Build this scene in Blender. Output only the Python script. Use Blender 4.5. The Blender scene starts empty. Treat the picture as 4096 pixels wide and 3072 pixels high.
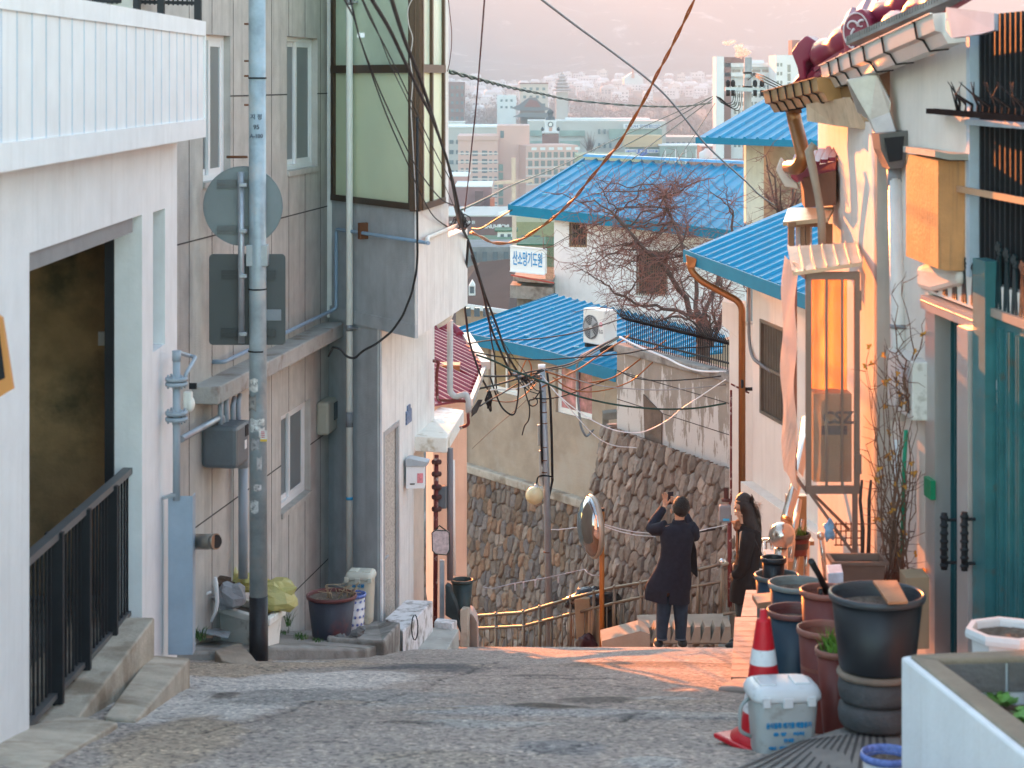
import bpy, bmesh, math, random
import numpy as np
from mathutils import Vector, Matrix, noise as mnoise
R = math.radians
random.seed(7)
C = bpy.context.scene.collection
scene = bpy.context.scene

# ---------------------------------------------------------------- camera, light, exposure
F = 2000.0          # focal length in pixels of a 1024 px wide frame
HY = 80.0           # pixel row of the horizon
cam = bpy.data.objects.new("camera", bpy.data.cameras.new("camera"))
C.objects.link(cam); scene.camera = cam
cam.data.sensor_width = 36; cam.data.lens = F/1024*36
cam.data.shift_y = -(384-HY)/1024
cam.data.clip_start = 0.1; cam.data.clip_end = 30000
cam.rotation_euler = (R(90), 0, 0)
cam.data.dof.use_dof = True; cam.data.dof.focus_distance = 34; cam.data.dof.aperture_fstop = 5
scene.render.resolution_x = 1024; scene.render.resolution_y = 768
SUN_EL, SUN_AZ = 9.5, 12.5      # degrees above the horizon, degrees left of the view
HAZE = 3.2e-4
world = bpy.data.worlds.new("World"); scene.world = world; world.use_nodes = True
wn = world.node_tree; wn.nodes.clear()
sky = wn.nodes.new('ShaderNodeTexSky'); sky.sky_type = 'NISHITA'; sky.sun_disc = False
sky.sun_elevation = R(SUN_EL); sky.sun_rotation = R(-SUN_AZ); sky.air_density = 1.0; sky.dust_density = .4; sky.ozone_density = 1.8
bg = wn.nodes.new('ShaderNodeBackground'); bg.inputs[1].default_value = 0.15
wo = wn.nodes.new('ShaderNodeOutputWorld')
tint = wn.nodes.new('ShaderNodeMix'); tint.data_type = 'RGBA'; tint.blend_type = 'MULTIPLY'; tint.inputs[0].default_value = 1; tint.inputs[7].default_value = (.99,.99,.84,1)
wn.links.new(sky.outputs[0], tint.inputs[6]); wn.links.new(tint.outputs[2], bg.inputs[0]); wn.links.new(bg.outputs[0], wo.inputs[0])
sd = bpy.data.lights.new("sun", 'SUN'); sd.energy = 4.0; sd.angle = R(0.5); sd.color = (1.0, 0.27, 0.055)
sun = bpy.data.objects.new("sun", sd); C.objects.link(sun)
sdir = Vector((-math.sin(R(SUN_AZ))*math.cos(R(SUN_EL)), math.cos(R(SUN_AZ))*math.cos(R(SUN_EL)), math.sin(R(SUN_EL))))
sun.rotation_euler = sdir.to_track_quat('Z', 'Y').to_euler()
scene.view_settings.view_transform = 'Standard'; scene.view_settings.look = 'None'
scene.view_settings.exposure = 3.05; scene.view_settings.gamma = 1
scene.cycles.max_bounces = 6; scene.cycles.volume_bounces = 0; scene.cycles.transparent_max_bounces = 16

# ---------------------------------------------------------------- helpers: points
def v(x, y): return (x/2.16, y/2.16)
def k(c, r, a, b): return (256*c+a/6.4805, 256*r+b/6.4805)
def P(p, Y): return Vector(((p[0]-512)/F*Y, Y, -(p[1]-HY)/F*Y))
def road_z(Y):
    if Y <= 23.8: return -(1.6+.1377*Y+.00334*Y*Y)
    return road_z(23.8)-(Y-23.8)*.75
def on_road(p):
    kk = (p[1]-HY)/F; b = .1377-kk; d = b*b-4*.00334*1.6
    Y = 22. if d < 0 else (-b-math.sqrt(d))/(2*.00334)
    return Vector(((p[0]-512)/F*Y, Y, road_z(Y)))
def ray_plane(p, o, n):
    d = Vector(((p[0]-512)/F, 1, -(p[1]-HY)/F)); t = o.dot(n)/d.dot(n); return d*t
class Wall:
    """vertical plane through (x,y) along direction (dx,dy); side = sign of the normal's x"""
    def __init__(s, x, y, dx, dy, side=1):
        s.o = Vector((x, y, 0)); s.d = Vector((dx, dy, 0)).normalized()
        n = Vector((s.d.y, -s.d.x, 0)); s.n = n if n.x*side > 0 else -n
    def at(s, p, d=0):
        q = ray_plane(p, s.o+s.n*d, s.n); return ((q-s.o).dot(s.d), q.z)
    def p(s, u, h, d=0):
        q = s.o+s.d*u+s.n*d; return Vector((q.x, q.y, h))
    def rect(s, a, b, d=0):
        u0, h0 = s.at(a, d); u1, h1 = s.at(b, d); return (min(u0, u1), max(u0, u1), min(h0, h1), max(h0, h1))

# ---------------------------------------------------------------- helpers: meshes
class MB:
    def __init__(s): s.v = []; s.f = []; s.sm = []; s.mi = []; s.m = 0; s.col = None
    def add(s, vs, fs, smooth=False):
        b = len(s.v); s.v += [tuple(q) for q in vs]
        for f in fs: s.f.append(tuple(b+i for i in f)); s.sm.append(smooth); s.mi.append(s.m)
        return s
    def obox(s, o, a, b, c):
        o = Vector(o); a = Vector(a); b = Vector(b); c = Vector(c)
        vs = [o, o+a, o+a+b, o+b, o+c, o+a+c, o+a+b+c, o+b+c]
        fs = [(0,3,2,1),(4,5,6,7),(0,1,5,4),(1,2,6,5),(2,3,7,6),(3,0,4,7)]
        if a.cross(b).dot(c) < 0: fs = [f[::-1] for f in fs]
        return s.add(vs, fs)
    def box(s, c, sz, rz=0):
        cx, sx = math.cos(rz), math.sin(rz); a = Vector((cx, sx, 0))*sz[0]; b = Vector((-sx, cx, 0))*sz[1]; d = Vector((0,0,sz[2]))
        return s.obox(Vector(c)-a/2-b/2-d/2, a, b, d)
    def wbox(s, W, u0, u1, h0, h1, d0, d1):
        return s.obox(W.p(u0, h0, d0), W.d*(u1-u0), W.n*(d1-d0), Vector((0,0,h1-h0)))
    def bar(s, a, b, w, t=None, up=(0,0,1)):
        a = Vector(a); b = Vector(b); t = t or w; d = (b-a)
        x = d.cross(Vector(up));
        if x.length < 1e-6: x = d.cross(Vector((0,1,0)))
        x = x.normalized(); y = d.cross(x).normalized()
        return s.obox(a-x*w/2-y*t/2, x*w, y*t, d)
    def tube(s, pts, r, n=8, caps=True, smooth=True):
        pts = [Vector(q) for q in pts]; m = len(pts); rr = r if hasattr(r, '__len__') else [r]*m
        vs = []; fs = []; pu = None
        for i, q in enumerate(pts):
            t = (pts[min(i+1, m-1)]-pts[max(i-1, 0)])
            if t.length < 1e-9: t = Vector((0,0,1))
            t.normalize()
            u = pu-t*pu.dot(t) if pu is not None else t.cross(Vector((.13,.2,1)) if abs(t.z) < .9 else Vector((1,0,0)))
            if u.length < 1e-6: u = t.orthogonal()
            u.normalize(); w = t.cross(u); pu = u
            for j in range(n):
                a = 2*math.pi*j/n; vs.append(q+(u*math.cos(a)+w*math.sin(a))*rr[i])
        for i in range(m-1):
            for j in range(n): fs.append((i*n+j, i*n+(j+1)%n, (i+1)*n+(j+1)%n, (i+1)*n+j))
        s.add(vs, fs, smooth)
        if caps:
            b = len(s.v)-len(vs)
            s.f += [tuple(b+j for j in range(n))[::-1], tuple(b+(m-1)*n+j for j in range(n))]; s.sm += [False]*2; s.mi += [s.m]*2
        return s
    def lathe(s, c, prof, n=28, squash=1, rz=0, poly=None):
        c = Vector(c); vs = []; fs = []; m = len(prof)
        for r, z in prof:
            for j in range(n):
                a = 2*math.pi*j/n; x, y = r*math.cos(a), r*math.sin(a)*squash
                vs.append(c+Vector((x*math.cos(rz)-y*math.sin(rz), x*math.sin(rz)+y*math.cos(rz), z)))
        for i in range(m-1):
            for j in range(n): fs.append((i*n+j, i*n+(j+1)%n, (i+1)*n+(j+1)%n, (i+1)*n+j))
        return s.add(vs, fs, n > 12)
    def prism(s, pts, vec):
        pts = [Vector(q) for q in pts]; vec = Vector(vec); n = len(pts); nn = Vector((0,0,0))
        for i in range(n): nn += pts[i].cross(pts[(i+1)%n])
        if nn.dot(vec) > 0: pts = pts[::-1]
        vs = pts+[q+vec for q in pts]
        fs = [tuple(range(n)), tuple(range(n, 2*n))[::-1]]+[(i, i+n, (i+1)%n+n, (i+1)%n) for i in range(n)]
        return s.add(vs, fs)
    def poly(s, pts): return s.add(pts, [tuple(range(len(pts)))])
    def grid(s, fn, nu, nv, smooth=True):
        vs = [fn(i/nu, j/nv) for j in range(nv+1) for i in range(nu+1)]; w = nu+1
        return s.add(vs, [(j*w+i, j*w+i+1, (j+1)*w+i+1, (j+1)*w+i) for j in range(nv) for i in range(nu)], smooth)
    def ball(s, c, r, n=16, m=10, rot=None):
        c = Vector(c); r = (r,)*3 if not hasattr(r, '__len__') else r; vs = []
        for i in range(m+1):
            t = math.pi*i/m
            for j in range(n):
                a = 2*math.pi*j/n; q = Vector((r[0]*math.sin(t)*math.cos(a), r[1]*math.sin(t)*math.sin(a), r[2]*math.cos(t)))
                if rot: q = rot @ q
                vs.append(c+q)
        return s.add(vs, [(i*n+j, (i+1)*n+j, (i+1)*n+(j+1)%n, i*n+(j+1)%n) for i in range(m) for j in range(n)], True)
    def wslab(s, W, u0, u1, h0, h1, holes=(), t=.2, htop=None):
        us = sorted({u0, u1, *[q for h in holes for q in h[:2]]}); hs = sorted({h0, h1, *[q for h in holes for q in h[2:]]})
        us = [q for q in us if u0 <= q <= u1]; hs = [q for q in hs if h0 <= q <= h1]
        def solid(i, j):
            if i < 0 or j < 0 or i >= len(us)-1 or j >= len(hs)-1: return False
            a = (us[i]+us[i+1])/2; b = (hs[j]+hs[j+1])/2
            return not any(q[0] < a < q[1] and q[2] < b < q[3] for q in holes)
        fl = W.d.cross(Vector((0,0,1))).dot(W.n) < 0
        def add(q): s.add(q if not fl else q[::-1], [(0,1,2,3)])
        for i in range(len(us)-1):
            for j in range(len(hs)-1):
                if not solid(i, j): continue
                a, b, c, d = us[i], us[i+1], hs[j], hs[j+1]
                add([W.p(a,c), W.p(b,c), W.p(b,d), W.p(a,d)]); add([W.p(a,d,-t), W.p(b,d,-t), W.p(b,c,-t), W.p(a,c,-t)])
                if not solid(i-1, j): add([W.p(a,c,-t), W.p(a,c), W.p(a,d), W.p(a,d,-t)])
                if not solid(i+1, j): add([W.p(b,c), W.p(b,c,-t), W.p(b,d,-t), W.p(b,d)])
                if not solid(i, j-1): add([W.p(a,c,-t), W.p(b,c,-t), W.p(b,c), W.p(a,c)])
                if not solid(i, j+1): add([W.p(a,d), W.p(b,d), W.p(b,d,-t), W.p(a,d,-t)])
        return s

WL = {}
def mesh_obj(name, mb, mats, origin):
    me = bpy.data.meshes.new(name); o = Vector(origin)
    me.from_pydata([(q[0]-o.x, q[1]-o.y, q[2]-o.z) for q in mb.v], [], mb.f)
    me.polygons.foreach_set('use_smooth', mb.sm)
    if not isinstance(mats, (list, tuple)): mats = [mats]
    for m in mats: me.materials.append(m)
    if len(mats) > 1: me.polygons.foreach_set('material_index', mb.mi)
    if mb.col is not None:
        at = me.color_attributes.new('Col', 'FLOAT_COLOR', 'POINT'); at.data.foreach_set('color', np.asarray(mb.col, dtype=np.float32).ravel())
    me.update(); ob = bpy.data.objects.new(name, me); C.objects.link(ob); return ob
def bevel(o, w, seg=2):
    if w:
        m = o.modifiers.new('bevel', 'BEVEL'); m.width = w; m.segments = seg; m.limit_method = 'ANGLE'; m.angle_limit = R(40)
    return o
def props(o, label, cat, group, kind=None):
    if label: o['label'] = label
    if cat: o['category'] = cat
    if group: o['group'] = group
    if kind: o['kind'] = kind
    return o
def thing(name, label, cat, loc, group=None):
    o = bpy.data.objects.new(name, None); C.objects.link(o); o.location = loc; o.empty_display_size = .1
    WL[o.name] = Vector(loc); return props(o, label, cat, group)
def part(par, name, mb, mats, label=None, bev=0):
    o = mesh_obj(name, mb, mats, WL[par.name]); o.parent = par; WL[o.name] = WL[par.name]
    if label: o['label'] = label
    return bevel(o, bev)
def single(name, label, cat, mb, mats, group=None, bev=0, kind=None):
    a = np.array(mb.v); lo = a.min(0); hi = a.max(0); org = Vector(((lo[0]+hi[0])/2, (lo[1]+hi[1])/2, lo[2]))
    o = mesh_obj(name, mb, mats, org); o.location = org; WL[o.name] = org
    return bevel(props(o, label, cat, group, kind), bev)
def struct(name, mb, mats, kind='structure'):
    o = mesh_obj(name, mb, mats, (0,0,0)); WL[o.name] = Vector((0,0,0)); o['kind'] = kind; return o
def dup(root, loc, rz=0, label=None, group=None, scale=1):
    r = root.copy(); C.objects.link(r); r.location = loc; r.rotation_euler = (0,0,rz); r.scale = (scale,)*3
    if label: r['label'] = label
    if group: r['group'] = group
    for ch in list(root.children):
        c = ch.copy(); C.objects.link(c); c.parent = r
        for g in ch.children: d = g.copy(); C.objects.link(d); d.parent = c
    return r
def text_mesh(txt, size, bold=0.0, ext=0.001, font=None):
    cu = bpy.data.curves.new('lettering', 'FONT'); cu.body = txt; cu.size = size; cu.extrude = ext; cu.offset = bold
    cu.align_x = 'CENTER'; cu.align_y = 'CENTER'; cu.resolution_u = 3
    ob = bpy.data.objects.new('lettering', cu); C.objects.link(ob)
    bpy.context.view_layer.update()
    me = bpy.data.meshes.new_from_object(ob.evaluated_get(bpy.context.evaluated_depsgraph_get()))
    bpy.data.objects.remove(ob); bpy.data.curves.remove(cu)
    vs = [tuple(q.co) for q in me.vertices]; fs = [tuple(p.vertices) for p in me.polygons]; bpy.data.meshes.remove(me)
    return vs, fs
def letter(mb, txt, c, ux, uz, size, bold=0.0, ext=0.001, width=None):
    """add text centred at c, reading along ux, up along uz"""
    vs, fs = text_mesh(txt, size, bold, ext); ux = Vector(ux).normalized(); uz = Vector(uz).normalized(); n = ux.cross(uz)
    sx = 1
    if width and vs:
        w = max(q[0] for q in vs)-min(q[0] for q in vs); sx = width/w
    return mb.add([Vector(c)+ux*(q[0]*sx)+uz*q[1]+n*q[2] for q in vs], fs)

# ---------------------------------------------------------------- materials
def lin(c):
    c = c/255.; return c/12.92 if c <= .04045 else ((c+.055)/1.055)**2.4
def rgb(*c): return tuple(lin(x) for x in c)+(1,)
_M = {}
def mat(name, col, rough=.75, metal=0, var=.12, scale=4, bump=.15, bscale=40, stain=None, samt=.5, sscale=3, streak=0, spec=.35, alpha=None, trans=0, attr=None, emit=None, detail=6):
    if name in _M: return _M[name]
    assert col, name
    m = bpy.data.materials.new(name); m.use_nodes = True; nt = m.node_tree; N = nt.nodes; L = nt.links
    b = N['Principled BSDF']; b.inputs['Roughness'].default_value = rough; b.inputs['Metallic'].default_value = metal
    b.inputs['Specular IOR Level'].default_value = spec; b.inputs['Transmission Weight'].default_value = trans
    tc = N.new('ShaderNodeTexCoord'); src = tc.outputs['Object']
    def noise(sc, de=detail, vec=None, stretch=None):
        n = N.new('ShaderNodeTexNoise'); n.inputs['Scale'].default_value = sc; n.inputs['Detail'].default_value = de; n.inputs['Roughness'].default_value = .6
        if stretch:
            mp = N.new('ShaderNodeMapping'); mp.inputs['Scale'].default_value = stretch; L.new(src, mp.inputs[0]); L.new(mp.outputs[0], n.inputs['Vector'])
        else: L.new(src, n.inputs['Vector'])
        return n.outputs[0]
    def mix(f, a, c, t='MIX'):
        x = N.new('ShaderNodeMix'); x.data_type = 'RGBA'; x.blend_type = t
        if isinstance(f, float): x.inputs[0].default_value = f
        else: L.new(f, x.inputs[0])
        for i, q in ((6, a), (7, c)):
            if isinstance(q, tuple): x.inputs[i].default_value = q
            else: L.new(q, x.inputs[i])
        return x.outputs[2]
    def ramp(f, lo, hi):
        r = N.new('ShaderNodeMapRange'); r.inputs[1].default_value = lo; r.inputs[2].default_value = hi; L.new(f, r.inputs[0]); return r.outputs[0]
    c = col
    if attr:
        a = N.new('ShaderNodeVertexColor'); a.layer_name = attr; c = a.outputs[0]
    if var:
        f = ramp(noise(scale), .3, .7)
        if isinstance(c, tuple):
            c = mix(f, tuple(q*(1-var) for q in c[:3])+(1,), tuple(min(1, q*(1+var)) for q in c[:3])+(1,))
        else:
            c = mix(1.0, c, mix(f, (1-var,)*3+(1,), (1+var,)*3+(1,)), 'MULTIPLY')
    if stain:
        f = ramp(noise(sscale, 8), .62-.25*samt, .75-.2*samt); c = mix(f, c, stain) if not streak else c
    if streak:
        f = ramp(noise(sscale, 6, stretch=(6, 6, .35)), .5, .8); fm = N.new('ShaderNodeMath'); fm.operation = 'MULTIPLY'; fm.inputs[1].default_value = streak; L.new(f, fm.inputs[0])
        c = mix(fm.outputs[0], c, stain or (.1,.09,.08,1))
    if isinstance(c, tuple): b.inputs['Base Color'].default_value = c
    else: L.new(c, b.inputs['Base Color'])
    if bump:
        bn = N.new('ShaderNodeBump'); bn.inputs['Strength'].default_value = bump; bn.inputs['Distance'].default_value = .02
        L.new(noise(bscale, 4), bn.inputs['Height']); L.new(bn.outputs[0], b.inputs['Normal'])
    if alpha is not None: b.inputs['Alpha'].default_value = alpha
    if emit: b.inputs['Emission Color'].default_value = emit[0]; b.inputs['Emission Strength'].default_value = emit[1]
    _M[name] = m; return m
def pipe_bend(pts, rad=.06, n=4):
    """round the corners of a polyline"""
    pts = [Vector(q) for q in pts]; out = [pts[0]]
    for i in range(1, len(pts)-1):
        a, b, c = pts[i-1], pts[i], pts[i+1]; da = (a-b); dc = (c-b); r = min(rad, da.length*.45, dc.length*.45)
        p0 = b+da.normalized()*r; p1 = b+dc.normalized()*r
        for j in range(n+1):
            t = j/n; out.append(p0*(1-t)**2+b*2*t*(1-t)+p1*t*t)
    return out+[pts[-1]]
def sag(a, b, s, n=16):
    a = Vector(a); b = Vector(b); return [a.lerp(b, i/n)-Vector((0,0,4*s*(i/n)*(1-i/n))) for i in range(n+1)]

WHITE = mat('white_paint', (.74,.75,.76,1), .6, var=.06, stain=(.42,.40,.37,1), streak=.25, sscale=2, bump=.12, bscale=25)
WHITE2 = mat('old_white_plaster', (.70,.69,.67,1), .7, var=.08, stain=(.3,.28,.26,1), streak=.5, sscale=2.5, bump=.2, bscale=30)
GREYR = mat('grey_roughcast', (.47,.45,.42,1), .9, var=.14, stain=(.16,.15,.14,1), streak=.45, sscale=1.5, bump=.5, bscale=90)
GREYD = mat('dark_grey_roughcast', (.47,.49,.52,1), .9, var=.14, stain=(.3,.3,.31,1), streak=.4, sscale=1.5, bump=.5, bscale=90)
JOINT = mat('panel_joint', (.06,.055,.055,1), .9, var=0, bump=0)
CONC = mat('concrete', (.27,.26,.24,1), .9, var=.22, scale=5, stain=(.13,.115,.10,1), samt=.5, sscale=3, bump=.4, bscale=35)
CONCL = mat('worn_concrete', (.42,.37,.30,1), .9, var=.2, scale=5, stain=(.22,.17,.12,1), samt=.5, sscale=2, bump=.4, bscale=35)
STEEL = mat('galvanised_steel', (.36,.40,.44,1), .45, .6, var=.2, scale=6, bump=.08)
PIPEG = mat('grey_pipe_paint', (.30,.36,.42,1), .45, 0, var=.1, bump=.05)
DARKM = mat('black_iron', (.018,.019,.022,1), .65, 0, var=.2, bump=.1, spec=.2)
PVC = mat('ivory_pvc', (.76,.74,.69,1), .4, 0, var=.08, stain=(.3,.28,.25,1), streak=.3, bump=.02)
BROWNF = mat('brown_aluminium', (.075,.045,.028,1), .4, .2, var=.1, bump=.03)
FRAMEW = mat('white_window_frame', (.72,.73,.74,1), .4, var=.05, bump=0)
GLASSD = mat('dark_window_glass', (.05,.06,.065,1), .08, 0, var=.2, scale=1, bump=0, spec=.8)
GLASSF = mat('frosted_window_glass', (.16,.18,.19,1), .35, 0, var=.1, scale=2, bump=0, spec=.6)
ORANGE = mat('brown_copper_gutter', (.25,.105,.035,1), .35, .35, var=.15, bump=.04)
BLUER = mat('blue_metal_roof', (.0,.21,.37,1), .5, .0, var=.12, scale=2, bump=.03, bscale=6, spec=.10, stain=(.02,.17,.28,1), samt=.3)
BLUEF = mat('blue_fascia', (.0,.17,.29,1), .5, 0, var=.08, bump=.02, spec=.2)
REDR = mat('burgundy_metal_roof', (.20,.012,.035,1), .4, 0, var=.12, scale=3, bump=.04, spec=.5)
SOIL = mat('soil', (.07,.055,.042,1), .95, var=.4, scale=30, bump=1.0, bscale=60)
RUST = mat('rust', (.16,.06,.025,1), .8, var=.3, bump=.2)
BLACKC = mat('black_rubber', (.015,.015,.016,1), .6, var=.15, bump=.05)
# ================================================================ ground, road, kerbs
def vnoise(x, y, sc, seed=0, octv=3):
    x = np.asarray(x, float)/sc; y = np.asarray(y, float)/sc; out = 0; amp = 1; tot = 0
    rs = np.random.RandomState(seed); tab = rs.rand(256, 256)
    for o in range(octv):
        xi = np.floor(x).astype(int); yi = np.floor(y).astype(int); fx = x-xi; fy = y-yi; fx = fx*fx*(3-2*fx); fy = fy*fy*(3-2*fy)
        g = lambda a, b: tab[a % 256, b % 256]
        out = out+amp*((g(xi,yi)*(1-fx)+g(xi+1,yi)*fx)*(1-fy)+(g(xi,yi+1)*(1-fx)+g(xi+1,yi+1)*fx)*fy); tot += amp; amp *= .5; x = x*2.03+7; y = y*2.03+3
    return out/tot
def grid_mb(X, Y, Z, col=None):
    mb = MB(); nv, nu = X.shape; mb.v = np.stack([X, Y, Z], -1).reshape(-1, 3).tolist()
    i, j = np.meshgrid(np.arange(nu-1), np.arange(nv-1)); a = (j*nu+i).ravel()
    mb.f = np.stack([a, a+1, a+nu+1, a+nu], -1).tolist(); mb.sm = [True]*len(mb.f); mb.mi = [0]*len(mb.f)
    if col is not None: mb.col = col.reshape(-1, 4)
    return mb
rz = np.vectorize(road_z)
# road
X, Y = np.meshgrid(np.linspace(-3.3, 3.6, 230), np.linspace(4.5, 25, 520))
Z = rz(Y)+(vnoise(X, Y, .9, 1)-.5)*.035+(vnoise(X, Y, .12, 2)-.5)*.006
Z += np.clip((-1.9-X)*.05, 0, .1)
base = np.array([.36,.315,.28]); n1 = vnoise(X, Y, .7, 5, 4)[..., None]; n2 = vnoise(X, Y, .16, 6, 4)[..., None]
col = base*(.78+.4*n1)*(.85+.3*n2)
def blob(px, py, rx, ry, c, soft=.25, seed=9):
    global col, Z
    q = on_road((px, py)); e = np.sqrt(((X-q.x)/rx)**2+((Y-q.y)/ry)**2)+(vnoise(X, Y, .35, seed, 4)-.5)*.9
    m = np.clip((1-e)/soft, 0, 1)[..., None]; col = col*(1-m)+np.array(c)*(.85+.3*n2)*m; Z = Z+m[..., 0]*.008
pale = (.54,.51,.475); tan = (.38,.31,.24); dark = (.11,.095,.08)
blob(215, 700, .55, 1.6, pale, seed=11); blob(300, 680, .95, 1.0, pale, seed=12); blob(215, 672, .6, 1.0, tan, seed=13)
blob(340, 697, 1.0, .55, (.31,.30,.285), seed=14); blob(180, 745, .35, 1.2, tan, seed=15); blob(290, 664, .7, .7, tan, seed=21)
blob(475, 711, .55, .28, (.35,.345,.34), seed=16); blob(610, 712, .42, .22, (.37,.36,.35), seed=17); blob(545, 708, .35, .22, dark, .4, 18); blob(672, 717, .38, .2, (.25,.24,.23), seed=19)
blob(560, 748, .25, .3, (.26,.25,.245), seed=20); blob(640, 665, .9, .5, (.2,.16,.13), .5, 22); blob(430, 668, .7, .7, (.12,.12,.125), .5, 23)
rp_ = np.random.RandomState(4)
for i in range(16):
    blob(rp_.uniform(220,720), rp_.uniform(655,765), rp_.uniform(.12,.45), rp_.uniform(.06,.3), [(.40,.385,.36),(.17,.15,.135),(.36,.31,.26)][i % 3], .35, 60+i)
# cracks
for pts in ([(345,697),(368,703),(385,700),(405,694),(440,694)], [(620,722),(640,712),(663,713)], [(500,660),(470,672),(440,680),(425,690)], [(200,735),(260,722),(300,705),(330,700)], [(520,690),(600,684),(660,690),(720,684)], [(380,760),(450,752),(520,757),(600,745)], [(250,668),(275,672),(320,668)]):
    w = [on_road(q) for q in pts]
    for a, b in zip(w[:-1], w[1:]):
        d = b-a; t = np.clip(((X-a.x)*d.x+(Y-a.y)*d.y)/(d.x**2+d.y**2), 0, 1)
        dist = np.hypot(X-a.x-t*d.x, Y-a.y-t*d.y)+(vnoise(X, Y, .1, 31)-.5)*.04
        m = np.clip(1-dist/.025, 0, 1)[..., None]; col = col*(1-.7*m); Z = Z-m[..., 0]*.012
col = np.concatenate([np.clip(col, 0.01, .8), np.ones(col.shape[:2]+(1,))], -1)
ROADM = mat('road_asphalt', (.15,.14,.14,1), .92, var=.12, scale=9, bump=.6, bscale=110, attr='Col')
nt = ROADM.node_tree; b = nt.nodes['Principled BSDF']; src = b.inputs['Base Color'].links[0].from_socket
vo = nt.nodes.new('ShaderNodeTexVoronoi'); vo.inputs['Scale'].default_value = 48; tcn = [n for n in nt.nodes if n.type == 'TEX_COORD'][0]
nt.links.new(tcn.outputs['Object'], vo.inputs['Vector'])
sp = nt.nodes.new('ShaderNodeSeparateColor'); nt.links.new(vo.outputs['Color'], sp.inputs[0])
rp = nt.nodes.new('ShaderNodeValToRGB'); rp.color_ramp.elements[0].color = (.30,.31,.35,1); rp.color_ramp.elements[0].position = .10
e = rp.color_ramp.elements.new(.35); e.color = (.95,.95,.95,1); e = rp.color_ramp.elements.new(.85); e.color = (1.05,1.05,1.05,1); rp.color_ramp.elements[-1].color = (2.0,1.9,1.75,1)
nt.links.new(sp.outputs[0], rp.inputs[0])
mx = nt.nodes.new('ShaderNodeMix'); mx.data_type = 'RGBA'; mx.blend_type = 'MULTIPLY'; mx.inputs[0].default_value = .85
nt.links.new(src, mx.inputs[6]); nt.links.new(rp.outputs[0], mx.inputs[7]); nt.links.new(mx.outputs[2], b.inputs['Base Color'])
struct('road', grid_mb(X, Y, Z, col), ROADM)

def slab(pts, depth=1.0): return MB().prism(pts, (0,0,-depth))
def R3(x, y, dz=0): return Vector((x, y, road_z(y)+dz))
# left pavement by the grey building
pav = MB().prism([R3(-3.0,15.2,.1), R3(-2.2,15.9,.1), R3(-1.98,16.3,.11), R3(-1.25,17.0,.07), R3(-1.06,18.55,.09), R3(-1.06,18.62,.2), R3(-1.25,19.6,.2), R3(-2.0,20.8,.2), R3(-3.4,16,.2)], (0,0,-.8))
pav.prism([R3(-1.62,17.5,.16), R3(-1.12,17.5,.12), R3(-1.04,18.57,.28), R3(-1.3,19.45,.28), R3(-1.75,19.2,.24)], (0,0,-.6))
struct('pavement', pav, CONC).name = 'pavement'
bevel(bpy.data.objects['pavement'], .02)
# terrain under and behind: one sheet to the horizon
def ground_z(x, y):
    pts = [(-50,-1.5),(0,-2.0),(9,-3.6),(23,-7.2),(25,-9.2),(30,-13.0),(60,-22),(130,-40),(300,-56),(900,-60),(1600,-58),(2300,-45),(3000,-18),(3500,15),(3850,55),(4050,140),(4350,235),(5200,240),(9000,240)]
    return np.interp(y, [p[0] for p in pts], [p[1] for p in pts])
ys = np.concatenate([np.linspace(-50, 60, 56), np.geomspace(62, 2950, 120), np.linspace(3000, 4700, 130), np.geomspace(4800, 9000, 12)]); xs = np.linspace(-1, 1, 161)
YY = np.repeat(ys[:, None], 161, 1); XX = xs[None, :]*(40+YY.clip(0)*.75)
hm = np.clip((YY-3000)/900, 0, 1)
GZ = ground_z(XX, YY)+hm*((vnoise(XX, YY, 700, 41, 5)-.5)*120+(vnoise(XX, YY*.6, 170, 44, 4)-.5)*90)+np.clip((YY-300)/1500, 0, 1)*(vnoise(XX, YY, 420, 42)-.5)*22
GZ = np.clip(np.where(YY > 5000, np.minimum(GZ, 240), GZ), -73, 252)
GM = mat('hillside', (.085,.070,.055,1), .95, var=.35, scale=.004, bump=0, stain=(.55,.50,.46,1), samt=.12, sscale=.016)
struct('ground', grid_mb(XX, YY, GZ), GM)
# unseen ridge, added to shade the valley but not the near hill
mx_, my_ = np.meshgrid(np.linspace(-2300, 200, 240), np.linspace(1500, 2750, 120))
prof = np.interp(mx_, [-2300,-1800,-1400,-1050,-700,-330,-280,-225,-170,-135,200], [90,230,270,310,335,335,300,200,60,-75,-75])
env = np.exp(-((my_-2100-(vnoise(mx_, my_, 900, 61)-.5)*60)/300)**2)
mz_ = -70+(prof+70)*env+(vnoise(mx_, my_, 130, 62, 5)-.5)*50*env*(1-np.exp(-((my_-2100)/80)**2))
struct('added_shade_ridge', grid_mb(mx_, my_, np.clip(mz_, -72, 490)), GM)

# ================================================================ white building, near left
WW = Wall(-2.395, 14.3, .0115, 1)
IN = mat('stained_stairwell_wall', (.42,.27,.14,1), .9, var=.5, scale=1.3, stain=(.12,.10,.06,1), samt=.6, sscale=1.2, bump=.2)
u1 = WW.at((177,140))[0]; u0 = u1-8
oa = WW.rect((29.3,253), (142,600)); slot = WW.rect((153,213), (165.5,342))
uo0, uo1 = WW.at((29.3,253))[0], WW.at((142,214.5))[0]; ho = -.876
us0, us1 = WW.at((153,213))[0], WW.at((165,209))[0]; hs1 = WW.at((160,210))[1]; hs0 = WW.at((158,349))[1]
wb = thing('white_building', 'white painted building with a dark stairwell opening behind black railings', 'building', WW.p(u0, -3.6))
m = MB().wslab(WW, u0, u1, -4.6, -.22, [(uo0, uo1, -4.6, ho), (us0, us1, hs0, hs1)], .18)
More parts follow.
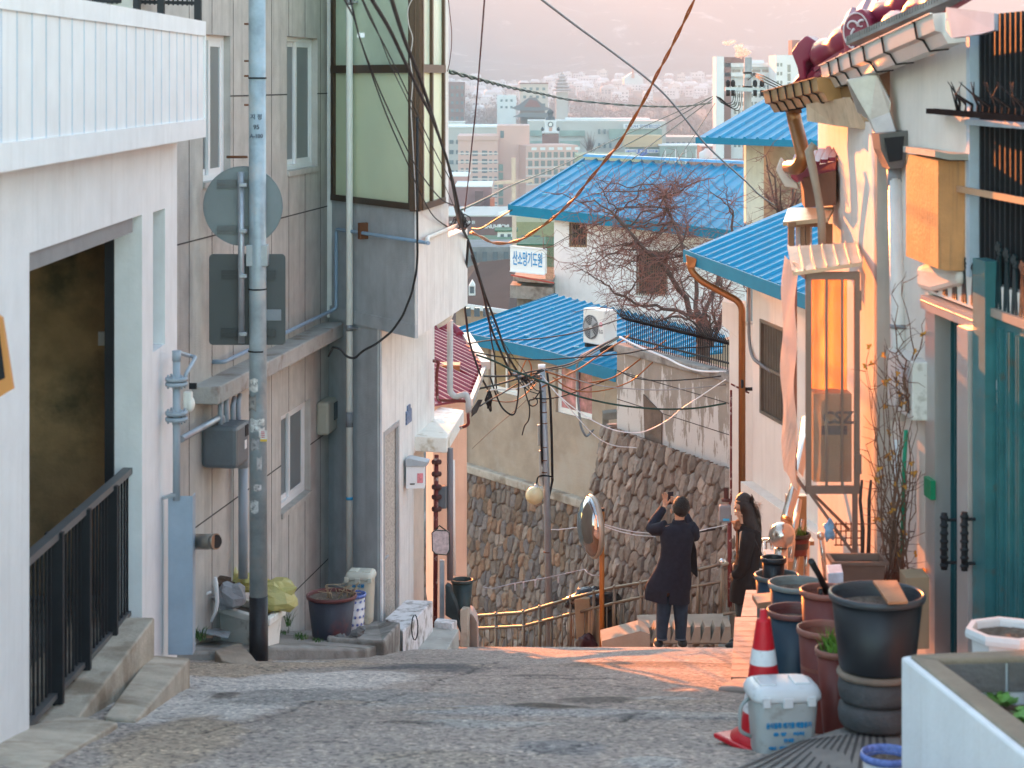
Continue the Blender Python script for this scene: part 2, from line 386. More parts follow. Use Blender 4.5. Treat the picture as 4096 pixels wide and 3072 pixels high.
# far end wall (faces away) and near end
E2 = WW.p(u1, 0); m.obox(WW.p(u1-.18, -4.6, -.18), WW.d*.18, WW.n*-2.2, Vector((0,0,4.4)))
part(wb, 'wall', m, WHITE)
m = MB(); m.wbox(WW, uo0-.5, u1-.2, -4.6, ho-.02, -2.0, -1.9)      # back wall
m.wbox(WW, u1-.26, u1-.2, -4.6, ho, -1.9, -.2); m.wbox(WW, uo0-.6, uo0-.5, -4.6, ho, -2.0, -.2)
m.wbox(WW, uo0-.6, u1-.2, ho+.01, ho+.06, -2.0, -.19)
part(wb, 'stairwell_wall', m, IN)
m = MB().wbox(WW, uo0-.6, u1-.2, -4.4, -3.62, -2.0, -.2); part(wb, 'stairwell_floor', m, CONC)
m = MB().wbox(WW, uo0, uo1-.2, ho-.1, ho-.004, -.24, -.02); part(wb, 'lintel', m, mat('lintel_grey', (.25,.24,.24,1), .8))
m = MB().wbox(WW, uo1-.02, uo1+.0, -4.4, ho-.12, -.24, -.182); part(wb, 'door_frame', m, DARKM)
m = MB().wbox(WW, us0, us1, hs0, hs1, -.17, -.14); g = part(wb, 'window', m, DARKM)
t = MB().wbox(WW, us0+.02, us0+.1, hs0+.01, hs0+.28, -.13, -.12); part(wb, 'tile_screen', t, mat('blue_pattern', (.3,.34,.42,1), .6, var=.9, scale=60))
sw = MB().wbox(WW, u1-.30, u1-.262, -1.86, -1.765, -.50, -.40); part(wb, 'switch_plate', sw, FRAMEW)
fx = MB().wbox(WW, u1-.9, u1-.3, -1.12, -.97, -1.3, -.9); part(wb, 'ceiling_box', fx, FRAMEW)
# balcony parapet
BW = Wall(-2.19, 14.3, .0115, 1); bu = BW.at((206,36))[0]
hb, ht = BW.at((206,137))[1], BW.at((206,21.5))[1]; hp0 = BW.at((206,119))[1]; hp1 = BW.at((206,36))[1]
bal = MB()
bal.wbox(BW, bu-8, bu, hb, hp0, -.5, 0); bal.wbox(BW, bu-8, bu, hp1, ht, -.2, 0)
BG = mat('balcony_groove', (.38,.50,.60,1), .7, var=.1, bump=0)
q = bu
bal.wbox(BW, bu-8, bu-.0, hp0, hp1, -.2, -.014)
bal.wbox(BW, bu-.03, bu, hp0, hp1, -.014, 0)
bal.m = 1; q = bu-.28
while q > bu-7.6: bal.wbox(BW, q, q+.011, hp0, hp1, -.02, -.0115); q -= .272
bal.m = 0; bal.obox(BW.p(bu-8, hb+.02, -2.4), BW.d*8, BW.n*1.9, Vector((0,0,.12)))
part(wb, 'balcony', bal, [WHITE, BG])
rl = MB()
for px in (137, 161, 198):
    q = P((px, 3), 14.6); rl.bar(q+Vector((0,0,-.35)), q+Vector((0,0,.7)), .05)
a = P((60,2.5), 14.6); b = P((201,6), 14.9)
rl.bar(a+Vector((0,0,.02)), b+Vector((0,0,.02)), .025); rl.bar(a+Vector((0,0,.6)), b+Vector((0,0,.6)), .03)
for i in range(30):
    q = a.lerp(b, i/30); rl.bar(q, q+Vector((0,0,.6)), .012)
part(wb, 'balcony_railing', rl, DARKM)
m = MB().prism([P(q, 12.2) for q in ((-6,1),(22,2),(30,6),(48,10),(49,12),(36,11),(32,13),(26,9),(-6,7))], (0,.03,0)); single('iron_bracket', 'curved black iron bracket lying on the white parapet at the top left corner', 'bracket', m, DARKM)
# concrete platform and kerb along it
m = MB().prism([WW.p(u1-9, -3.33, .11), WW.p(u1-1.42, -3.46, .11), WW.p(u1-1.42, -3.46, -.4), WW.p(u1-9, -3.33, -.4)], (0,0,-1.2))
single('entrance_platform', 'concrete platform below the black railings of the white building', 'platform', m, CONCL, bev=.012)
kb = [P((189,658.6), 13), P((136,721), 10.55), P((84,727), 10.6), P((163,640), 13.2)]
m = MB().prism([P((190,658),13), P((136,721),10.7), P((104,716),10.75), P((150,655),12.95)], (0,0,-.8))
single('kerb_block', 'weathered concrete kerb block beside the drain gap', 'kerb', m, CONCL, bev=.012)
m = MB().prism([P((118,722),10.5), P((38,770),8.9), P((-40,790),8.6), P((-30,740),9.6), P((70,715),10.8)], (0,0,-.8))
single('kerb_block', 'lower concrete kerb block in the bottom left corner', 'kerb', m, CONCL, bev=.012)
m = MB().prism([P((119,738),10.5), P((137,738),10.5), P((137,722),11.2), P((119,722),11.2)], (0,0,-.6))
single('drain_gap', 'dark drain gap between the two kerb blocks', 'drain', m, mat('wet_dark', (.02,.03,.035,1), .15, bump=.02))
# black railing
RW = Wall(-2.50, 13.3, .004, 1)
r0, r1 = RW.at((33.6,550))[0], RW.at((135.5,464))[0]; ht0, ht1 = RW.at((33.6,550))[1], RW.at((135.5,464))[1]
hb0, hb1 = RW.at((37,706))[1], RW.at((136,604))[1]
rt = thing('railing', 'black iron railing in front of the stairwell opening', 'railing', RW.p(r0-.6, hb0))
L = lambda a, b, t: a+(b-a)*t
m = MB().bar(RW.p(r0-.8, ht0), RW.p(r1, ht1), .06, .04); part(rt, 'handrail', m, mat('worn_grey_rail', (.11,.115,.12,1), .5, .3))
m = MB().bar(RW.p(r0-.8, hb0), RW.p(r1, hb1), .045, .03); part(rt, 'bottom_rail', m, mat('worn_grey_rail', 0))
m = MB()
for i in range(-8, 31):
    u = L(r0, r1, i/30)
    if u > r1: break
    t = i/30; a = RW.p(u, L(ht0, ht1, t)); b = RW.p(u, L(hb0, hb1, t)-(.1 if i % 5 == 0 else 0)); m.bar(a, b, .013)
part(rt, 'bars', m, DARKM)
for t in (.17, .42, .70, .97):
    u = L(r0, r1, t); m = MB().bar(RW.p(u, L(ht0,ht1,t)), RW.p(u, L(hb0,hb1,t)-.08), .10, .045); part(rt, 'post', m, DARKM)
# vent cap and amber framed sign at the left edge
m = MB().lathe((0,0,0), [(0,.0),(.055,0),(.06,.01),(.06,.14),(.05,.15)], 20)
rotm = Matrix.Rotation(R(75), 3, 'Y'); q = P((9,737), 9.9); m.v = [tuple(rotm @ Vector(p)*1.0+q-Vector((.12,0,.03))) for p in m.v]
single('vent_pipe', 'white round vent pipe at the foot of the white wall', 'pipe', m, PVC)
m = MB(); fr = [P((-14,305), 9.2), P((2,318), 9.2), P((13,389), 9.2), P((-12,404), 9.2)]
m.prism(fr, (0,.03,0)); m.m = 1; m.prism([P((-14,325),9.195), P((-1,330),9.195), P((5,378),9.195), P((-12,386),9.195)], (0,.003,0))
single('hanging_sign', 'orange wooden framed sign cut off at the left edge', 'sign', m, [mat('amber_wood', (.55,.24,.07,1), .5, bump=.05), DARKM])
# gas riser with flanges
gx = 13.7
def V3(px, py, z): return P((px, py), z)
gt = thing('gas_riser', 'grey blue gas pipe with bolted flanges at the corner of the white building', 'pipe', V3(179,655,gx))
q0 = V3(176.5,500,gx); q1 = V3(176.5,358,gx)
m = MB().tube([q0, q1], .026, 14).tube([q1+Vector((0,0,-.02)), q1+Vector((0,0,.05))], .03, 14)
m.tube(pipe_bend([q1, V3(177,352,gx), V3(190,356,gx+.35), V3(196,357,gx+.3), V3(186,374,gx), V3(184.5,385,gx)], .05), .014, 10)
part(gt, 'pipe', m, PIPEG)
for py in (379, 384, 413, 419):
    c = V3(176.5, py, gx); m = MB().lathe(c, [(0,-.013),(.075,-.013),(.078,0),(.075,.013),(0,.013)], 24)
    for j in range(6): a = j*math.pi/3+.3; m.tube([c+Vector((.057*math.cos(a), .057*math.sin(a), -.03)), c+Vector((.057*math.cos(a), .057*math.sin(a), .03))], .008, 6)
    part(gt, 'flange', m, PIPEG)
m = MB().box(V3(188,400,gx+.1), (.06,.06,.12)); m.ball(V3(190,404,gx+.1), (.035,.035,.055)); part(gt, 'regulator', m, PVC, bev=.01)
m = MB().box(V3(193,386,gx+.1), (.05,.03,.04)); part(gt, 'dial', m, DARKM)
m = MB(); w = .165
cv = [V3(168,655,gx), V3(191.3,655,gx)]; zt = V3(180,496,gx).z; zb = cv[0].z
m.obox(V3(168,655,gx), (w,0,0), (0,.004,0), (0,0,zt-zb)); m.obox(V3(168,655,gx), (.004,0,0), (0,.12,0), (0,0,zt-zb)); m.obox(V3(168,655,gx)+Vector((w,0,0)), (.004,0,0), (0,.12,0), (0,0,zt-zb))
part(gt, 'cover_channel', m, mat('painted_grey_channel', (.30,.37,.45,1), .4, stain=(.2,.1,.04,1), samt=.1, sscale=2, bump=.03), bev=.003)
m = MB().bar(V3(163,498,gx), V3(176,494,gx), .05, .02); part(gt, 'bracket', m, STEEL)
m = MB().tube([V3(189,541.5,13.9), V3(215.5,541.5,13.75)], .052, 20).tube([V3(213,541.5,13.76), V3(216.3,541.5,13.745)], .055, 20)
m.m = 1; m.tube([V3(216.2,541.5,13.745), V3(216.6,541.5,13.742)], .046, 20)  # black disc puts the shade inside the pipe mouth into colour
for i in range(7):
    for j in range(6):
        a = -1.6+j*.45; c = V3(196+i*2, 541.5, 13.87); m.ball(c+Vector((0,-.05*math.cos(a),.05*math.sin(a))), .0065, 6, 4)
single('exhaust_pipe', 'perforated steel exhaust pipe sticking out beside the grey channel', 'pipe', m, [mat('brown_steel', (.22,.2,.17,1), .3, .8), BLACKC])
# ================================================================ grey and white house on the left
GA = Wall(-1.88, 20.5, .1515, 1); GB = Wall(-1.88, 20.5, .58, -1, -1); CL = Wall(-1.29, 19.5, .1515, 1); CU = Wall(-.9, 18.8, .1515, 1)
gb = thing('grey_house', 'grey roughcast house with a green glazed corner bay and white lower wall', 'building', (-2.2, 19, road_z(19)))
def uz(W, z): return (z-W.o.y)/W.d.y
TOP = 2.6
ga0 = uz(GA, 14.7)
win = []
def win_rect(W, pl, pr, yt, yb, d=0):
    a, h1 = W.at((pl if True else 0, yt), d); b, h2 = W.at((pr, yt), d); hb_ = W.at((pr, yb), d)[1]
    return (min(a, b), max(a, b), hb_, h2)
lw = win_rect(GA, 281, 310.5, 398, 490); uw = win_rect(GA, 287, 317.5, 38.5, 166); w3 = win_rect(GA, 203, 230.5, 36, 178)
for q in (lw, uw, w3): win.append(q)
lb, lt = GA.at((343,336), .2)[1], GA.at((343,322), .2)[1]
m = MB().wslab(GA, ga0, 0, -6.6, TOP, win, .2)
# joints in the cladding
def joints(m, W, u0, u1, h0, h1, us, hs, holes):
    m.m = 1
    for u in us:
        segs = [(h0, h1)]
        for a, b, c, d in holes:
            if a-.01 < u < b+.01:
                ns = []
                for s0, s1 in segs:
                    if d <= s0 or c >= s1: ns.append((s0, s1))
                    else: ns += [(s0, c)] if c > s0 else []; ns += [(d, s1)] if d < s1 else []
                segs = ns
        for s0, s1 in segs: m.wbox(W, u-.005, u+.005, s0, s1, -.004, .0018)
    for h in hs:
        segs = [(u0, u1)]
        for a, b, c, d in holes:
            if c-.01 < h < d+.01:
                ns = []
                for s0, s1 in segs:
                    if b <= s0 or a >= s1: ns.append((s0, s1))
                    else: ns += [(s0, a)] if a > s0 else []; ns += [(b, s1)] if b < s1 else []
                segs = ns
        for s0, s1 in segs: m.wbox(W, s0, s1, h-.006, h+.006, -.004, .0022)
    m.m = 0
us = [-.35-.61*i for i in range(10)]
joints(m, GA, ga0, -.02, lt+.001, TOP, us, [GA.at((327,93.4))[1], GA.at((320,208))[1], 1.2], win)
joints(m, GA, ga0, -.02, -6.6, lb-.001, us, [GA.at((329,431))[1], GA.at((329,558))[1]], win)
part(gb, 'grey_wall', m, [GREYR, JOINT])
m = MB().wbox(GA, uz(GA, 16.0), GA.at((343,330), .2)[0], lb, lt, -.05, .22); part(gb, 'ledge', m, mat('ledge_concrete', (.36,.35,.33,1), .9, var=.15, stain=(.2,.15,.12,1), samt=.3, sscale=3, bump=.3), bev=.012)
def slide_window(par, W, r, d=-.09, flip=False, grille=False, glassm=None, mat_=None):
    a, b, c, e = r; m = MB(); mm = mat_ or FRAMEW
    f = .045
    m.wbox(W, a, b, c, c+f, d-.03, d+.03); m.wbox(W, a, b, e-f, e, d-.03, d+.03); m.wbox(W, a, a+f, c+f, e-f, d-.03, d+.03); m.wbox(W, b-f, b, c+f, e-f, d-.03, d+.03)
    mid = (a+b)/2
    for (s0, s1, dd) in ((a+f, mid+.03, -.015), (mid-.03, b-f, .012)):
        g = .05
        m.wbox(W, s0, s1, c+f, c+f+g, d+dd-.012, d+dd+.012); m.wbox(W, s0, s1, e-f-g, e-f, d+dd-.012, d+dd+.012)
        m.wbox(W, s0, s0+g, c+f+g, e-f-g, d+dd-.012, d+dd+.012); m.wbox(W, s1-g, s1, c+f+g, e-f-g, d+dd-.012, d+dd+.012)
    w = part(par, 'window', m, mm)
    for (s0, s1, dd) in ((a+f, mid+.03, -.015), (mid-.03, b-f, .012)):
        p_ = MB().wbox(W, s0+.05, s1-.05, c+f+.05, e-f-.05, d+dd-.003, d+dd+.003); part(w, 'pane', p_, glassm or GLASSF)
    return w
for r in (lw, uw, w3):
    w = slide_window(gb, GA, r)
    m = MB().wbox(GA, r[0]-.0, r[1], r[2]-.05, r[2]-.002, -.15, .02); part(w, 'sill', m, GREYR)
# chamfer face
ub = GB.at((380,480))[0]; ubu = GB.at((416,200))[0]
soff = GB.at((416,338))[1]
gl0, gl1 = GB.at((333,100))[0], GB.at((411.5,100))[0]; gh0 = GB.at((411,207.5))[1]; ghm = GB.at((411,68))[1]
m = MB().wslab(GB, 0, ub, -6.6, soff, (), .02)
m.wslab(GB, 0, ubu, soff, TOP, [(gl0-.02, gl1+.06, gh0, TOP-.2)], .02)
lip = GB.at((412,324))[1]; m.wbox(GB, .0, ubu+.012, soff-.002, lip, -.015, .018)
part(gb, 'corner_wall', m, GREYD)
def glazed(W, cols, h0, hm, h1, name):
    m = MB(); f = .05; a, b = cols[0], cols[-1]
    m.wbox(W, a, b, h0-.02, h0+.04, -.06, .03); m.wbox(W, a, b, hm-.045, hm+.035, -.05, .03); m.wbox(W, a, b, h1-.05, h1, -.06, .03)
    for i, c in enumerate(cols):
        ww = .07 if i in (0,) else .06
        x0 = c if i == 0 else (c-.06 if i == len(cols)-1 else c-.03); m.wbox(W, x0, x0+.06, h0+.04, hm-.045, -.05, .026); m.wbox(W, x0, x0+.06, hm+.035, h1-.05, -.05, .026)
    w = part(gb, name, m, BROWNF)
    for lo, hi in ((h0+.04, hm-.045), (hm+.035, h1-.05)):
        for i in range(len(cols)-1):
            p_ = MB().wbox(W, cols[i]+.01, cols[i+1]-.01, lo, hi, -.012, -.004)
            part(w, 'pane', p_, GREENG if lo < hm else GREENU)
GREENG = mat('green_film_glass', (.72,.80,.58,1), .35, var=.05, scale=1.2, bump=0, spec=.5)
GREENU = mat('green_film_glass_upper', (.62,.74,.60,1), .25, var=.22, scale=.8, bump=0, spec=.6)
glazed(GB, [gl0, gl1+.04], gh0, ghm, TOP-.2, 'bay_window')
cg0, cgm, cg1 = CU.at((421,150))[0], CU.at((430.5,150))[0], CU.at((443,150))[0]; ch0 = CU.at((443,201))[1]
m = MB().wbox(CU, -.02, .07, gh0-.03, TOP, -.06, .035).wbox(GB, gl1+.03, ubu+.03, gh0-.02, TOP, -.05, .03); part(gb, 'corner_post', m, BROWNF)
glazed(CU, [cg0-.03, cgm, cg1], ch0, CU.at((443,68.5))[1], TOP-.2, 'side_window')
cend = CU.at((448.5,100))[0]; cfar = CU.at((467.5,230))[0]; bt = CU.at((467,229))[1]
m = MB().wslab(CU, 0, cend, soff+.002, TOP, [(cg0-.03, cg1, ch0, TOP-.2)], .015)
m.wslab(CU, cend, cfar, soff+.002, bt, (), .8)
m.prism([CU.p(.03, soff+.004, -.012), CU.p(cfar, soff+.004, -.012), CU.p(cfar, soff+.004, -1.2), CU.p(1.8, soff+.004, -1.2), CU.p(.7,soff+.004,-.42)], (0,0,.1))
c1 = uz(CL, 21.15)
dr = win_rect(CL, 383.5, 398.5, 419, 600); dr = (dr[0], dr[1], -6.6, CL.at((398.5,420))[1])
m.wslab(CL, 0, c1, -6.6, soff-.0, [dr], .02)
m.wbox(CL, dr[0]-.02, dr[0], -6.6, dr[3], -.04, -.02).wbox(CL, dr[1], dr[1]+.02, -6.6, dr[3], -.16, -.02)
m.wslab(CL, c1, uz(CL, 22.3), -3.95, soff, (), .2)
m.wbox(CU, cfar-.1, cfar-.0, soff, bt, -.6, -.21)
part(gb, 'white_wall', m, WHITE2)
m = MB().wbox(CL, c1-.05, uz(CL, 22.3), -6.6, -3.95, -.4, -.12); part(gb, 'porch_wall', m, mat('cream_plaster', (.55,.48,.41,1), .8, var=.1))
m = MB().wbox(CL, dr[0], dr[1], -6.6, dr[3], -.045, -.025); d_ = part(gb, 'door', m, mat('ivory_screen_door', (.42,.39,.35,1), .6, var=.5, scale=45, bump=.3, bscale=50))
m = MB().wbox(CL, dr[0], dr[0]+.04, -6.6, dr[3], -.02, .01).wbox(CL, dr[1]-.05, dr[1], -6.6, dr[3], -.02, .01).wbox(CL, dr[0]+.04, dr[1]-.05, dr[3]-.05, dr[3], -.02, .01); part(d_, 'door_frame', m, mat('pale_aluminium', (.45,.46,.48,1), .4, .5))
m = MB().tube([CL.p(dr[0]+.15, -4.75, -.09), CL.p(dr[0]+.15, -4.75, -.02), CL.p(dr[0]+.3, -4.75, -.02)], .012); part(d_, 'handle', m, STEEL)
# roof slab so that the building shades what it should
m = MB().prism([GA.p(ga0, TOP, .1), GA.p(0, TOP, .1), GB.p(ubu, TOP, .1), CU.p(cend, TOP, .1), CU.p(cend, TOP, -4), GA.p(ga0, TOP, -4)], (0,0,.15)); part(gb, 'roof', m, GREYR)
for m in (MB().wbox(GA, ga0-.0, ga0+.2, -4.5, TOP, -3, -.22), MB().wbox(CU, cend-.2, cend, soff, TOP, -4, -.022), MB().wbox(CL, uz(CL,22.1), uz(CL,22.3), -6.6, soff, -4, -.22)): part(gb, 'end_wall', m, WHITE2)
# awning slab
az0, az1 = 21.2, 23.1
a = P((447,438), az0); b = P((464,410), az1-.1); c = CL.p(uz(CL, az1), a.z, -.1); d = CL.p(uz(CL, az0), a.z, -.1); d.z = c.z = a.z+.02; b.z = a.z-.0
m = MB().prism([a, b, c, d], (0,0,-.16)); part(gb, 'awning', m, mat('white_awning', (.72,.70,.64,1), .7, var=.1, stain=(.4,.33,.22,1), samt=.2, sscale=5), bev=.01)
# steps
m = MB().prism([P((385,618.5),19.25), P((403,631.5),18.65), P((433,600.7),19.95), P((406,599.5),19.98)], (0,0,-1.4))
WST = mat('peeling_white_step', (.66,.66,.67,1), .8, var=.08, stain=(.22,.21,.19,1), samt=.55, sscale=7, bump=.2)
m2 = single('door_step', 'upper white painted step with flaking paint at the screen door', 'step', m, WST, bev=.012)
m = MB().prism([P((408,657),19.0), P((443,657),19.0), P((459,629),20.04), P((430,627),20.1)], (0,0,-1.2))
single('door_step', 'lower grey concrete step beside the road', 'step', m, mat('grey_step', (.36,.36,.33,1), .9, var=.2, stain=(.55,.55,.52,1), samt=.25, sscale=5), bev=.012)
m = MB().prism([P((434,621.5),20.1), P((452,623.5),20.0), P((457,620),20.6), P((437,618),20.7)], (0,0,-1.2)); single('door_step', 'small white block behind the lower step under the pipes', 'step', m, WST, bev=.008)
m = MB(); h = Vector((0,0,-.0)); q0 = P((415,626),18.96); m.tube([q0+Vector((.06*math.sin(t)*.5,-.05-.0*t,.12*math.cos(t))) for t in [i*.5 for i in range(13)]], .006, 6)
single('wall_ring', 'thin black iron ring on the side of the white step', 'ring', m, DARKM)
m = MB().prism([P((460,610),21.0), P((468,608),21.0), P((470,607),21.4), P((463,606),21.4)], (0,0,-1.4)); single('concrete_post', 'low grey concrete post at the left edge of the stair railing', 'post', m, CONCL, bev=.01)
pts = [P((469,613),21.4), P((473,615),21.35), P((477,622),21.3), P((478,630),21.3), P((478,655),21.3), P((469,655),21.4)]
m = MB().prism(pts, (0,.35,0)); single('curved_kerb', 'rounded pinkish concrete kerb where the railing starts', 'kerb', m, mat('pink_concrete', (.5,.36,.30,1), .8, var=.1), bev=.01)
# tall white drain pipe
pp = GB.at((349.5,300), .07)[0]
dp = thing('drain_pipe', 'tall ivory drain pipe running up the dark corner wall', 'pipe', GB.p(pp, -5.2, .07))
q = GB.at((349.5,576), .07)[1]
m = MB().tube([GB.p(pp, TOP+.2, .07), GB.p(pp, q, .07)], .034, 16); part(dp, 'pipe', m, PVC)
for y in (328, 2):
    h = GB.at((350,y), .07)[1]; m = MB().tube([GB.p(pp, h-.03, .07), GB.p(pp, h+.03, .07)], .038, 16).wbox(GB, pp-.055, pp+.055, h-.008, h+.008, .0, .09); part(dp, 'clamp', m, mat('zinc', (.3,.31,.33,1), .4, .6))
h0, h1 = GB.at((350,427), .07)[1], GB.at((350,412), .07)[1]; m = MB().tube([GB.p(pp, h0, .07), GB.p(pp, h1, .07)], .036, 16); part(dp, 'grey_band', m, mat('grey_band', (.22,.23,.25,1), .6))
h0, h1 = GB.at((350,500), .07)[1], GB.at((350,497), .07)[1]; m = MB().tube([GB.p(pp, h0, .07), GB.p(pp, h1, .07)], .0348, 16); part(dp, 'blue_label', m, mat('blue_label', (.05,.35,.6,1), .5))
# blue grey gas line
BLP = mat('pale_blue_pipe', (.24,.33,.44,1), .4, var=.08, bump=0)
a = GB.at((337,229), .05); c = GB.at((337,308), .05)
pts = [GB.p(GB.at((428,229),.05)[0]+.03, a[1], .06), GB.p(a[0], a[1], .06), GB.p(c[0], c[1], .06)]
g0 = GA.at((333,311), .12); g1 = GA.at((287,335.5), .16); g2 = GA.at((231,357), .16)
pts += [GA.p(g0[0], g0[1], .1), GA.p(g1[0], g0[1]+.0, .1), GA.p(g2[0], g0[1], .1), GA.p(g2[0], g0[1], .0)]
m = MB().tube(pipe_bend(pts, .05), .018, 10); gp = single('gas_line', 'slim blue grey gas line along the ledge and round the bay', 'pipe', m, BLP)
cc0 = CU.at((425,229), .05); m = MB().tube([GB.p(GB.at((427,229),.05)[0]+.03, a[1], .06), CU.p(.3, a[1], .05), CU.p(CU.at((457,215), .05)[0], a[1], .05)], .022, 10)
single('gas_line', 'sunlit pale stretch of the gas line running back along the white side wall', 'pipe', m, PVC)  # the sunlight on this stretch is put into its paler colour
m = MB().wbox(GB, GB.at((366,229))[0], GB.at((366,229))[0]+.05, a[1]-.06, a[1]+.1, 0, .09); single('pipe_bracket', 'rusty bracket holding the gas line on the bay', 'bracket', m, RUST)
# meter box on wall
r = GA.rect((324,401),(337,432)); u_ = GA.at((331,415),.1)[0]
mb_ = thing('meter_box', 'beige plastic meter box on the grey wall beside the ivory drain pipe', 'meter box', GA.p(u_, -3.5, .1))
hh = GA.at((331,432),.1)[1], GA.at((331,399),.1)[1]
m = MB().wbox(GA, u_-.22, u_+.16, hh[0], hh[1], 0, .13); part(mb_, 'case', m, mat('beige_plastic', (.36,.35,.29,1), .5, bump=.02), bev=.03)
m = MB().wbox(GA, u_+.0, u_+.14, hh[0]+.12, hh[1]-.04, .13, .137); part(mb_, 'window', m, GLASSD)
# gas meters
for i, (px, lab, cl) in enumerate([(227,'dark grey gas meter with a square dial on the grey wall','d'), (239,'paler gas meter half hidden behind the sign pole','l')]):
    u_ = GA.at((px,440), .14)[0]; hb_, ht_ = GA.at((px,463),.14)[1], GA.at((px,421),.14)[1]
    t = thing('gas_meter', lab, 'meter', GA.p(u_, hb_, .14), 'gas meters on the grey wall'); g = mat('meter_grey', (.13,.145,.16,1), .45, .2) if cl == 'd' else mat('meter_pale', (.33,.34,.35,1), .45, .2)
    m = MB().wbox(GA, u_-.26, u_+.1, hb_, ht_, .0, .30); part(t, 'case', m, g, bev=.035)
    m = MB().wbox(GA, u_-.02, u_+.07, ht_-.12, ht_-.03, .28, .305); part(t, 'dial', m, DARKM)
    m = MB().wbox(GA, u_-.04, u_+.02, ht_-.22, ht_-.15, .28, .304); part(t, 'tag', m, FRAMEW)
    m = MB()
    for du in (-.18, -.02): m.tube(pipe_bend([GA.p(u_+du, ht_-.03, .14), GA.p(u_+du, ht_+.16, .14), GA.p(u_+du+.25, ht_+.18, .08)], .05), .022, 8)
    part(t, 'pipe', m, PIPEG)
g = GA.at((185,437), .12); g1 = GA.at((222,411), .12); m = MB().tube(pipe_bend([GA.p(g[0]-.1, g[1], .12), GA.p(g1[0], g[1], .12), GA.p(g1[0]+.02, g[1]-.12, .12)], .05), .028, 10)
single('wall_pipe', 'short steel pipe under the ledge left of the gas meters', 'pipe', m, STEEL)
u_ = GA.at((243,500),.1)[0]; m = MB().tube([GA.p(u_, GA.at((243,450),.1)[1], .1), GA.p(u_, GA.at((243,578),.1)[1], .1)], .04, 14)
single('wall_pipe', 'grey blue riser behind the sign pole down to the rubbish', 'pipe', m, PIPEG)
# black looping cable
m = MB().tube(pipe_bend([P(k(1,1,a,b), 18.62) for a, b in ((1045,-900),(1045,-300),(1047,0),(1040,100),(1010,240),(950,390),(880,490),(780,570),(690,615),(640,665),(590,655),(545,600),(500,590))]+[P(k(1,1,470,650), 20.0)], .05), .011, 8)
single('cable', 'thick black cable looping down across the bay to the meter box', 'cable', m, BLACKC)
# ---- mailbox, number plate
MW = CL; u_ = CL.at((412,475), .12)[0]
mbx = thing('mailbox', 'white metal mailbox with a sloping lid and pink sticker', 'mailbox', CL.p(u_, -4.3, .1))
o = P((406,489), 20.6); w = .19; d_ = .16; h_ = .23
m = MB().obox(o, (w,0.02,0), (-.0,d_,0), (0,0,h_)); part(mbx, 'box', m, WHITE, bev=.006)
m = MB().prism([o+Vector((-.005,-.01,h_+.002)), o+Vector((w+.02,.0,h_+.002)), o+Vector((w+.03,.0,h_+.045)), o+Vector((.03,-.01,h_+.085)), o+Vector((-.005,-.01,h_+.08))], (.02,d_+.03,0)); part(mbx, 'lid', m, mat('blue_grey_lid', (.42,.46,.5,1), .5, .3), bev=.003)
m = MB().obox(o+Vector((.115,-.001+.006,.06)), (.06,.006,0), (0,.004,0), (0,0,.1)); part(mbx, 'sticker', m, mat('pink_sticker', (.7,.25,.28,1), .6, var=.3, scale=40))
m = MB().obox(o+Vector((.04,-.002,.045)), (.05,.005,0), (0,.004,0), (0,0,.012)); part(mbx, 'slot', m, DARKM)
u_ = CL.at((408,413))[0]; a, b = CL.at((408,423))[1], CL.at((408,405))[1]
m = MB().wbox(CL, u_-.13, u_+.13, a, b-.05, 0, .015).wbox(CL, u_-.07, u_+.07, b-.05, b, 0, .015)
single('number_plate', 'small house shaped blue number plate on the white wall', 'plate', m, mat('plate_blue', (.12,.18,.30,1), .4, var=.7, scale=40))
# ---- pipes at the far corner
IV = PVC; RP = mat('flaking_red_paint', (.13,.02,.018,1), .6, stain=(.55,.5,.45,1), samt=.22, sscale=14, bump=.2)
zz = 21.9
m = MB().tube(pipe_bend([P((449,243),zz-.2), P((449,317),zz-.2), P((436,324),zz-.2)], .1), .055, 16).lathe(P((448.5,239),zz-.2), [(.05,-.05),(.07,.0),(.07,.03),(.05,.03)], 18)
single('drain_pipe', 'fat ivory drain elbow under the white balcony', 'pipe', m, IV)
m = MB().tube(pipe_bend([P((450,320),zz), P((450,392),zz), P((455,397),zz), P((466,394),zz), P((468.5,400),zz), P((468.5,412),zz)], .06), .034, 14)
single('drain_pipe', 'grey drain pipe with an elbow in front of the red roof', 'pipe', m, mat('grey_pvc', (.42,.42,.42,1), .45))
m = MB().tube(pipe_bend([P(k(1,1,1145,680),21.9), P(k(1,1,1185,680),21.9), P(k(1,1,1170,760),21.9), P(k(1,1,1175,935),21.9), P(k(1,1,1370,940),21.9), P(k(1,1,1378,1095),21.9), P(k(1,1,1320,1115),21.9)], .04), .018, 10)
single('red_pipe', 'thin red painted pipe stepping over the white awning', 'pipe', m, RP)
rpz = 21.2
t = thing('red_gas_riser', 'flaking dark red gas riser with valves beside the porch', 'pipe', P((435,640), rpz))
m = MB().tube([P((436.5,455),rpz), P((435,632),rpz)], .024, 10); part(t, 'pipe', m, RP)
for y in (462, 474, 487, 497, 509):
    c = P((436.6,y), rpz); m = MB().lathe(c, [(0,-.02),(.05,-.02),(.055,0),(.05,.02),(0,.02)], 14); part(t, 'flange', m, mat('rusty_maroon', (.07,.025,.022,1), .7, var=.4, scale=20))
m = MB().box(P((442,497),rpz+.1), (.11,.1,.24)); part(t, 'meter', m, mat('meter_grey', 0), bev=.02)
m = MB().tube([P((450,448),rpz+.1), P((450,580),rpz+.1)], .033, 12); single('downpipe', 'violet grey downpipe below the awning', 'pipe', m, mat('violet_grey_pipe', (.16,.145,.155,1), .5))
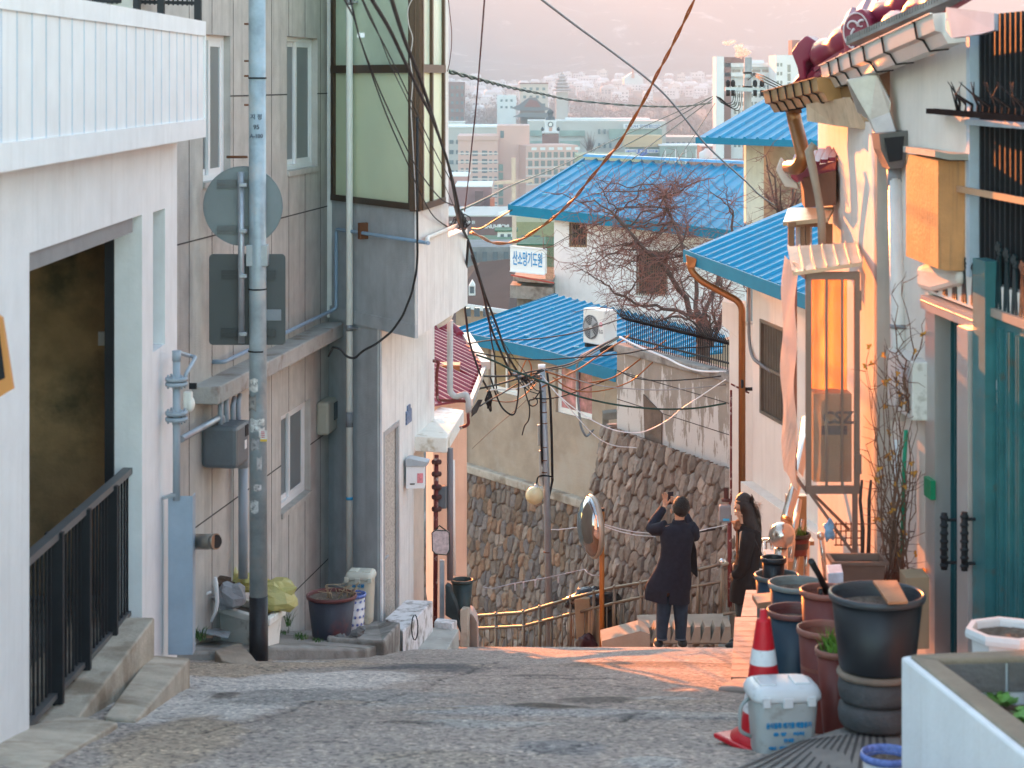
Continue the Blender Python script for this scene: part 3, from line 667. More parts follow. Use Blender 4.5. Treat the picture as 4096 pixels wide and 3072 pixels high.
m = MB().tube([P((453,460),rpz+.3), P((454,575),rpz+.3)], .02, 10); single('downpipe', 'narrow white pipe on the far corner beside the stone wall', 'pipe', m, PVC)
m = MB().bar(P((442,560),rpz-.05), P((442,618),rpz-.05), .05, .05); single('square_post', 'grey square metal post behind the red riser', 'post', m, STEEL)
# hanging pouch
bg_ = thing('hanging_pouch', 'pale pouch with dark trim hanging on the red gas riser', 'bag', P((440.5,556), rpz-.12))
o = lambda a, b: P(k(1,2,a,b), rpz-.12)
pl = [o(1140,135), o(1165,118), o(1235,122), o(1252,135), o(1255,245), o(1235,278), o(1165,272), o(1143,250)]
m = MB().prism(pl, (0,.05,0)); part(bg_, 'pouch', m, mat('pink_print_cloth', (.52,.42,.42,1), .8, var=.35, scale=25), bev=.006)
m = MB().tube(pl+[pl[0]], .006, 6).tube([o(1165,118), o(1188,88), o(1235,122)], .008, 6); part(bg_, 'trim', m, mat('dark_green_trim', (.01,.035,.03,1), .7))
# ================================================================ middle distance
def plane3(a, b, c):
    n = (b-a).cross(c-a).normalized(); n = n if n.z > 0 else -n; return a, n
def on(pl, p): return ray_plane(p, pl[0], pl[1])
def rib_roof(m, pl, poly, ea, eb, pitch=.24, rh=.03, rw=.07, th=.03, rw2=.03):
    """sheet with raised ribs; poly = pixels on plane pl, ribs run from pixel ea to pixel eb"""
    o, n = pl; pts = [on(pl, q) if not isinstance(q, Vector) else q for q in poly]; e = (on(pl, eb)-on(pl, ea)).normalized(); s = n.cross(e).normalized(); e = s.cross(n)
    m.prism(pts, -n*th)
    P2 = [((q-o).dot(s), (q-o).dot(e)) for q in pts]; lo = min(q[0] for q in P2); hi = max(q[0] for q in P2); x = lo+pitch*.4
    def rng(x):
        ts = []
        for i in range(len(P2)):
            a, b = P2[i], P2[(i+1) % len(P2)]
            if (a[0]-x)*(b[0]-x) < 0: ts.append(a[1]+(b[1]-a[1])*(x-a[0])/(b[0]-a[0]))
        return (min(ts), max(ts)) if len(ts) >= 2 else None
    while x < hi:
        r0, r1, rr = rng(x-rw/2), rng(x+rw/2), rng(x)
        if r0 and r1 and rr:
            t0 = max(r0[0], r1[0])-.0; t1 = min(r0[1], r1[1])
            f = lambda a, b, h: o+s*a+e*b+n*h
            m.add([f(x-rw/2,t0,.0005), f(x+rw/2,t0,.0005), f(x+rw2/2,t0,rh), f(x-rw2/2,t0,rh), f(x-rw/2,t1,.0005), f(x+rw/2,t1,.0005), f(x+rw2/2,t1,rh), f(x-rw2/2,t1,rh)], [(0,1,2,3)[::-1], (4,5,6,7), (1,5,6,2)[::-1], (0,4,7,3), (2,6,7,3)[::-1]])
        x += pitch
    return pts, e, s, n
def fascia(m, pts, n, h=.16, t=.02, drop=.01, over=.02):
    for a, b in zip(pts[:-1], pts[1:]):
        d = (b-a); out = d.cross(Vector((0,0,1))).normalized(); c = (a+b)/2
        m.obox(a+Vector((0,0,over)), d, -out*t if out.y > 0 else out*t, Vector((0,0,-h)))
def clamp(m, pl, gap=.05):
    o, n = pl
    m.v = [(q[0], q[1], min(q[2], o.z-(n.x*(q[0]-o.x)+n.y*(q[1]-o.y))/n.z-gap)) for q in m.v]
BEIGE = mat('stained_beige_render', (.37,.295,.22,1), .9, var=.25, scale=1.2, stain=(.42,.36,.29,1), samt=.5, sscale=.9, bump=.3, bscale=20)
BEIGE2 = mat('pale_beige_render', (.50,.43,.35,1), .9, var=.15, scale=1, stain=(.28,.23,.18,1), streak=.5, sscale=2, bump=.2)
WINP = mat('pvc_window_frame', (.75,.74,.70,1), .4, var=.04, bump=0)
# --- stone walls (each stone is real relief; colour per stone)
def stone_wall(name, label, org, du, nn, W_, H_, batter, cells, pal, nu, nv, seed, mortar=(.22,.19,.16), bulge=.09, msoft=.05, clip=None):
    rs = np.random.RandomState(seed); U, V = np.meshgrid(np.linspace(0, W_, nu), np.linspace(0, H_, nv))
    cu, cv = cells; nx = int(W_/cu)+4; ny = int(H_/cv)+4
    ii, jj = np.meshgrid(np.arange(nx), np.arange(ny)); pxs = ((ii-1.5+(jj % 2)*.5+rs.uniform(-.3,.3,ii.shape))*cu); pys = ((jj-1.5+rs.uniform(-.32,.32,ii.shape))*cv)
    ang = rs.uniform(-.5,.5,ii.shape); tint = rs.rand(*ii.shape); cidx = rs.randint(0, len(pal), ii.shape); tiltx = rs.uniform(-1,1,ii.shape); tilty = rs.uniform(-1,1,ii.shape); hgt = rs.uniform(.5,1,ii.shape)
    wu = U+(vnoise(U, V, .12, seed+1)-.5)*.05; wv = V+(vnoise(V, U, .12, seed+2)-.5)*.05
    gi = np.floor(wu/cu+1.5).astype(int); gj = np.floor(wv/cv+1.5).astype(int); best = np.full(U.shape, 9.); sec = best.copy(); bi = np.zeros(U.shape, int); bj = bi.copy()
    for a in range(-2, 3):
        for b in range(-2, 3):
            i = np.clip(gi+a, 0, nx-1); j = np.clip(gj+b, 0, ny-1); dx = (wu-pxs[j,i])/cu; dy = (wv-pys[j,i])/cv
            ca, sa = np.cos(ang[j,i]), np.sin(ang[j,i]); d = np.hypot(dx*ca+dy*sa, -dx*sa+dy*ca)
            c = d < best; sec = np.where(c, best, np.minimum(sec, np.where((i==bi)&(j==bj), 9, d))); bi = np.where(c, i, bi); bj = np.where(c, j, bj); best = np.where(c, d, best)
    edge = np.clip((sec-best)/msoft/4, 0, 1); prof = np.sqrt(np.clip(edge, 0, 1))
    rel = prof*bulge*hgt[bj,bi]*(1+.35*tiltx[bj,bi]*(wu-pxs[bj,bi])/cu+.35*tilty[bj,bi]*(wv-pys[bj,bi])/cv)+(vnoise(U, V, .06, seed+3)-.5)*.03*prof
    pal = np.array(pal); col = pal[cidx[bj,bi]]*(.7+.6*tint[bj,bi][..., None])*(.8+.4*vnoise(U, V, .09, seed+4)[..., None])
    mm = np.clip(1-edge*2.2, 0, 1)[..., None]; col = col*(1-mm)+np.array(mortar)*(.7+.5*vnoise(U, V, .3, seed+5)[..., None])*mm
    du = Vector(du); nn = Vector(nn); o = Vector(org)
    off = rel+batter*(H_-V*0-(H_-V))*1.0
    Xg = o.x+du.x*U+nn.x*(rel+batter*V); Yg = o.y+du.y*U+nn.y*(rel+batter*V); Zg = o.z-V
    if clip is not None: Zg, Xg, Yg = clip(U, V, Xg, Yg, Zg)
    col = np.concatenate([np.clip(col, .01, .8), np.ones(col.shape[:2]+(1,))], -1)
    mb = grid_mb(Xg, Yg, Zg, col); mb.sm = [False]*len(mb.f)
    ob = single(name, label, 'stone wall', mb, mat('rough_stone', (.2,.2,.2,1), .9, var=.15, scale=12, bump=.5, bscale=45, attr='Col')); ob.data.flip_normals() if (du.cross(Vector((0,0,-1)))).dot(nn) < 0 else None
    return ob
HW = Wall(1.59, 35, -.65, 1, -1); FW = Wall(2.996, 28, -.445, 1, -1)
stop = -7.45
uL = HW.at((440,470))[0]; uR = HW.at((606,500))[0]
stone_wall('stone_wall', 'brown and rust coloured rubble stone wall under the beige house', HW.p(uL, stop, .05), -HW.d, HW.n, uL-uR+.4, 4.2, .15, (.17,.25),
    [(.22,.15,.10),(.17,.13,.10),(.24,.145,.09),(.14,.12,.11),(.24,.19,.15),(.19,.16,.14)], 330, 250, 3, (.20,.165,.13), .08, .06)
uL2 = FW.at((612,420))[0]; uR2 = FW.at((760,480))[0]
def clipR(U, V, Xg, Yg, Zg): return Zg, Xg, Yg
stone_wall('stone_wall', 'grey brown rubble stone wall with upright stones under the stained concrete wall', FW.p(uL2, -5.36, .1), -FW.d, FW.n, uL2-uR2, 5.6, .22, (.16,.26),
    [(.25,.21,.17),(.19,.16,.13),(.30,.26,.215),(.24,.22,.19)], 330, 340, 8, (.12,.10,.085), .10, .05)
# side of the right stone wall (towards the left)
a = FW.p(uL2, -5.36, .1); bq = a+Vector((0,0,-5.6))+FW.n*1.23; m = MB().prism([a, bq, bq-FW.n*3.5, a-FW.n*2.3], -FW.d*.1)
single('wall_return', 'dark narrow return of the stone wall beside the beige house', 'wall', m, CONC)
m = MB().wbox(HW, uR-.3, uL, stop-.12, stop+.04, -.3, .16); single('mortar_cap', 'mortar cap along the top of the brown stone wall', 'wall cap', m, CONCL, bev=.03)
# --- stained concrete wall over the stones
top = FW.at((726,372))[1]; bot = FW.at((726,470))[1]
STW = mat('stained_white_wall', (.30,.27,.23,1), .9, var=.15, scale=2, bump=.3)
nt = STW.node_tree; b = nt.nodes['Principled BSDF']; src = b.inputs['Base Color'].links[0].from_socket
tcn = [n for n in nt.nodes if n.type == 'TEX_COORD'][0]; mp = nt.nodes.new('ShaderNodeMapping'); mp.inputs['Scale'].default_value = (3,3,.7); no = nt.nodes.new('ShaderNodeTexNoise'); no.inputs['Scale'].default_value = 1.6; no.inputs['Detail'].default_value = 8; no.inputs['Roughness'].default_value = .7
nt.links.new(tcn.outputs['Object'], mp.inputs[0]); nt.links.new(mp.outputs[0], no.inputs['Vector']); sx = nt.nodes.new('ShaderNodeSeparateXYZ'); nt.links.new(tcn.outputs['Object'], sx.inputs[0])
ma = nt.nodes.new('ShaderNodeMath'); ma.operation = 'MULTIPLY_ADD'; ma.inputs[1].default_value = -.14; nt.links.new(sx.outputs[2], ma.inputs[0]); nt.links.new(no.outputs[0], ma.inputs[2])
mr = nt.nodes.new('ShaderNodeMapRange'); mr.inputs[1].default_value = .385; mr.inputs[2].default_value = .42; nt.links.new(ma.outputs[0], mr.inputs[0])
mx = nt.nodes.new('ShaderNodeMix'); mx.data_type = 'RGBA'; nt.links.new(mr.outputs[0], mx.inputs[0]); nt.links.new(src, mx.inputs[6]); mx.inputs[7].default_value = (.56,.55,.52,1); nt.links.new(mx.outputs[2], b.inputs['Base Color'])
u0, u1_ = FW.at((744,400))[0], FW.at((617,380))[0]
sw_ = thing('stained_wall', 'stained concrete wall with peeling white paint above the grey stone wall', 'wall', FW.p(u1_, bot, 0))
m = MB().wslab(FW, u0, u1_, bot+.0, top-.13, (), .22); m.m = 1
for hh in (.42, .86): m.wbox(FW, u0, u1_, top-hh-.012, top-hh, -.01, .003)
part(sw_, 'face', m, [STW, JOINT])
m = MB().wbox(FW, u0, u1_+.03, top-.13, top, -.26, .05); part(sw_, 'coping', m, CONC, bev=.02)
a0, a1 = FW.at((663,440))[0], FW.at((646,440))[0]; m = MB().prism([FW.p(a1+.05, -4.75, .004), FW.p(a0, -4.95, .004), FW.p(a0+.02, bot-.0, .004), FW.p(a1, bot-.0, .004)], FW.n*.02); part(sw_, 'bare_patch', m, mat('bare_block', (.15,.115,.09,1), .95, var=.3, bump=.5))
# spiked iron fence on the wall
sp_ = thing('spiked_fence', 'black iron fence with outward spikes on top of the stained wall', 'fence', FW.p(u1_, top, -.1))
m = MB(); m2 = MB()
n_ = 52
for i in range(n_):
    u = u1_-.1-(u1_-u0-.5)*i/n_; m.bar(FW.p(u, top-.05, -.12), FW.p(u, top+.42, -.12), .012)
    for s_ in (-1, 1):
        m2.tube([FW.p(u, top+.36, -.12), FW.p(u+.03*s_, top+.42, -.02), FW.p(u+.12*s_, top+.60+.05*random.random(), .12)], [.010,.008,.002], 4)
m.bar(FW.p(u1_, top+.10, -.12), FW.p(u0+.3, top+.10, -.12), .025).bar(FW.p(u1_, top+.38, -.12), FW.p(u0+.3, top+.38, -.12), .03)
part(sp_, 'bars', m, DARKM); part(sp_, 'spikes', m2, DARKM)
# --- beige house with low blue roof
bh = thing('beige_house', 'beige rendered house with a low blue metal roof above the brown stone wall', 'house', HW.p(HW.at((540,480))[0], stop, 0))
pl1 = plane3(P((454,331),38.6), P((616,371),34.1), P((556,296),41.6))
w1 = win_rect(HW, 488.5, 518.5, 344, 397); w1 = (w1[0], w1[1], HW.at((518,397))[1], HW.at((503,340))[1])
w2_ = (HW.at((592,380))[0], HW.at((555.5,380))[0], HW.at((592,421))[1], HW.at((575,362))[1])
hl, hr = HW.at((440,400))[0], HW.at((605,400))[0]
m = MB().wslab(HW, hr, hl, stop-.1, -4.7, [w1, w2_], .2); m.obox(HW.p(hr, stop-.1, -.2), HW.d*.2, HW.n*-3.5, Vector((0,0,2.9)))
m.wbox(HW, HW.at((466,420))[0]-.02, HW.at((462,420))[0], stop-.1, -4.75, 0, .12)
clamp(m, pl1, .06); part(bh, 'wall', m, BEIGE)
slide_window(bh, HW, w1, mat_=WINP, glassm=mat('warm_window_glass', (.20,.14,.10,1), .15, var=.4, scale=3, bump=0, spec=.8))
w = slide_window(bh, HW, w2_, mat_=WINP, glassm=mat('pink_curtain_glass', (.35,.14,.16,1), .2, var=.7, scale=5, bump=0, spec=.7))
m = MB(); poly = [(453.5,331.5),(503,342),(541,350.5),(616,371.5),(625,362),(722,352),(725,335),(556,295)]
pts, e, s, n = rib_roof(m, pl1, poly, (454,331), (556,296), .245, .035, .055)
part(bh, 'roof', m, BLUER)
m = MB(); fascia(m, pts[:4], n, .21, .025, over=.03); d = (pts[-1]-pts[0]); m.obox(pts[0]+Vector((0,0,.04)), d, Vector((-.03,-.03,0)), Vector((0,0,-.12)))
part(bh, 'fascia', m, BLUEF)
m = MB()
for i in range(14):
    q = pts[0].lerp(pts[3], .05+.9*random.random())+e*random.uniform(.5,4); part(bh, 'roof_clip', MB().box(q+n*.03, (.09,.05,.03)), mat('teal_clip', (.05,.33,.48,1), .4))
# air conditioner
ac = thing('air_conditioner', 'white outdoor air conditioner with a round fan standing on the blue roof', 'air conditioner', P((597,345),35.6))
o = P((583,342.5), 35.6); ex = (P((611,349.5), 34.95)-o); ex.z = 0; ex = ex.normalized(); ey = Vector((-ex.y, ex.x, 0)); W_, D_, H_ = .62, .30, .62
W_ = .60
m = MB().obox(o, ex*W_, ey*D_, Vector((0,0,H_))); part(ac, 'case', m, mat('off_white_case', (.70,.70,.68,1), .45, var=.04, bump=0), bev=.02)
c = o+ex*.235+Vector((0,0,.30))-ey*.004
ring = lambda r, t, d=0: [c+ex*(r*math.cos(a))+Vector((0,0,r*math.sin(a)))-ey*d for a in [2*math.pi*i/t for i in range(t+1)]]
m = MB().prism(ring(.215, 28)[:-1], -ey*.003); part(ac, 'fan_well', m, mat('fan_grey', (.10,.11,.12,1), .6))
m = MB()
for r in (.215,.18,.145,.11,.075): m.tube(ring(r, 24, .014), .004, 5, caps=False)
for i in range(12): a = i*math.pi/6; m.tube([c+(ex*math.cos(a)+Vector((0,0,math.sin(a))))*r-ey*.016 for r in (.05,.215)], .0025, 4)
part(ac, 'grille', m, mat('grille_grey', (.35,.36,.37,1), .5))
m = MB()
for i in range(3):
    a = i*2.1+.5; d1 = ex*math.cos(a)+Vector((0,0,math.sin(a))); d2 = ex*math.cos(a+.75)+Vector((0,0,math.sin(a+.75))); m.prism([c+d1*.03-ey*.006, c+d1*.2-ey*.006, c+d2*.19-ey*.009, c+d2*.04-ey*.009], -ey*.002)
m.prism([c+ex*(.04*math.cos(a))+Vector((0,0,.04*math.sin(a)))-ey*.006 for a in [i*.4 for i in range(16)]], -ey*.008)
part(ac, 'fan', m, mat('fan_blade', (.45,.47,.48,1), .4))
m = MB(); letter(m, 'LG', o+ex*.52-ey*.003+Vector((0,0,.24)), ex, (0,0,1), .085, .003); part(ac, 'lettering', m, mat('letter_grey', (.22,.23,.25,1), .6))
lc = o+ex*.52-ey*.002+Vector((0,0,.37)); m = MB().prism([lc+ex*(.045*math.cos(a))+Vector((0,0,.045*math.sin(a))) for a in [i*.314 for i in range(20)]], -ey*.003); part(ac, 'badge', m, mat('badge_rose', (.62,.25,.30,1), .6))
m = MB().prism([lc+ex*(.022*math.cos(a))+Vector((0,0,.022*math.sin(a)))-ey*.003 for a in [i*.314 for i in range(20)]], -ey*.001); part(ac, 'badge_face', m, mat('badge_pale', (.72,.45,.48,1), .6))
m = MB().obox(o+ex*.05+Vector((0,0,-.07)), ex*.06, ey*.3, Vector((0,0,.07))).obox(o+ex*.48+Vector((0,0,-.12)), ex*.06, ey*.3, Vector((0,0,.12))); part(ac, 'feet', m, DARKM)
# hanging conduit on the beige wall
m = MB().tube(pipe_bend([P(k(2,1,a,b), z) for a, b, z in ((690,525,34.4),(560,590,34.5),(440,655,34.6),(420,700,34.6),(425,900,34.7),(445,1110,34.7),(480,1175,34.7),(525,1130,35.0))], .1), .022, 8); single('conduit', 'grey air conditioner conduit hanging down the beige wall', 'cable', m, mat('conduit_grey', (.17,.18,.19,1), .6))
# gable box left of stained wall
m = MB().obox(P(k(2,1,590,1020),33.6), P(k(2,1,682,1010),33.6)-P(k(2,1,590,1020),33.6), Vector((0,.3,0)), Vector((0,0,-.12))).obox(P(k(2,1,588,1050),33.65), Vector((.1,0,0)), Vector((0,.2,0)), Vector((0,0,-1.6))); single('wooden_prop', 'old grey timber prop in the gap beside the stone wall', 'beam', m, mat('grey_wood', (.16,.145,.12,1), .9, var=.3))
# --- red roof house
rh = thing('red_roof_house', 'small house with a burgundy ribbed metal roof behind the white house', 'house', P((440,600), 27))
plr = plane3(P((466,337),29.5), P((482,366),27), P((430,340),28.0))
m = MB(); poly = [(424,326),(452,326),(466,337),(482,366),(470,398),(424,406)]
pts, e, s, n = rib_roof(m, plr, poly, (433,364), (473,384), .2, .03, .06); part(rh, 'roof', m, REDR)
m = MB().tube([on(plr, (425,327))+n*.03, on(plr, (452,329))+n*.03, on(plr,(460,338))+n*.03], .07, 10); part(rh, 'ridge', m, REDR)
a, b, c = on(plr,(462,337)), on(plr,(482,367)), on(plr,(468,400))
m = MB().bar(a+Vector((.05,0,.02)), b+Vector((.05,0,.02)), .12, .1); m.bar(b+Vector((.03,0,-.03)), c+Vector((.03,0,-.03)), .05, .08); part(rh, 'gutter', m, mat('pale_gutter', (.55,.52,.48,1), .35, .2))
m = MB().obox(P((433,640),26.6), Vector((.45,0,0)), Vector((-.2,2.5,0)), Vector((0,0,3.2))); part(rh, 'wall', m, BEIGE2)
m = MB().obox(P((438,387),25.8), Vector((.28,0,0)), Vector((0,.3,0)), Vector((0,0,.28))); part(rh, 'brown_box', m, mat('brown_cladding', (.30,.12,.05,1), .5, var=.2))
# small corrugated dish-like visor + lit edge
m = MB().prism([P(k(1,1,1395,1000),24), P(k(1,1,1440,930),24), P(k(1,1,1468,930),24.1), P(k(1,1,1430,1010),24.3), P(k(1,1,1395,1040),24.3)], (0,0,-.01)); single('plastic_visor', 'small dark corrugated visor under the red roof', 'visor', m, mat('dark_corrugated', (.04,.05,.06,1), .4, bump=.3, bscale=30))
# --- upper blue roof house
uh = thing('white_blue_roof_house', 'white walled house with the large blue ribbed roof behind the bare tree', 'house', P((640,300), 48))
plu = plane3(P((510,206),48), P((650,221),46), P((585,160),54))
m = MB(); poly = [(510,206.5),(650,222),(748,234),(748,167),(585,159.5)]
pts, e, s, n = rib_roof(m, plu, poly, (514,206), (588,161), .32, .05, .10); part(uh, 'roof', m, BLUER)
m = MB(); fascia(m, pts[:3], n, .24, .03, over=.04); q0, q1 = pts[0], pts[4]; m.obox(q0+Vector((0,0,.05)), q1-q0, Vector((-.05,0,0)), Vector((0,0,-.14))); part(uh, 'fascia', m, BLUEF)
m = MB().bar(pts[4]+n*.12, pts[3]+n*.12, .34, .07); part(uh, 'ridge_cap', m, mat('blue_ridge', (.10,.33,.60,1), .4, spec=.6))
m = MB()
for i in range(12):
    q = pts[0].lerp(pts[1], random.random()*1.3)+e*random.uniform(1,6); part(uh, 'roof_clip', MB().box(q+n*.04, (.12,.07,.04)), mat('teal_clip', 0))
UW = Wall(P((554,260),47.6).x, 47.6, 1, -.28, -1)
wa = UW.rect((569,222), (587,247.5)); wb2 = UW.rect((636,249), (668,297)); ue = UW.at((745,260))[0]
m = MB().wslab(UW, 0, ue, -6.2, -3.25, [wa, wb2], .2); m.obox(UW.p(0,-6.2,-.2), UW.d*.2, Vector((0.2,6,0)), Vector((0,0,3))); clamp(m, plu, .08); part(uh, 'wall', m, WHITE)
def lattice(par, W, r, frame, nb, d=-.06, dark=GLASSD):
    a, b, c, e_ = r; m = MB(); f = .05
    m.wbox(W, a, b, c, c+f, d-.03, d+.03).wbox(W, a, b, e_-f, e_, d-.03, d+.03).wbox(W, a, a+f, c+f, e_-f, d-.03, d+.03).wbox(W, b-f, b, c+f, e_-f, d-.03, d+.03)
    w = part(par, 'window', m, frame); m = MB().wbox(W, a+f, b-f, c+f, e_-f, d-.06, d-.05); part(w, 'pane', m, dark)
    m = MB()
    for i in range(nb): u = a+(b-a)*(i+.5)/nb; m.wbox(W, u-.01, u+.01, c+.02, e_-.02, d+.05, d+.07)
    m.wbox(W, a, b, (c+e_)/2-.01, (c+e_)/2+.01, d+.07, d+.085); part(w, 'grille', m, mat('rusty_grille', (.10,.075,.055,1), .6)); return w
lattice(uh, UW, wa, mat('tan_frame', (.42,.28,.15,1), .6), 7); lattice(uh, UW, wb2, WINP, 14)
# --- prayer house terrace with its sign
th = thing('terrace', 'concrete terrace with green railings carrying the white lettered sign', 'terrace', P((530,300), 47))
m = MB().obox(P((510,285),47), P((553,288),46.4)-P((510,285),47), Vector((.2,3,0)), Vector((0,0,-.3))).obox(P((513,281),46.9), P((553,284),46.4)-P((513,281),46.9), Vector((.2,3,0)), Vector((0,0,.10))).obox(P((517,318),47.6), Vector((1.2,0,0)), Vector((.2,3,0)), Vector((0,0,.9))); part(th, 'slab', m, CONC)
m = MB()
for i in range(9): q = P((546+i*.9,277),46.6); m.bar(q+Vector((0,0,-.1)), q+Vector((0,0,.95)), .012)
m.bar(P((545,257),46.6), P((554,258),46.5), .03); part(th, 'railing', m, mat('green_railing', (.02,.09,.05,1), .5))
m = MB().tube([P((511,275),46.4), P((554,283),46.2)], .02, 6); part(th, 'red_rail', m, mat('red_rail', (.5,.08,.06,1), .5))
sg = thing('lettered_sign', 'white box sign with blue Korean lettering on the terrace', 'sign', P((528,274), 46.2))
o = P((510,271),46.4); ex = P((545,274.5),46.0)-o; wd = ex.length; ex.normalize(); hh = (P((510,246),46.4)-o).z
m = MB().obox(o, ex*wd, Vector((.05,.22,0)), Vector((0,0,hh))); part(sg, 'box', m, mat('sign_white', (.80,.80,.80,1), .4, var=.03, bump=0), bev=.015)
m = MB(); letter(m, '산소망기도원', o+ex*wd/2+Vector((0,-.012,hh/2)), ex, (0,0,1), hh*.62, .006, width=wd*.84); part(sg, 'lettering', m, mat('sign_blue', (.05,.28,.55,1), .5))
for z_ in (0, hh): part(sg, 'rim', MB().bar(o+Vector((0,-.01,z_)), o+ex*wd+Vector((0,-.01,z_)), .03), FRAMEW)
# --- right hand beige pillar and top blue roof
rb = thing('upper_blue_roof_house', 'tall house with a blue ribbed roof on a pale pillar behind the orange gutter', 'house', P((765,220), 40))
pl4 = plane3(P((697,138),40), P((806,141),38), P((790,84),46))
m = MB(); poly = [(696.5,138),(806,141.5),(830,141.5),(830,72),(799,79)]
pts, e, s, n = rib_roof(m, pl4, poly, (698,138), (799,79), .30, .05, .10); part(rb, 'roof', m, BLUER)
m = MB(); fascia(m, pts[:3], n, .13, .03, over=.02); part(rb, 'fascia', m, BLUEF)
m = MB().obox(P((746,225),40.5), Vector((18/2000*40.5,0,0)), Vector((0,.4,0)), Vector((0,0,1.75))); part(rb, 'pillar', m, mat('cream_pillar', (.60,.55,.46,1), .8, var=.1, stain=(.3,.25,.2,1), streak=.4), bev=.02)
m = MB().obox(P((760,225),41.2), Vector((1.6,-.3,0)), Vector((0,.3,0)), Vector((0,0,1.75))); part(rb, 'wall', m, mat('brown_stained_wall', (.33,.27,.20,1), .9, var=.3, scale=2, stain=(.15,.12,.09,1), samt=.4))
# --- house on the right with the orange downpipe
rr_ = thing('downpipe_house', 'white rendered house with a blue roof and an orange downpipe on the right', 'house', P((770,560), 25))
pl3 = plane3(P((685,252),27), P((787,290),23.5), P((789,208),29.5))
m = MB(); poly = [(684.5,251.5),(787,290),(840,309),(840,186),(789,208)]
pts, e, s, n = rib_roof(m, pl3, poly, (686,251), (789,209), .22, .035, .07); part(rr_, 'roof', m, BLUER)
m = MB(); fascia(m, pts[:3], n, .17, .02, over=.03); part(rr_, 'fascia', m, BLUEF)
H3 = Wall(3.16, 26, -.17, 1, -1); u0, u1_ = H3.at((885,400))[0], H3.at((752.5,400))[0]
w5 = (H3.at((789,380))[0], H3.at((761.5,380))[0], H3.at((788,427))[1], H3.at((761.5,319))[1])
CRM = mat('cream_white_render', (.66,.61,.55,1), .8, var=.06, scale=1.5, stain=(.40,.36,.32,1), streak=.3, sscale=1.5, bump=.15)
m = MB().wslab(H3, u0, u1_, -9, -2.45, [w5], .2); lg = H3.at((752.5,481))[1]; m.wbox(H3, u0, u1_, -9, lg, 0, .16)
m.wbox(H3, u1_-.2, u1_, -9, -2.45, -2.2, -.2)
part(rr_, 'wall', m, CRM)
a, b, c, e_ = w5; m = MB().wbox(H3, a, b, c, e_, -.16, -.12); w = part(rr_, 'window', m, mat('window_shadow', (.06,.05,.045,1), .5))
m = MB()
for i in range(17): u = a+(b-a)*(i+.5)/17; m.wbox(H3, u-.013, u+.013, c+.04, e_-.04, -.04, -.01)
m.wbox(H3, a-.03, b+.03, c-.01, c+.03, -.05, .02).wbox(H3, a-.03, b+.03, e_-.04, e_, -.05, .02).wbox(H3, a-.03, b+.03, (c+e_)/2-.02, (c+e_)/2+.02, -.01, .02).wbox(H3, b-.03, b+.03, c+.03, e_-.04, -.05, .02)
part(w, 'grille', m, mat('bronze_grille', (.14,.115,.09,1), .5, .3))
# white boundary pillar in front
x0 = P((722,320),27.2); x1 = P((753,320),26.6)
bp = thing('boundary_wall', 'white plastered end wall behind the orange downpipe', 'wall', P((735,640), 27))
m = MB().obox(x0+Vector((.1,0,-5.5)), (x1-x0)-Vector((.1,0,0)), Vector((.1,.5,0)), Vector((0,0,5.42))); part(bp, 'wall', m, CRM)
t0 = P((722,302),27.2); m = MB().prism([P((722,301),27.2), P((744,306),26.8), P((744,344),26.8), P((722,325),27.2)], Vector((.1,.6,0))); part(bp, 'head', m, CRM, bev=.01)
# orange downpipe
z_ = 26.3
dpp = thing('orange_downpipe', 'long orange brown downpipe bending down from the blue roof corner', 'pipe', P((742,495), z_))
m = MB().tube(pipe_bend([P((689,262),z_+.3), P((692,272),z_+.3), P((701,281),z_+.25), P((742,303),z_), P((742,494),z_)], .12, 5), .046, 12); part(dpp, 'pipe', m, ORANGE)
m = MB().prism([P((686,255),z_+.25), P((697,259),z_+.2), P((695,268),z_+.2), P((688,268),z_+.25)], (0,.12,0)); part(dpp, 'hopper', m, ORANGE, bev=.01)
m = MB().tube([P((741,384),z_-.06), P((743.3,384),z_-.06)], .056, 12); m.box(P((749,389),z_), (.1,.05,.04)); part(dpp, 'clamp', m, DARKM)
m = MB().tube(pipe_bend([P((731,390),z_), P((731,500),z_), P((729.5,505),z_), P((729,512),z_)], .05), .016, 8).tube([P((731,384),z_), P((749,393),z_)], .013, 6); single('red_wall_pipe', 'thin maroon pipe beside the orange downpipe', 'pipe', m, RP)
m = MB().tube(pipe_bend([P((749,285),z_-.1), P((749,340),z_-.1), P((752,358),z_-.3), P((771,372),z_-1.0)], .15), .022, 8); single('cable', 'dark grey cable bundle curving to the barred window', 'cable', m, mat('conduit_grey', 0))
m = MB().tube([P((729.5,515),26), P((730,607),26)], .03, 10); single('maroon_post', 'flaking maroon post behind the woman', 'post', m, RP)
gm = thing('gas_meter', 'grey gas meter with blue label on a pipe behind the woman', 'meter', P((728,523), 25.9))
m = MB().obox(P((719.5,523),25.8), (.15,0,0), (0,.12,0), (0,0,.22)); part(gm, 'case', m, mat('meter_mid', (.20,.22,.24,1), .45), bev=.02)
m = MB().obox(P((723,521),25.79), (.08,0,0), (0,.004,0), (0,0,.03)); part(gm, 'label', m, mat('blue_label', 0))
m = MB().lathe(P((726,499),25.9), [(0,-.03),(.06,-.03),(.06,0),(.03,.01),(.03,.14)], 12); part(gm, 'valve', m, mat('rusty_maroon', 0))
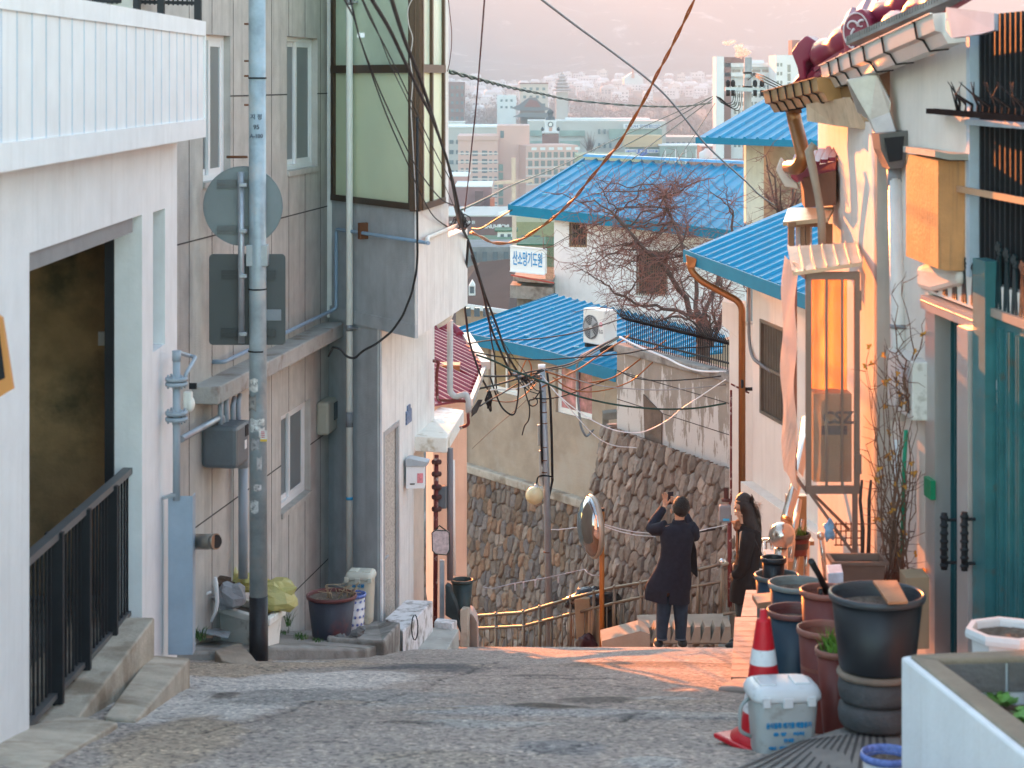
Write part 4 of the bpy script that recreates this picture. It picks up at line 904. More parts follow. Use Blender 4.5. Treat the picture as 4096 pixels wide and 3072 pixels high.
# ================================================================ near building on the right
GW = Wall(2.51, 12, -.07, 1, -1); LW = Wall(2.354, 12.9, .04, 1, -1)
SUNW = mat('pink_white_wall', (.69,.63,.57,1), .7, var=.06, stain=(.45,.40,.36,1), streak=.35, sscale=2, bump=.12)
nb = thing('near_house', 'white rendered house with burgundy tiled roof, barred window and teal gate on the right', 'house', (2.6, 12, -3.6))
lu1 = LW.at((818,300))[0]
g0 = GW.at((1060,300))[0]; g1 = GW.at((890,300))[0]
wtop = .12
wr = (GW.at((1060,200))[0], GW.at((968,200))[0], GW.at((968,276))[1], GW.at((968,16))[1])
gt_ = (GW.at((1060,500))[0], GW.at((928.5,500))[0], -4.0, GW.at((928.5,292))[1])
m = MB().wslab(GW, g0-5.5, g1, -4.6, .28, [wr, gt_], .15)
m.wslab(LW, 0, lu1, -5.6, -.28, (), .15); m.obox(LW.p(0,-5.6,-.0), LW.n*-.35, LW.d*.12, Vector((0,0,5.3)))
m.obox(LW.p(lu1-.1, -5.6, -.15), LW.d*.1, LW.n*-1.2, Vector((0,0,5.3)))
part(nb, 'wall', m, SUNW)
a, b, c, e_ = wr
m = MB().wbox(GW, a, b, c, e_, -.14, -.12)
w = part(nb, 'window', m, mat('amber_dark_glass', (.045,.035,.03,1), .12, var=.6, scale=2, bump=.1, bscale=3, spec=.8))
m = MB()
u = b-.12
while u > a: m.wbox(GW, u, u+.022, c, e_, -.06, -.035); u -= .088
part(w, 'grille', m, DARKM)
m = MB().wbox(GW, b-.06, b, c, e_, -.10, .01); part(w, 'frame', m, mat('pale_blue_frame', (.42,.50,.58,1), .5))
hh0, hh1 = GW.at((955.5,190))[1], GW.at((955.5,184))[1]; m = MB().wbox(GW, a, GW.at((955.5,190))[0], hh0, hh1, .03, .05); part(w, 'cross_bar', m, mat('bare_timber', (.45,.26,.15,1), .6))
m = MB().wbox(GW, a, b, GW.at((968,122))[1]-.015, GW.at((968,122))[1]+.015, -.1, .02); part(w, 'lintel', m, mat('pale_blue_frame', 0))
# spike shelf
sh = thing('spike_shelf', 'rusty dark iron shelf with tall curved spikes over the barred window', 'spikes', GW.p(GW.at((950,115))[0], -.2, .2))
q0 = P((931,111), 11.7); q1 = P((1040,120), 9.6)
m = MB().bar(q0, q1, .06, .03); part(sh, 'shelf', m, mat('sooty_black_iron', (.015,.015,.016,1), 1, spec=0, bump=0))
m = MB()
for i in range(13):
    q = P((960,115),11.4).lerp(P((1038,121),9.8), i/12); m.tube([q, q+Vector((0,-.02,.06)), q+Vector((-.03-.03*(i % 3),-.03,.12)), q+Vector((-.06-.05*(i % 2),-.04,.19))], [.010,.009,.006,.002], 5)
for dx in (-5,1,-8): q = P((959,116),11.4); m.tube([q, q+Vector((dx*.006,0,.17))], [.009,.002], 5)
part(sh, 'spikes', m, DARKM)
# wooden side box
bx = thing('shutter_box', 'weathered wooden box with a sunlit orange side above the gate wall', 'box', P((920,260), 11.6))
m = MB().prism([P((938,159),11.3), P((947,161),11.3), Vector((2.62,11.3,P((947,161),11.3).z)), Vector((2.62,12.15,P((947,161),11.3).z)), P((906,154),12.15)], (0,0,-.62)); part(bx, 'box', m, mat('weathered_board', (.52,.25,.10,1), .7, var=.2, scale=3, stain=(.10,.08,.06,1), streak=.7, sscale=5, bump=.3))
m = MB().prism([P((935,157),11.2), P((949,160),11.2), Vector((2.64,11.2,P((947,160),11.2).z)), Vector((2.64,12.2,P((947,160),11.2).z)), P((903,152),12.2)], (0,0,.035)); part(bx, 'lid', m, mat('grey_lid', (.35,.33,.29,1), .8, var=.2))
m = MB().prism([P((916,266),12.2), P((930,262),11.9), P((957,270),11.3), P((957,285),11.3), P((930,292),11.9), P((916,288),12.2)], (.15,.05,0)); part(nb, 'gate_shoulder', m, SUNW, bev=.03)
# --- gate
GT = mat('teal_gate_paint', (.03,.15,.165,1), .45, .1, var=.25, scale=4, stain=(.10,.09,.07,1), samt=.12, sscale=6, bump=.08, spec=.5)
GTD = mat('dark_teal_gate_paint', (.015,.08,.095,1), .45, .1, var=.2, bump=.06)
ALU = mat('brushed_aluminium', (.50,.47,.46,1), .35, .5, var=.06, bump=.02)
ga = thing('gate', 'teal ribbed metal gate with scroll ornaments and an aluminium side door frame', 'gate', GW.p(GW.at((1000,640))[0], -3.6, 0))
def gu(px): return GW.at((px,400))[0]
gz = GW.at((930,653))[1]
top = GW.at((928.5,294.6))[1]; rt2 = GW.at((987,313))[1]
m = MB().wbox(GW, gu(938), gu(928.5), gz, top-.08, -.08, .02); m.wbox(GW, gu(982), gu(971), gz, top-.08, .0, .08); m.wbox(GW, gu(982), gu(928.5), top-.08, top, -.08, .05); m.wbox(GW, gu(982), gu(928.5), top-.035, top-.03, .05, .055)
part(ga, 'door_frame', m, ALU)
m = MB().wbox(GW, gu(971)+.0, gu(938), gz, top-.08, -.1, -.075)
for px in (942, 946, 951, 956, 961, 966): m.wbox(GW, gu(px)-.012, gu(px), gz, top-.1, -.075, -.05)
dd = part(ga, 'side_door', m, GTD)
m = MB().wbox(GW, gu(996), gu(983.5), gz, GW.at((984,258))[1], -.02, .06); part(ga, 'post', m, GT)
m = MB().wbox(GW, gu(1070), gu(996), gz-.3, rt2, -.04, .0)
u = gu(1001)
while u > gu(1068):
    m.wbox(GW, u-.012, u, gz-.3, rt2-.05, 0, .022); m.wbox(GW, u-.05, u-.038, gz-.3, rt2-.05, 0, .022); u -= .155
pn = part(ga, 'gate_panel', m, GT)
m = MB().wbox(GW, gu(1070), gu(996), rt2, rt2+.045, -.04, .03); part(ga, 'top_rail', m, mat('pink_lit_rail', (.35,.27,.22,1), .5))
m = MB(); random.seed(3)
def scroll(m, c, r, s_=1):
    pts = [c+GW.d*(s_*(r*(1-t*.12))*math.cos(t*.8))+Vector((0,0,(r*(1-t*.12))*math.sin(t*.8))) for t in range(8)]
    for a_, b_ in zip(pts[:-1], pts[1:]): m.bar(a_, b_, .045, .010, up=GW.n)
for i in range(5):
    px = 936+i*9.5; hb_ = GW.at((px, 292+i*3.5))[1]; u = gu(px); ht_ = .17+.03*math.sin(i/4*math.pi)
    m.bar(GW.p(u+.03, hb_, 0), GW.p(u, hb_+ht_, 0), .04, .010, up=GW.n).bar(GW.p(u-.03, hb_, 0), GW.p(u, hb_+ht_, 0), .04, .010, up=GW.n); scroll(m, GW.p(u, hb_+ht_+.025, 0), .032)
part(ga, 'scrolls', m, mat('dark_teal_iron', (.008,.028,.035,1), .45, .3)); m = MB()
for i in range(6):
    px = 999+i*8; u = gu(px); hb_ = rt2+.045; ht_ = .28-.022*i
    m.bar(GW.p(u+.035, hb_, 0), GW.p(u, hb_+ht_, 0), .04, .010, up=GW.n).bar(GW.p(u-.03, hb_, 0), GW.p(u, hb_+ht_, 0), .04, .010, up=GW.n); scroll(m, GW.p(u, hb_+ht_+.03, 0), .04)
part(ga, 'scrolls', m, _M['dark_teal_iron'])
for px, nm in ((965,'a'),(986,'b')):
    u = gu(px); hm = GW.at((px, 541))[1]; m = MB().tube([GW.p(u, hm-.16, .12), GW.p(u, hm+.16, .12)], [.018,.018], 10)
    for j in range(-3, 4): m.ball(GW.p(u, hm+j*.045, .12), (.025,.025,.016), 12, 6)
    m.tube([GW.p(u, hm-.12, .0), GW.p(u, hm-.12, .12)], .01, 6).tube([GW.p(u, hm+.12, .0), GW.p(u, hm+.12, .12)], .01, 6); part(ga, 'handle', m, DARKM)
m = MB().wbox(GW, gu(939), gu(932), GW.at((935,497))[1], GW.at((935,478))[1], .02, .05); part(ga, 'green_latch', m, mat('green_latch', (.01,.22,.10,1), .4))
m = MB()
for px, y, w_, h_ in ((990,390,.02,.05),(990,404,.012,.06),(988,412,.02,.035),(1021,389,.02,.04),(991,540,.025,.05),(985,430,.012,.03)):
    u = gu(px+8); h = GW.at((px+8,y))[1]; m.wbox(GW, u, u+w_, h, h+h_, .001, .0035)
part(pn, 'paint_chips', m, mat('chip_white', (.6,.62,.62,1), .6))
# --- meter box
mt = thing('electric_meter_box', 'white lopsided electricity meter box beside the gate over the dried vine', 'meter box', P((905,421), 12.3))
zt, zb_ = P((917,362),12.0).z, P((917,421),12.0).z
m = MB().obox(Vector((2.40,12.0,zb_)), (.13,0,0), (-.03,.62,0), (0,0,zt-zb_)); part(mt, 'case', m, mat('old_white_box', (.62,.60,.57,1), .5, var=.05, stain=(.3,.28,.25,1), samt=.2, sscale=8), bev=.01)
for y0, y1, z0_, z1_, nm in ((.08,.52,.62,.85,'label'),(.08,.24,.10,.33,'window'),(.36,.52,.10,.33,'window')):
    H_ = zt-zb_; o = Vector((2.40,12.0,zb_))+Vector((-.03,.62,0))*y0+Vector((-.003,0,H_*z0_)); m = MB().obox(o, (-.002,0,0), Vector((-.03,.62,0))*(y1-y0), (0,0,H_*(z1_-z0_))); part(mt, nm, m, mat('pale_label', (.5,.55,.58,1), .4) if nm == 'label' else GLASSD)
# --- drain pipe, hopper, sheet spout
dd_ = thing('rain_pipe', 'white rain pipe under a dark square hopper at the corner of the lit wall', 'pipe', P((897,640), 12.7))
m = MB().tube([P((896,168),12.7), P((899,345),12.6), P((899,420),12.6)], .052, 18); part(dd_, 'pipe', m, mat('white_pvc_pipe', (.62,.60,.58,1), .35, stain=(.35,.32,.3,1), streak=.4))
for q0, q1 in ((P((896,166),12.7), P((896.5,190),12.7)), (P((899,324),12.6), P((899,328),12.6))): part(dd_, 'collar', MB().tube([q0, q1], .058, 18), mat('grey_collar', (.22,.23,.25,1), .5))
m = MB().prism([P((879,134),12.5), P((912,130),12.5), P((908,150),12.5), P((903,168),12.5), P((890,169),12.5), P((881,150),12.5)], (0,.26,0)); m.m = 1; m.prism([P((884,138),12.49), P((904,136),12.49), P((902,160),12.49), P((889,162),12.49)], (0,-.01,0)); part(dd_, 'hopper', m, [mat('dark_zinc', (.12,.12,.125,1), .4, .6, var=.3), DARKM])
m = MB().prism([P((846,80),12.9), P((877,72),12.8), P((891,102),12.7), P((890,112),12.7), P((897,134),12.6), P((877,140),12.7), P((869,121),12.8), P((857,112),12.9)], (.03,.14,0)); part(dd_, 'spout', m, mat('dull_zinc', (.40,.36,.32,1), .3, .6, var=.2, bump=.25, bscale=6), bev=.01)
# --- gutters
GU = mat('pale_metal_gutter', (.62,.58,.55,1), .3, .35, var=.06, bump=.02)
GB_ = mat('brown_gutter', (.42,.24,.10,1), .35, .3, var=.1, bump=.02)
def gutter(name, par, a, b, prof, m_, straps, endcap=None):
    a = Vector(a); b = Vector(b); d = (b-a).normalized(); out = d.cross(Vector((0,0,1))).normalized(); out = out if out.x < 0 else -out
    m = MB(); n = len(prof); vs = []
    for q in (a, b):
        for (x, z) in prof: vs.append(q+out*x+Vector((0,0,z)))
    m.add(vs, [(i, i+1, n+i+1, n+i) for i in range(n-1)]); 
    m.add([q-out*.0+Vector((0,0,-.0)) for q in [vs[0]]], [])
    if endcap: m.add(vs[:n], [tuple(range(n))]); m.add(vs[n:], [tuple(range(n))])
    g = part(par, name, m, m_); md = g.modifiers.new('solid', 'SOLIDIFY'); md.thickness = .006
    for t in straps:
        q = a.lerp(b, t); pts = [q+out*(x*1.03+.003)+Vector((0,0,z-.004)) for (x, z) in prof]; part(g, 'strap', MB().tube(pts, .007, 5), DARKM)
    return g
g_a = P((955,14),10.8); g_b = P((838,66),14.0)
PR = [(-.06,.02),(-.06,-.15),(.04,-.16),(.075,-.10),(.11,-.09),(.125,.0),(.14,.0)]
gutter('gutter', nb, g_a, g_b, PR, GU, (.12,.38,.55,.68,.8,.9), True)
gutter('gutter', nb, P((834,78),13.9), P((779,92),15.6), PR, GB_, (.1,.25,.4,.55,.7,.85), True)
m = MB().prism([P((946,7),10.6), P((994,13),10.0), P((994,30),10.0), P((980,34),10.0), P((952,38),10.5), P((946,30),10.6)], (.05,.12,0)); part(nb, 'gutter_end', m, mat('zinc_end', (.34,.37,.42,1), .5, 0, bump=0))
# eaves beams
m = MB().prism([P((820,74),14.2), P((906,70),12.9), P((906,94),12.9), P((835,98),14.0)], (.1,.2,0)); part(nb, 'brown_fascia', m, mat('brown_fascia', (.22,.12,.05,1), .5, bump=.05))
m = MB().prism([P((806,104),14.4), P((850,97),13.6), P((869,130),13.4), P((836,126),14.0), P((807,121),14.4)], (.12,.3,0)); part(nb, 'eaves_board', m, mat('peeling_board', (.55,.40,.27,1), .7, var=.2, stain=(.2,.13,.08,1), streak=.5, sscale=4))
m = MB().prism([P((836,126),14.05), P((908,80),13.0), P((1060,20),10.0), Vector((3.1,4.6,.33)), Vector((4.4,4.6,.6)), P((1060,20),10.0)+Vector((1.4,1.5,.3)), P((836,110),14.05)+Vector((1.5,1,.3))], (0,0,.08)); part(nb, 'soffit', m, mat('dark_timber', (.045,.035,.03,1), .8, var=.3))
# roof
RT = mat('burgundy_tile', (.22,.02,.05,1), .35, 0, var=.08, bump=.03, spec=.5)
plr2 = plane3(P((800,84),15.2), P((905,28),12.6), P((850,20),15.5))
m = MB(); poly = [(792,88),(836,68),(905,30),(1075,-70),(1010,-120),(905,-45),(845,20)]
pts, e, s, n = rib_roof(m, plr2, poly, (838,70), (858,25), .24, .03, .10, th=.05, rw2=.06); part(nb, 'roof', m, RT)
m = MB()
a, b = P((868,46),13.4), P((1000,-40),11.2)
m.tube([a.lerp(b, i/20)+Vector((0,0,.012*math.sin(i*1.6))) for i in range(21)], [.085+.018*math.sin(i*1.6) for i in range(21)], 12)
a, b = P((822,56),14.8), P((930,-12),12.9); m.tube([a.lerp(b, i/20) for i in range(21)], [.10+.02*math.sin(i*1.6) for i in range(21)], 12)
for dz in (-.10,-.15,-.20): m.bar(a+Vector((0,-.04,dz)), b+Vector((0,-.04,dz)), .14, .035)
part(nb, 'ridge', m, RT)
def end_tile(pts, z, emblem, th):
    w = part(nb, 'end_tile', MB().prism([P(q, z) for q in pts], (.10,.22,0)), RT, bev=.015)
    if emblem:
        cx, cy = emblem; o = P((cx,cy), z-.012); r = .105; m = MB(); 
        ci = [o+Vector((r*math.cos(a)*.8,0,r*math.sin(a)*1.15)) for a in [i*math.pi/14 for i in range(29)]]; m.tube(ci, .006, 5, caps=False)
        for k_, (x0, z0, rr, a0, a1) in enumerate(((-.03,.03,.045,0,4.5),(.035,.045,.03,1,5.5),(.01,-.03,.05,2,6.0),(-.035,-.06,.03,3,7),(.05,-.05,.028,0,4.2))):
            m.tube([o+Vector((x0+rr*math.cos(t)*(1-j*.06),0,z0+rr*math.sin(t)*(1-j*.06))) for j, t in enumerate([a0+(a1-a0)*i/10 for i in range(11)])], [.010*(1-i*.06) for i in range(11)], 6)
        for dx in (-.02,.02): m.tube([o+Vector((dx,0,-.10)), o+Vector((dx,0,-.125))], [.012,.004], 6)
        part(w, 'emblem', m, mat('pale_emblem', (.60,.52,.54,1), .5))
end_tile([(840,26),(848,15),(861,8),(871,18),(875,36),(866,50),(850,59),(845,57),(843,42)], 13.4, (856,31), .2)
end_tile([(791,52),(797,43),(806,35),(820,44),(815,56),(805,62),(806,80),(799,80),(797,68)], 14.9, None, .2)
m = MB(); a, b = P((846,42),12.9), P((1010,-30),10.9); d = b-a
for i in range(60): q = a.lerp(b, i/60); m.obox(q, d/60*.62, Vector((.12,.05,0)), Vector((0,0,.035)))
m.obox(a+Vector((0,0,-.02)), d, Vector((.12,.05,0)), Vector((0,0,.02))); part(nb, 'corrugated_edge', m, mat('grey_corrugated', (.22,.21,.20,1), .6, .3, var=.3))
# copper rain pipe and low side roof
m = MB().tube(pipe_bend([P((793,112),15.3), P((795,122),15.3), P((804,158),15.0), P((798,168),15.1), P((789,167),15.3)], .12, 5), .055, 14).prism([P((777,92),15.4), P((800,100),15.2), P((802,113),15.2), P((790,114),15.3), P((782,108),15.4)], (0,.15,0)); single('copper_rain_pipe', 'copper brown rain pipe bending under the lower gutter', 'pipe', m, ORANGE)
lr = thing('porch_roof', 'small burgundy porch roof with a timber box and white ornament', 'roof', P((812,205), 15.2))
m = MB().prism([P((790,172),15.6), P((836,161),14.9), P((836,170),14.9), P((793,184),15.6)], (.1,.3,.02)); 
for i in range(6): m.bar(P((792+i*8,172-i*2),15.5-i*.12)+Vector((0,0,.02)), P((798+i*8,156-i*2),15.9-i*.12), .05, .03)
part(lr, 'roof', m, RT)
m = MB().prism([P((803,178),15.4), P((836,171),14.8), P((836,205),14.8), P((805,208),15.4)], (.05,.5,0)); part(lr, 'timber_box', m, mat('red_timber', (.16,.06,.03,1), .6, var=.2, bump=.2))
m = MB().prism([P(k(3,0,a,b),15.4) for a, b in ((50,1100),(80,1020),(115,1060),(110,1120),(135,1150),(190,1190),(200,1225),(110,1210),(70,1140))], (.02,.1,0)); part(lr, 'ornament', m, mat('chalk_white', (.66,.62,.55,1), .7), bev=.01)
m = MB().tube([P(k(3,0,a,b),14.4) for a, b in ((300,935),(265,980),(290,1100),(320,1250),(345,1400),(350,1590))], [.028,.034,.032,.028,.03,.03], 9); single('flex_pipe', 'weathered bent grey hose hanging beside the lit wall', 'pipe', m, mat('weathered_hose', (.33,.27,.21,1), .7, var=.2))
# small window box
sb = thing('window_box', 'small brown metal window box with a shining ribbed top under the porch roof', 'window box', P((805,250), 15))
m = MB().prism([P((783,222),15.0), P((828,218),14.6), P((834,207),15.0), P((788,208),15.5)], (0,0,-.03)); part(sb, 'top', m, mat('ribbed_brass', (.58,.40,.24,1), .3, .4))
m = MB()
for px, w_ in ((788.5,.045),(801,.03),(806,.03),(826,.05)): m.obox(P((px,251),14.9), (w_,0,0), (0,.04,0), (0,0,.20))
m.obox(P((788,227),14.88), (.30,0,0), (0,.04,0), (0,0,.035)); part(sb, 'frame', m, mat('brown_box_frame', (.20,.12,.07,1), .5, .2))
m = MB().obox(P((796,251),15.0), (.12,0,0), (0,.02,0), (0,0,.18)); part(sb, 'pane', m, mat('pale_label', 0))
# --- plastic wrapped cage
def translucent(name, col, tr, alpha=1, rough=.5):
    if name in _M: return _M[name]
    m = bpy.data.materials.new(name); m.use_nodes = True; nt = m.node_tree; b = nt.nodes['Principled BSDF']; b.inputs['Base Color'].default_value = col; b.inputs['Roughness'].default_value = rough
    n = nt.nodes.new('ShaderNodeTexNoise'); n.inputs['Scale'].default_value = 5; n.inputs['Detail'].default_value = 5; bu = nt.nodes.new('ShaderNodeBump'); bu.inputs['Strength'].default_value = .5; bu.inputs['Distance'].default_value = .05; nt.links.new(n.outputs[0], bu.inputs['Height']); nt.links.new(bu.outputs[0], b.inputs['Normal'])
    t = nt.nodes.new('ShaderNodeBsdfTranslucent'); t.inputs[0].default_value = col; mx = nt.nodes.new('ShaderNodeMixShader'); mx.inputs[0].default_value = tr; nt.links.new(b.outputs[0], mx.inputs[1]); nt.links.new(t.outputs[0], mx.inputs[2]); out = nt.nodes['Material Output']
    last = mx.outputs[0]
    if alpha < 1:
        tp = nt.nodes.new('ShaderNodeBsdfTransparent'); m2 = nt.nodes.new('ShaderNodeMixShader'); m2.inputs[0].default_value = alpha; nt.links.new(tp.outputs[0], m2.inputs[1]); nt.links.new(last, m2.inputs[2]); last = m2.outputs[0]
    nt.links.new(last, out.inputs[0]); _M[name] = m; return m
cg = thing('window_cage', 'brown metal window cage wrapped in clear plastic and glowing in the sun', 'window cage', P((830,495), 13.2))
CF = mat('brown_cage_frame', (.22,.15,.12,1), .4, .2, var=.1)
zc = 13.0; zT, zB = P((830,272),zc).z, P((830,494),zc).z
xl, xr = P((806,300),zc).x, P((860,300),zc).x; dpt = .62
m = MB()
for x in (xl, xr-.035): m.obox((x,zc,zB), (.035,0,0), (0,.035,0), (0,0,zT-zB))
for x in (xl+.0, ): m.obox((x,zc+dpt,zB), (.03,0,0), (0,.03,0), (0,0,zT-zB))
for z in (zB, zT-.05): m.obox((xl,zc-.002,z), (xr-xl,0,0), (0,.035,0), (0,0,.05)); m.obox((xl,zc+.035,z), (.03,0,0), (0,dpt,0), (0,0,.04))
for f in (.36, .65): m.obox((xl+(xr-xl)*f,zc-.0,zB+.05), (.016,0,0), (0,.016,0), (0,0,zT-zB-.1))
m.obox((xr-.03,zc-.006,zT-.25), (.04,0,0), (0,.004,0), (0,0,.13)).obox((xr-.03,zc-.006,zB+.13), (.04,0,0), (0,.004,0), (0,0,.13))
part(cg, 'frame', m, CF)
m = MB().prism([P((793,276),12.95), P((862,266),12.95), P((856,246),13.8), P((788,250),13.8)], (0,0,.025))
for i in range(7): a_ = P((793+i*11.5,276-i*1.6),12.95); b_ = P((788+i*11.4,250-i*.6),13.8); m.bar(a_+Vector((0,0,.03)), b_+Vector((0,0,.03)), .012, .012)
part(cg, 'top', m, mat('ribbed_cream_metal', (.60,.42,.30,1), .3, .3))
PL = translucent('clear_plastic_sheet', (.85,.75,.65,1), .5, .22, .15)
m = MB().grid(lambda s_, t: Vector((xl+.02+(xr-xl-.04)*s_, zc+.012+.010*math.sin(9*s_+5*t)+.008*math.sin(31*t+7*s_)+.010*mnoise.noise(Vector((s_*6,t*14,2))), zB+.04+(zT-zB-.08)*t)), 16, 30); part(cg, 'front_sheet', m, PL)
m = MB().grid(lambda s_, t: Vector((xl-.055-.015*math.sin(3.1*t)-.010*math.sin(17*t+6*s_), zc+.0+(dpt+.05)*s_, zB+.02+(zT-zB+.03)*t)), 12, 40); part(cg, 'side_sheet', m, translucent('milky_plastic_sheet', (.92,.88,.80,1), .5, .97, .3))
m = MB().grid(lambda s_, t: Vector((xl+.05+(xr-xl-.08)*s_, zc+.34+.03*math.sin(12*s_), zB+.62+(zT-zB-.66)*t)), 20, 10); part(cg, 'curtain', m, translucent('sunlit_curtain', (.85,.36,.10,1), .75, 1, .8))  # cream cloth, the orange of the sun put into its colour
m = MB().obox((xl+.07,zc+.14,zB+.05), (xr-xl-.1,0,0), (0,.3,0), (0,0,.58)); part(cg, 'carton', m, mat('brown_carton', (.25,.17,.11,1), .8, var=.15))
m = MB().obox((xl+.12,zc+.137,zB+.36), (xr-xl-.18,0,0), (0,.003,0), (0,0,.06)); letter(m, 'CSZ', (xl+.23,zc+.134,zB+.47), (1,0,0), (0,0,1), .11, .004); part(cg, 'printing', m, mat('carton_blue', (.04,.05,.07,1), .7))
for q0, q1, w_ in (((xl+.03,zc+.02,zB), (xr-.02,zc+.02,zB-.42), .04), ((xl+.03,zc+dpt*.5,zB), (xr-.02,zc+dpt*.5,zB-.3), .04), ((xr-.03,zc+.02,zB), (xr-.03,zc+.02,zB-.45), .035)): part(cg, 'brace', MB().bar(q0, q1, w_, .02), CF)
# ================================================================ street furniture, pots, people
# --- sign pole
pz = 16.0; bx_, by_ = (257-512)/F*pz, pz; zb = road_z(pz)-.05
sp0 = thing('sign_pole', 'grey blue steel street pole with black base, seen with two sign backs', 'pole', (bx_, by_, zb))
z_band = P((257,596), pz).z
m = MB().tube([(bx_+.012,by_,z_band), (bx_-.0,by_,.75)], [.072,.068], 24)
PM = mat('peeled_pole_paint', (.32,.39,.43,1), .45, .2, var=.25, scale=6, stain=(.42,.43,.43,1), samt=.35, sscale=4, bump=.1)
part(sp0, 'shaft', m, PM)
m = MB().tube([(bx_+.014,by_,zb-.2), (bx_+.012,by_,z_band)], [.078,.075], 24); part(sp0, 'black_base', m, mat('black_tape', (.014,.014,.018,1), .45, var=.3, scale=8, bump=.3, bscale=15))
for y in (78, 289, 351):
    h = P((257,y), pz).z; m = MB().tube([(bx_+.003,by_,h-.006), (bx_+.003,by_,h+.006)], .0735, 24); part(sp0, 'weld_ring', m, DARKM)
ST = [(255,424,.085,.10,(.55,.58,.58,1)),(263,431,.05,.07,(.6,.6,.58,1)),(262,421,.06,.05,(.5,.52,.5,1)),(252,384,.09,.10,(.62,.62,.60,1)),(254,505,.07,.10,(.5,.52,.52,1)),(258,486,.06,.05,(.5,.5,.5,1)),(255,443,.07,.09,(.33,.33,.34,1)),(251,402,.08,.12,(.30,.29,.28,1)),(260,462,.04,.10,(.42,.42,.42,1))]
for i, (px, y, w, h, c) in enumerate(ST):
    ang0 = (px-257)/9*.9; z0 = P((257,y), pz).z; m = MB()
    m.grid(lambda s_, t: Vector((bx_+.006+.0735*math.sin(ang0+(s_-.5)*w/.07), by_-.0735*math.cos(ang0+(s_-.5)*w/.07), z0+(t-.5)*h*(1+.15*math.sin(7*s_+i)))), 8, 3)
    part(sp0, 'sticker', m, mat('sticker_%s' % 'abcdefghi'[i], c, .6, var=.35, scale=25, stain=(.12,.13,.14,1), samt=.4, sscale=30))
z0 = P((257,432), pz).z; m = MB()
for j, c in enumerate(((.15,.2,.5,1),(.6,.08,.1,1),(.7,.68,.66,1),(.75,.55,.12,1))):
    o = Vector((bx_+.045, by_-.078, z0-.035+.0*j)); 
m.box((bx_+.062,by_-.066,z0-.02), (.055,.002,.09)); part(sp0, 'flyer', m, mat('flyer_white', (.66,.64,.62,1), .6, var=.05))
m = MB().box((bx_+.062,by_-.0675,z0-.055), (.053,.001,.018)); part(sp0, 'flyer_foot', m, mat('flyer_yellow', (.75,.52,.08,1), .6))
m = MB()
for j in range(4): m.box((bx_+.055,by_-.0675,z0+.012-.014*j), (.028,.001,.006))
part(sp0, 'flyer_print', m, mat('flyer_red', (.55,.05,.08,1), .6, var=.5, scale=60))
m = MB(); STC = mat('stencil_ink', (.08,.10,.13,1), .7)
for txt, y, sz in (('지 정', 117, .045), ('95', 127, .05), ('A-100', 136, .042)):
    z_ = P((257,y), pz).z; letter(m, txt, (bx_+.004, by_-.0745, z_), (1,0,0), (0,0,1), sz, .001)
part(sp0, 'stencil', m, STC)
# bolts, band
m = MB().box((bx_+.005,by_-.0,P((257,255),pz).z), (.17,.12,.17)); part(sp0, 'clamp_plate', m, STEEL, bev=.004)
for y in (24, 61, 76, 105): q = P((248,y), pz); m = MB().tube([q+Vector((.01,0,0)), q+Vector((-.03,-.0,.0))], .008, 6); part(sp0, 'bolt', m, RUST)
# bracket tube and the signs
bt_ = thing('bracket_tube', 'galvanised bracket tube clamping both signs to the pole', 'bracket', P((241,345), 15.95))
m = MB().tube([P((241.5,343),15.95), P((241,172),15.95)], .026, 14); part(bt_, 'tube', m, STEEL)
m = MB().tube([P((227,157),16.1), P((247,157),16.0)], .011, 8); part(bt_, 'rod', m, RUST)
SB = mat('aluminium_sign_back', (.20,.235,.25,1), .5, .35, var=.08, scale=3, bump=.03)
sgn = thing('round_sign', 'back of a round aluminium traffic sign on the grey pole', 'sign', P((243,206), 16.06))
c = P((243,206), 16.06); r = 39.5/F*16.06
m = MB().prism([c+Vector((r*math.cos(a),0,r*math.sin(a))) for a in [i*math.pi/32 for i in range(64)]], (0,.004,0)); part(sgn, 'disc', m, SB)
m = MB().tube([c+Vector((r*math.cos(a),-.002,r*math.sin(a))) for a in [i*math.pi/32 for i in range(65)]], .004, 5); part(sgn, 'rim', m, SB)
for y in (184, 230): q = P((227,y), 16.05); m = MB().box(q, (.16,.012,.07)).box(q+Vector((.16,0,0)), (.1,.012,.07)).box(q+Vector((0,-.008,0)), (.15,.012,.012)); part(sgn, 'channel', m, mat('sign_channel', (.14,.155,.16,1), .5, .3)); m = MB().box(P((243,y+1), 15.92), (.06,.04,.03)); part(sgn, 'clamp', m, STEEL, bev=.004)
sg2 = thing('rectangular_sign', 'back of a dark rectangular sign with rounded corners below the round one', 'sign', P((247,345), 16.06))
x0, x1, zt_, zb_ = P((209,254),16.06).x, P((285.5,254),16.06).x, P((0,254),16.06).z, P((0,345),16.06).z; rr0 = .035
pts = []
for cx, cz, a0 in ((x1-rr0,zt_-rr0,0),(x0+rr0,zt_-rr0,90),(x0+rr0,zb_+rr0,180),(x1-rr0,zb_+rr0,270)):
    pts += [Vector((cx+rr0*math.cos(R(a0+t)),16.06,cz+rr0*math.sin(R(a0+t)))) for t in (0,22,45,67,90)]
m = MB().prism(pts, (0,.004,0)); part(sg2, 'panel', m, mat('dark_sign_back', (.085,.095,.10,1), .5, .3, var=.08, scale=3, bump=.02))
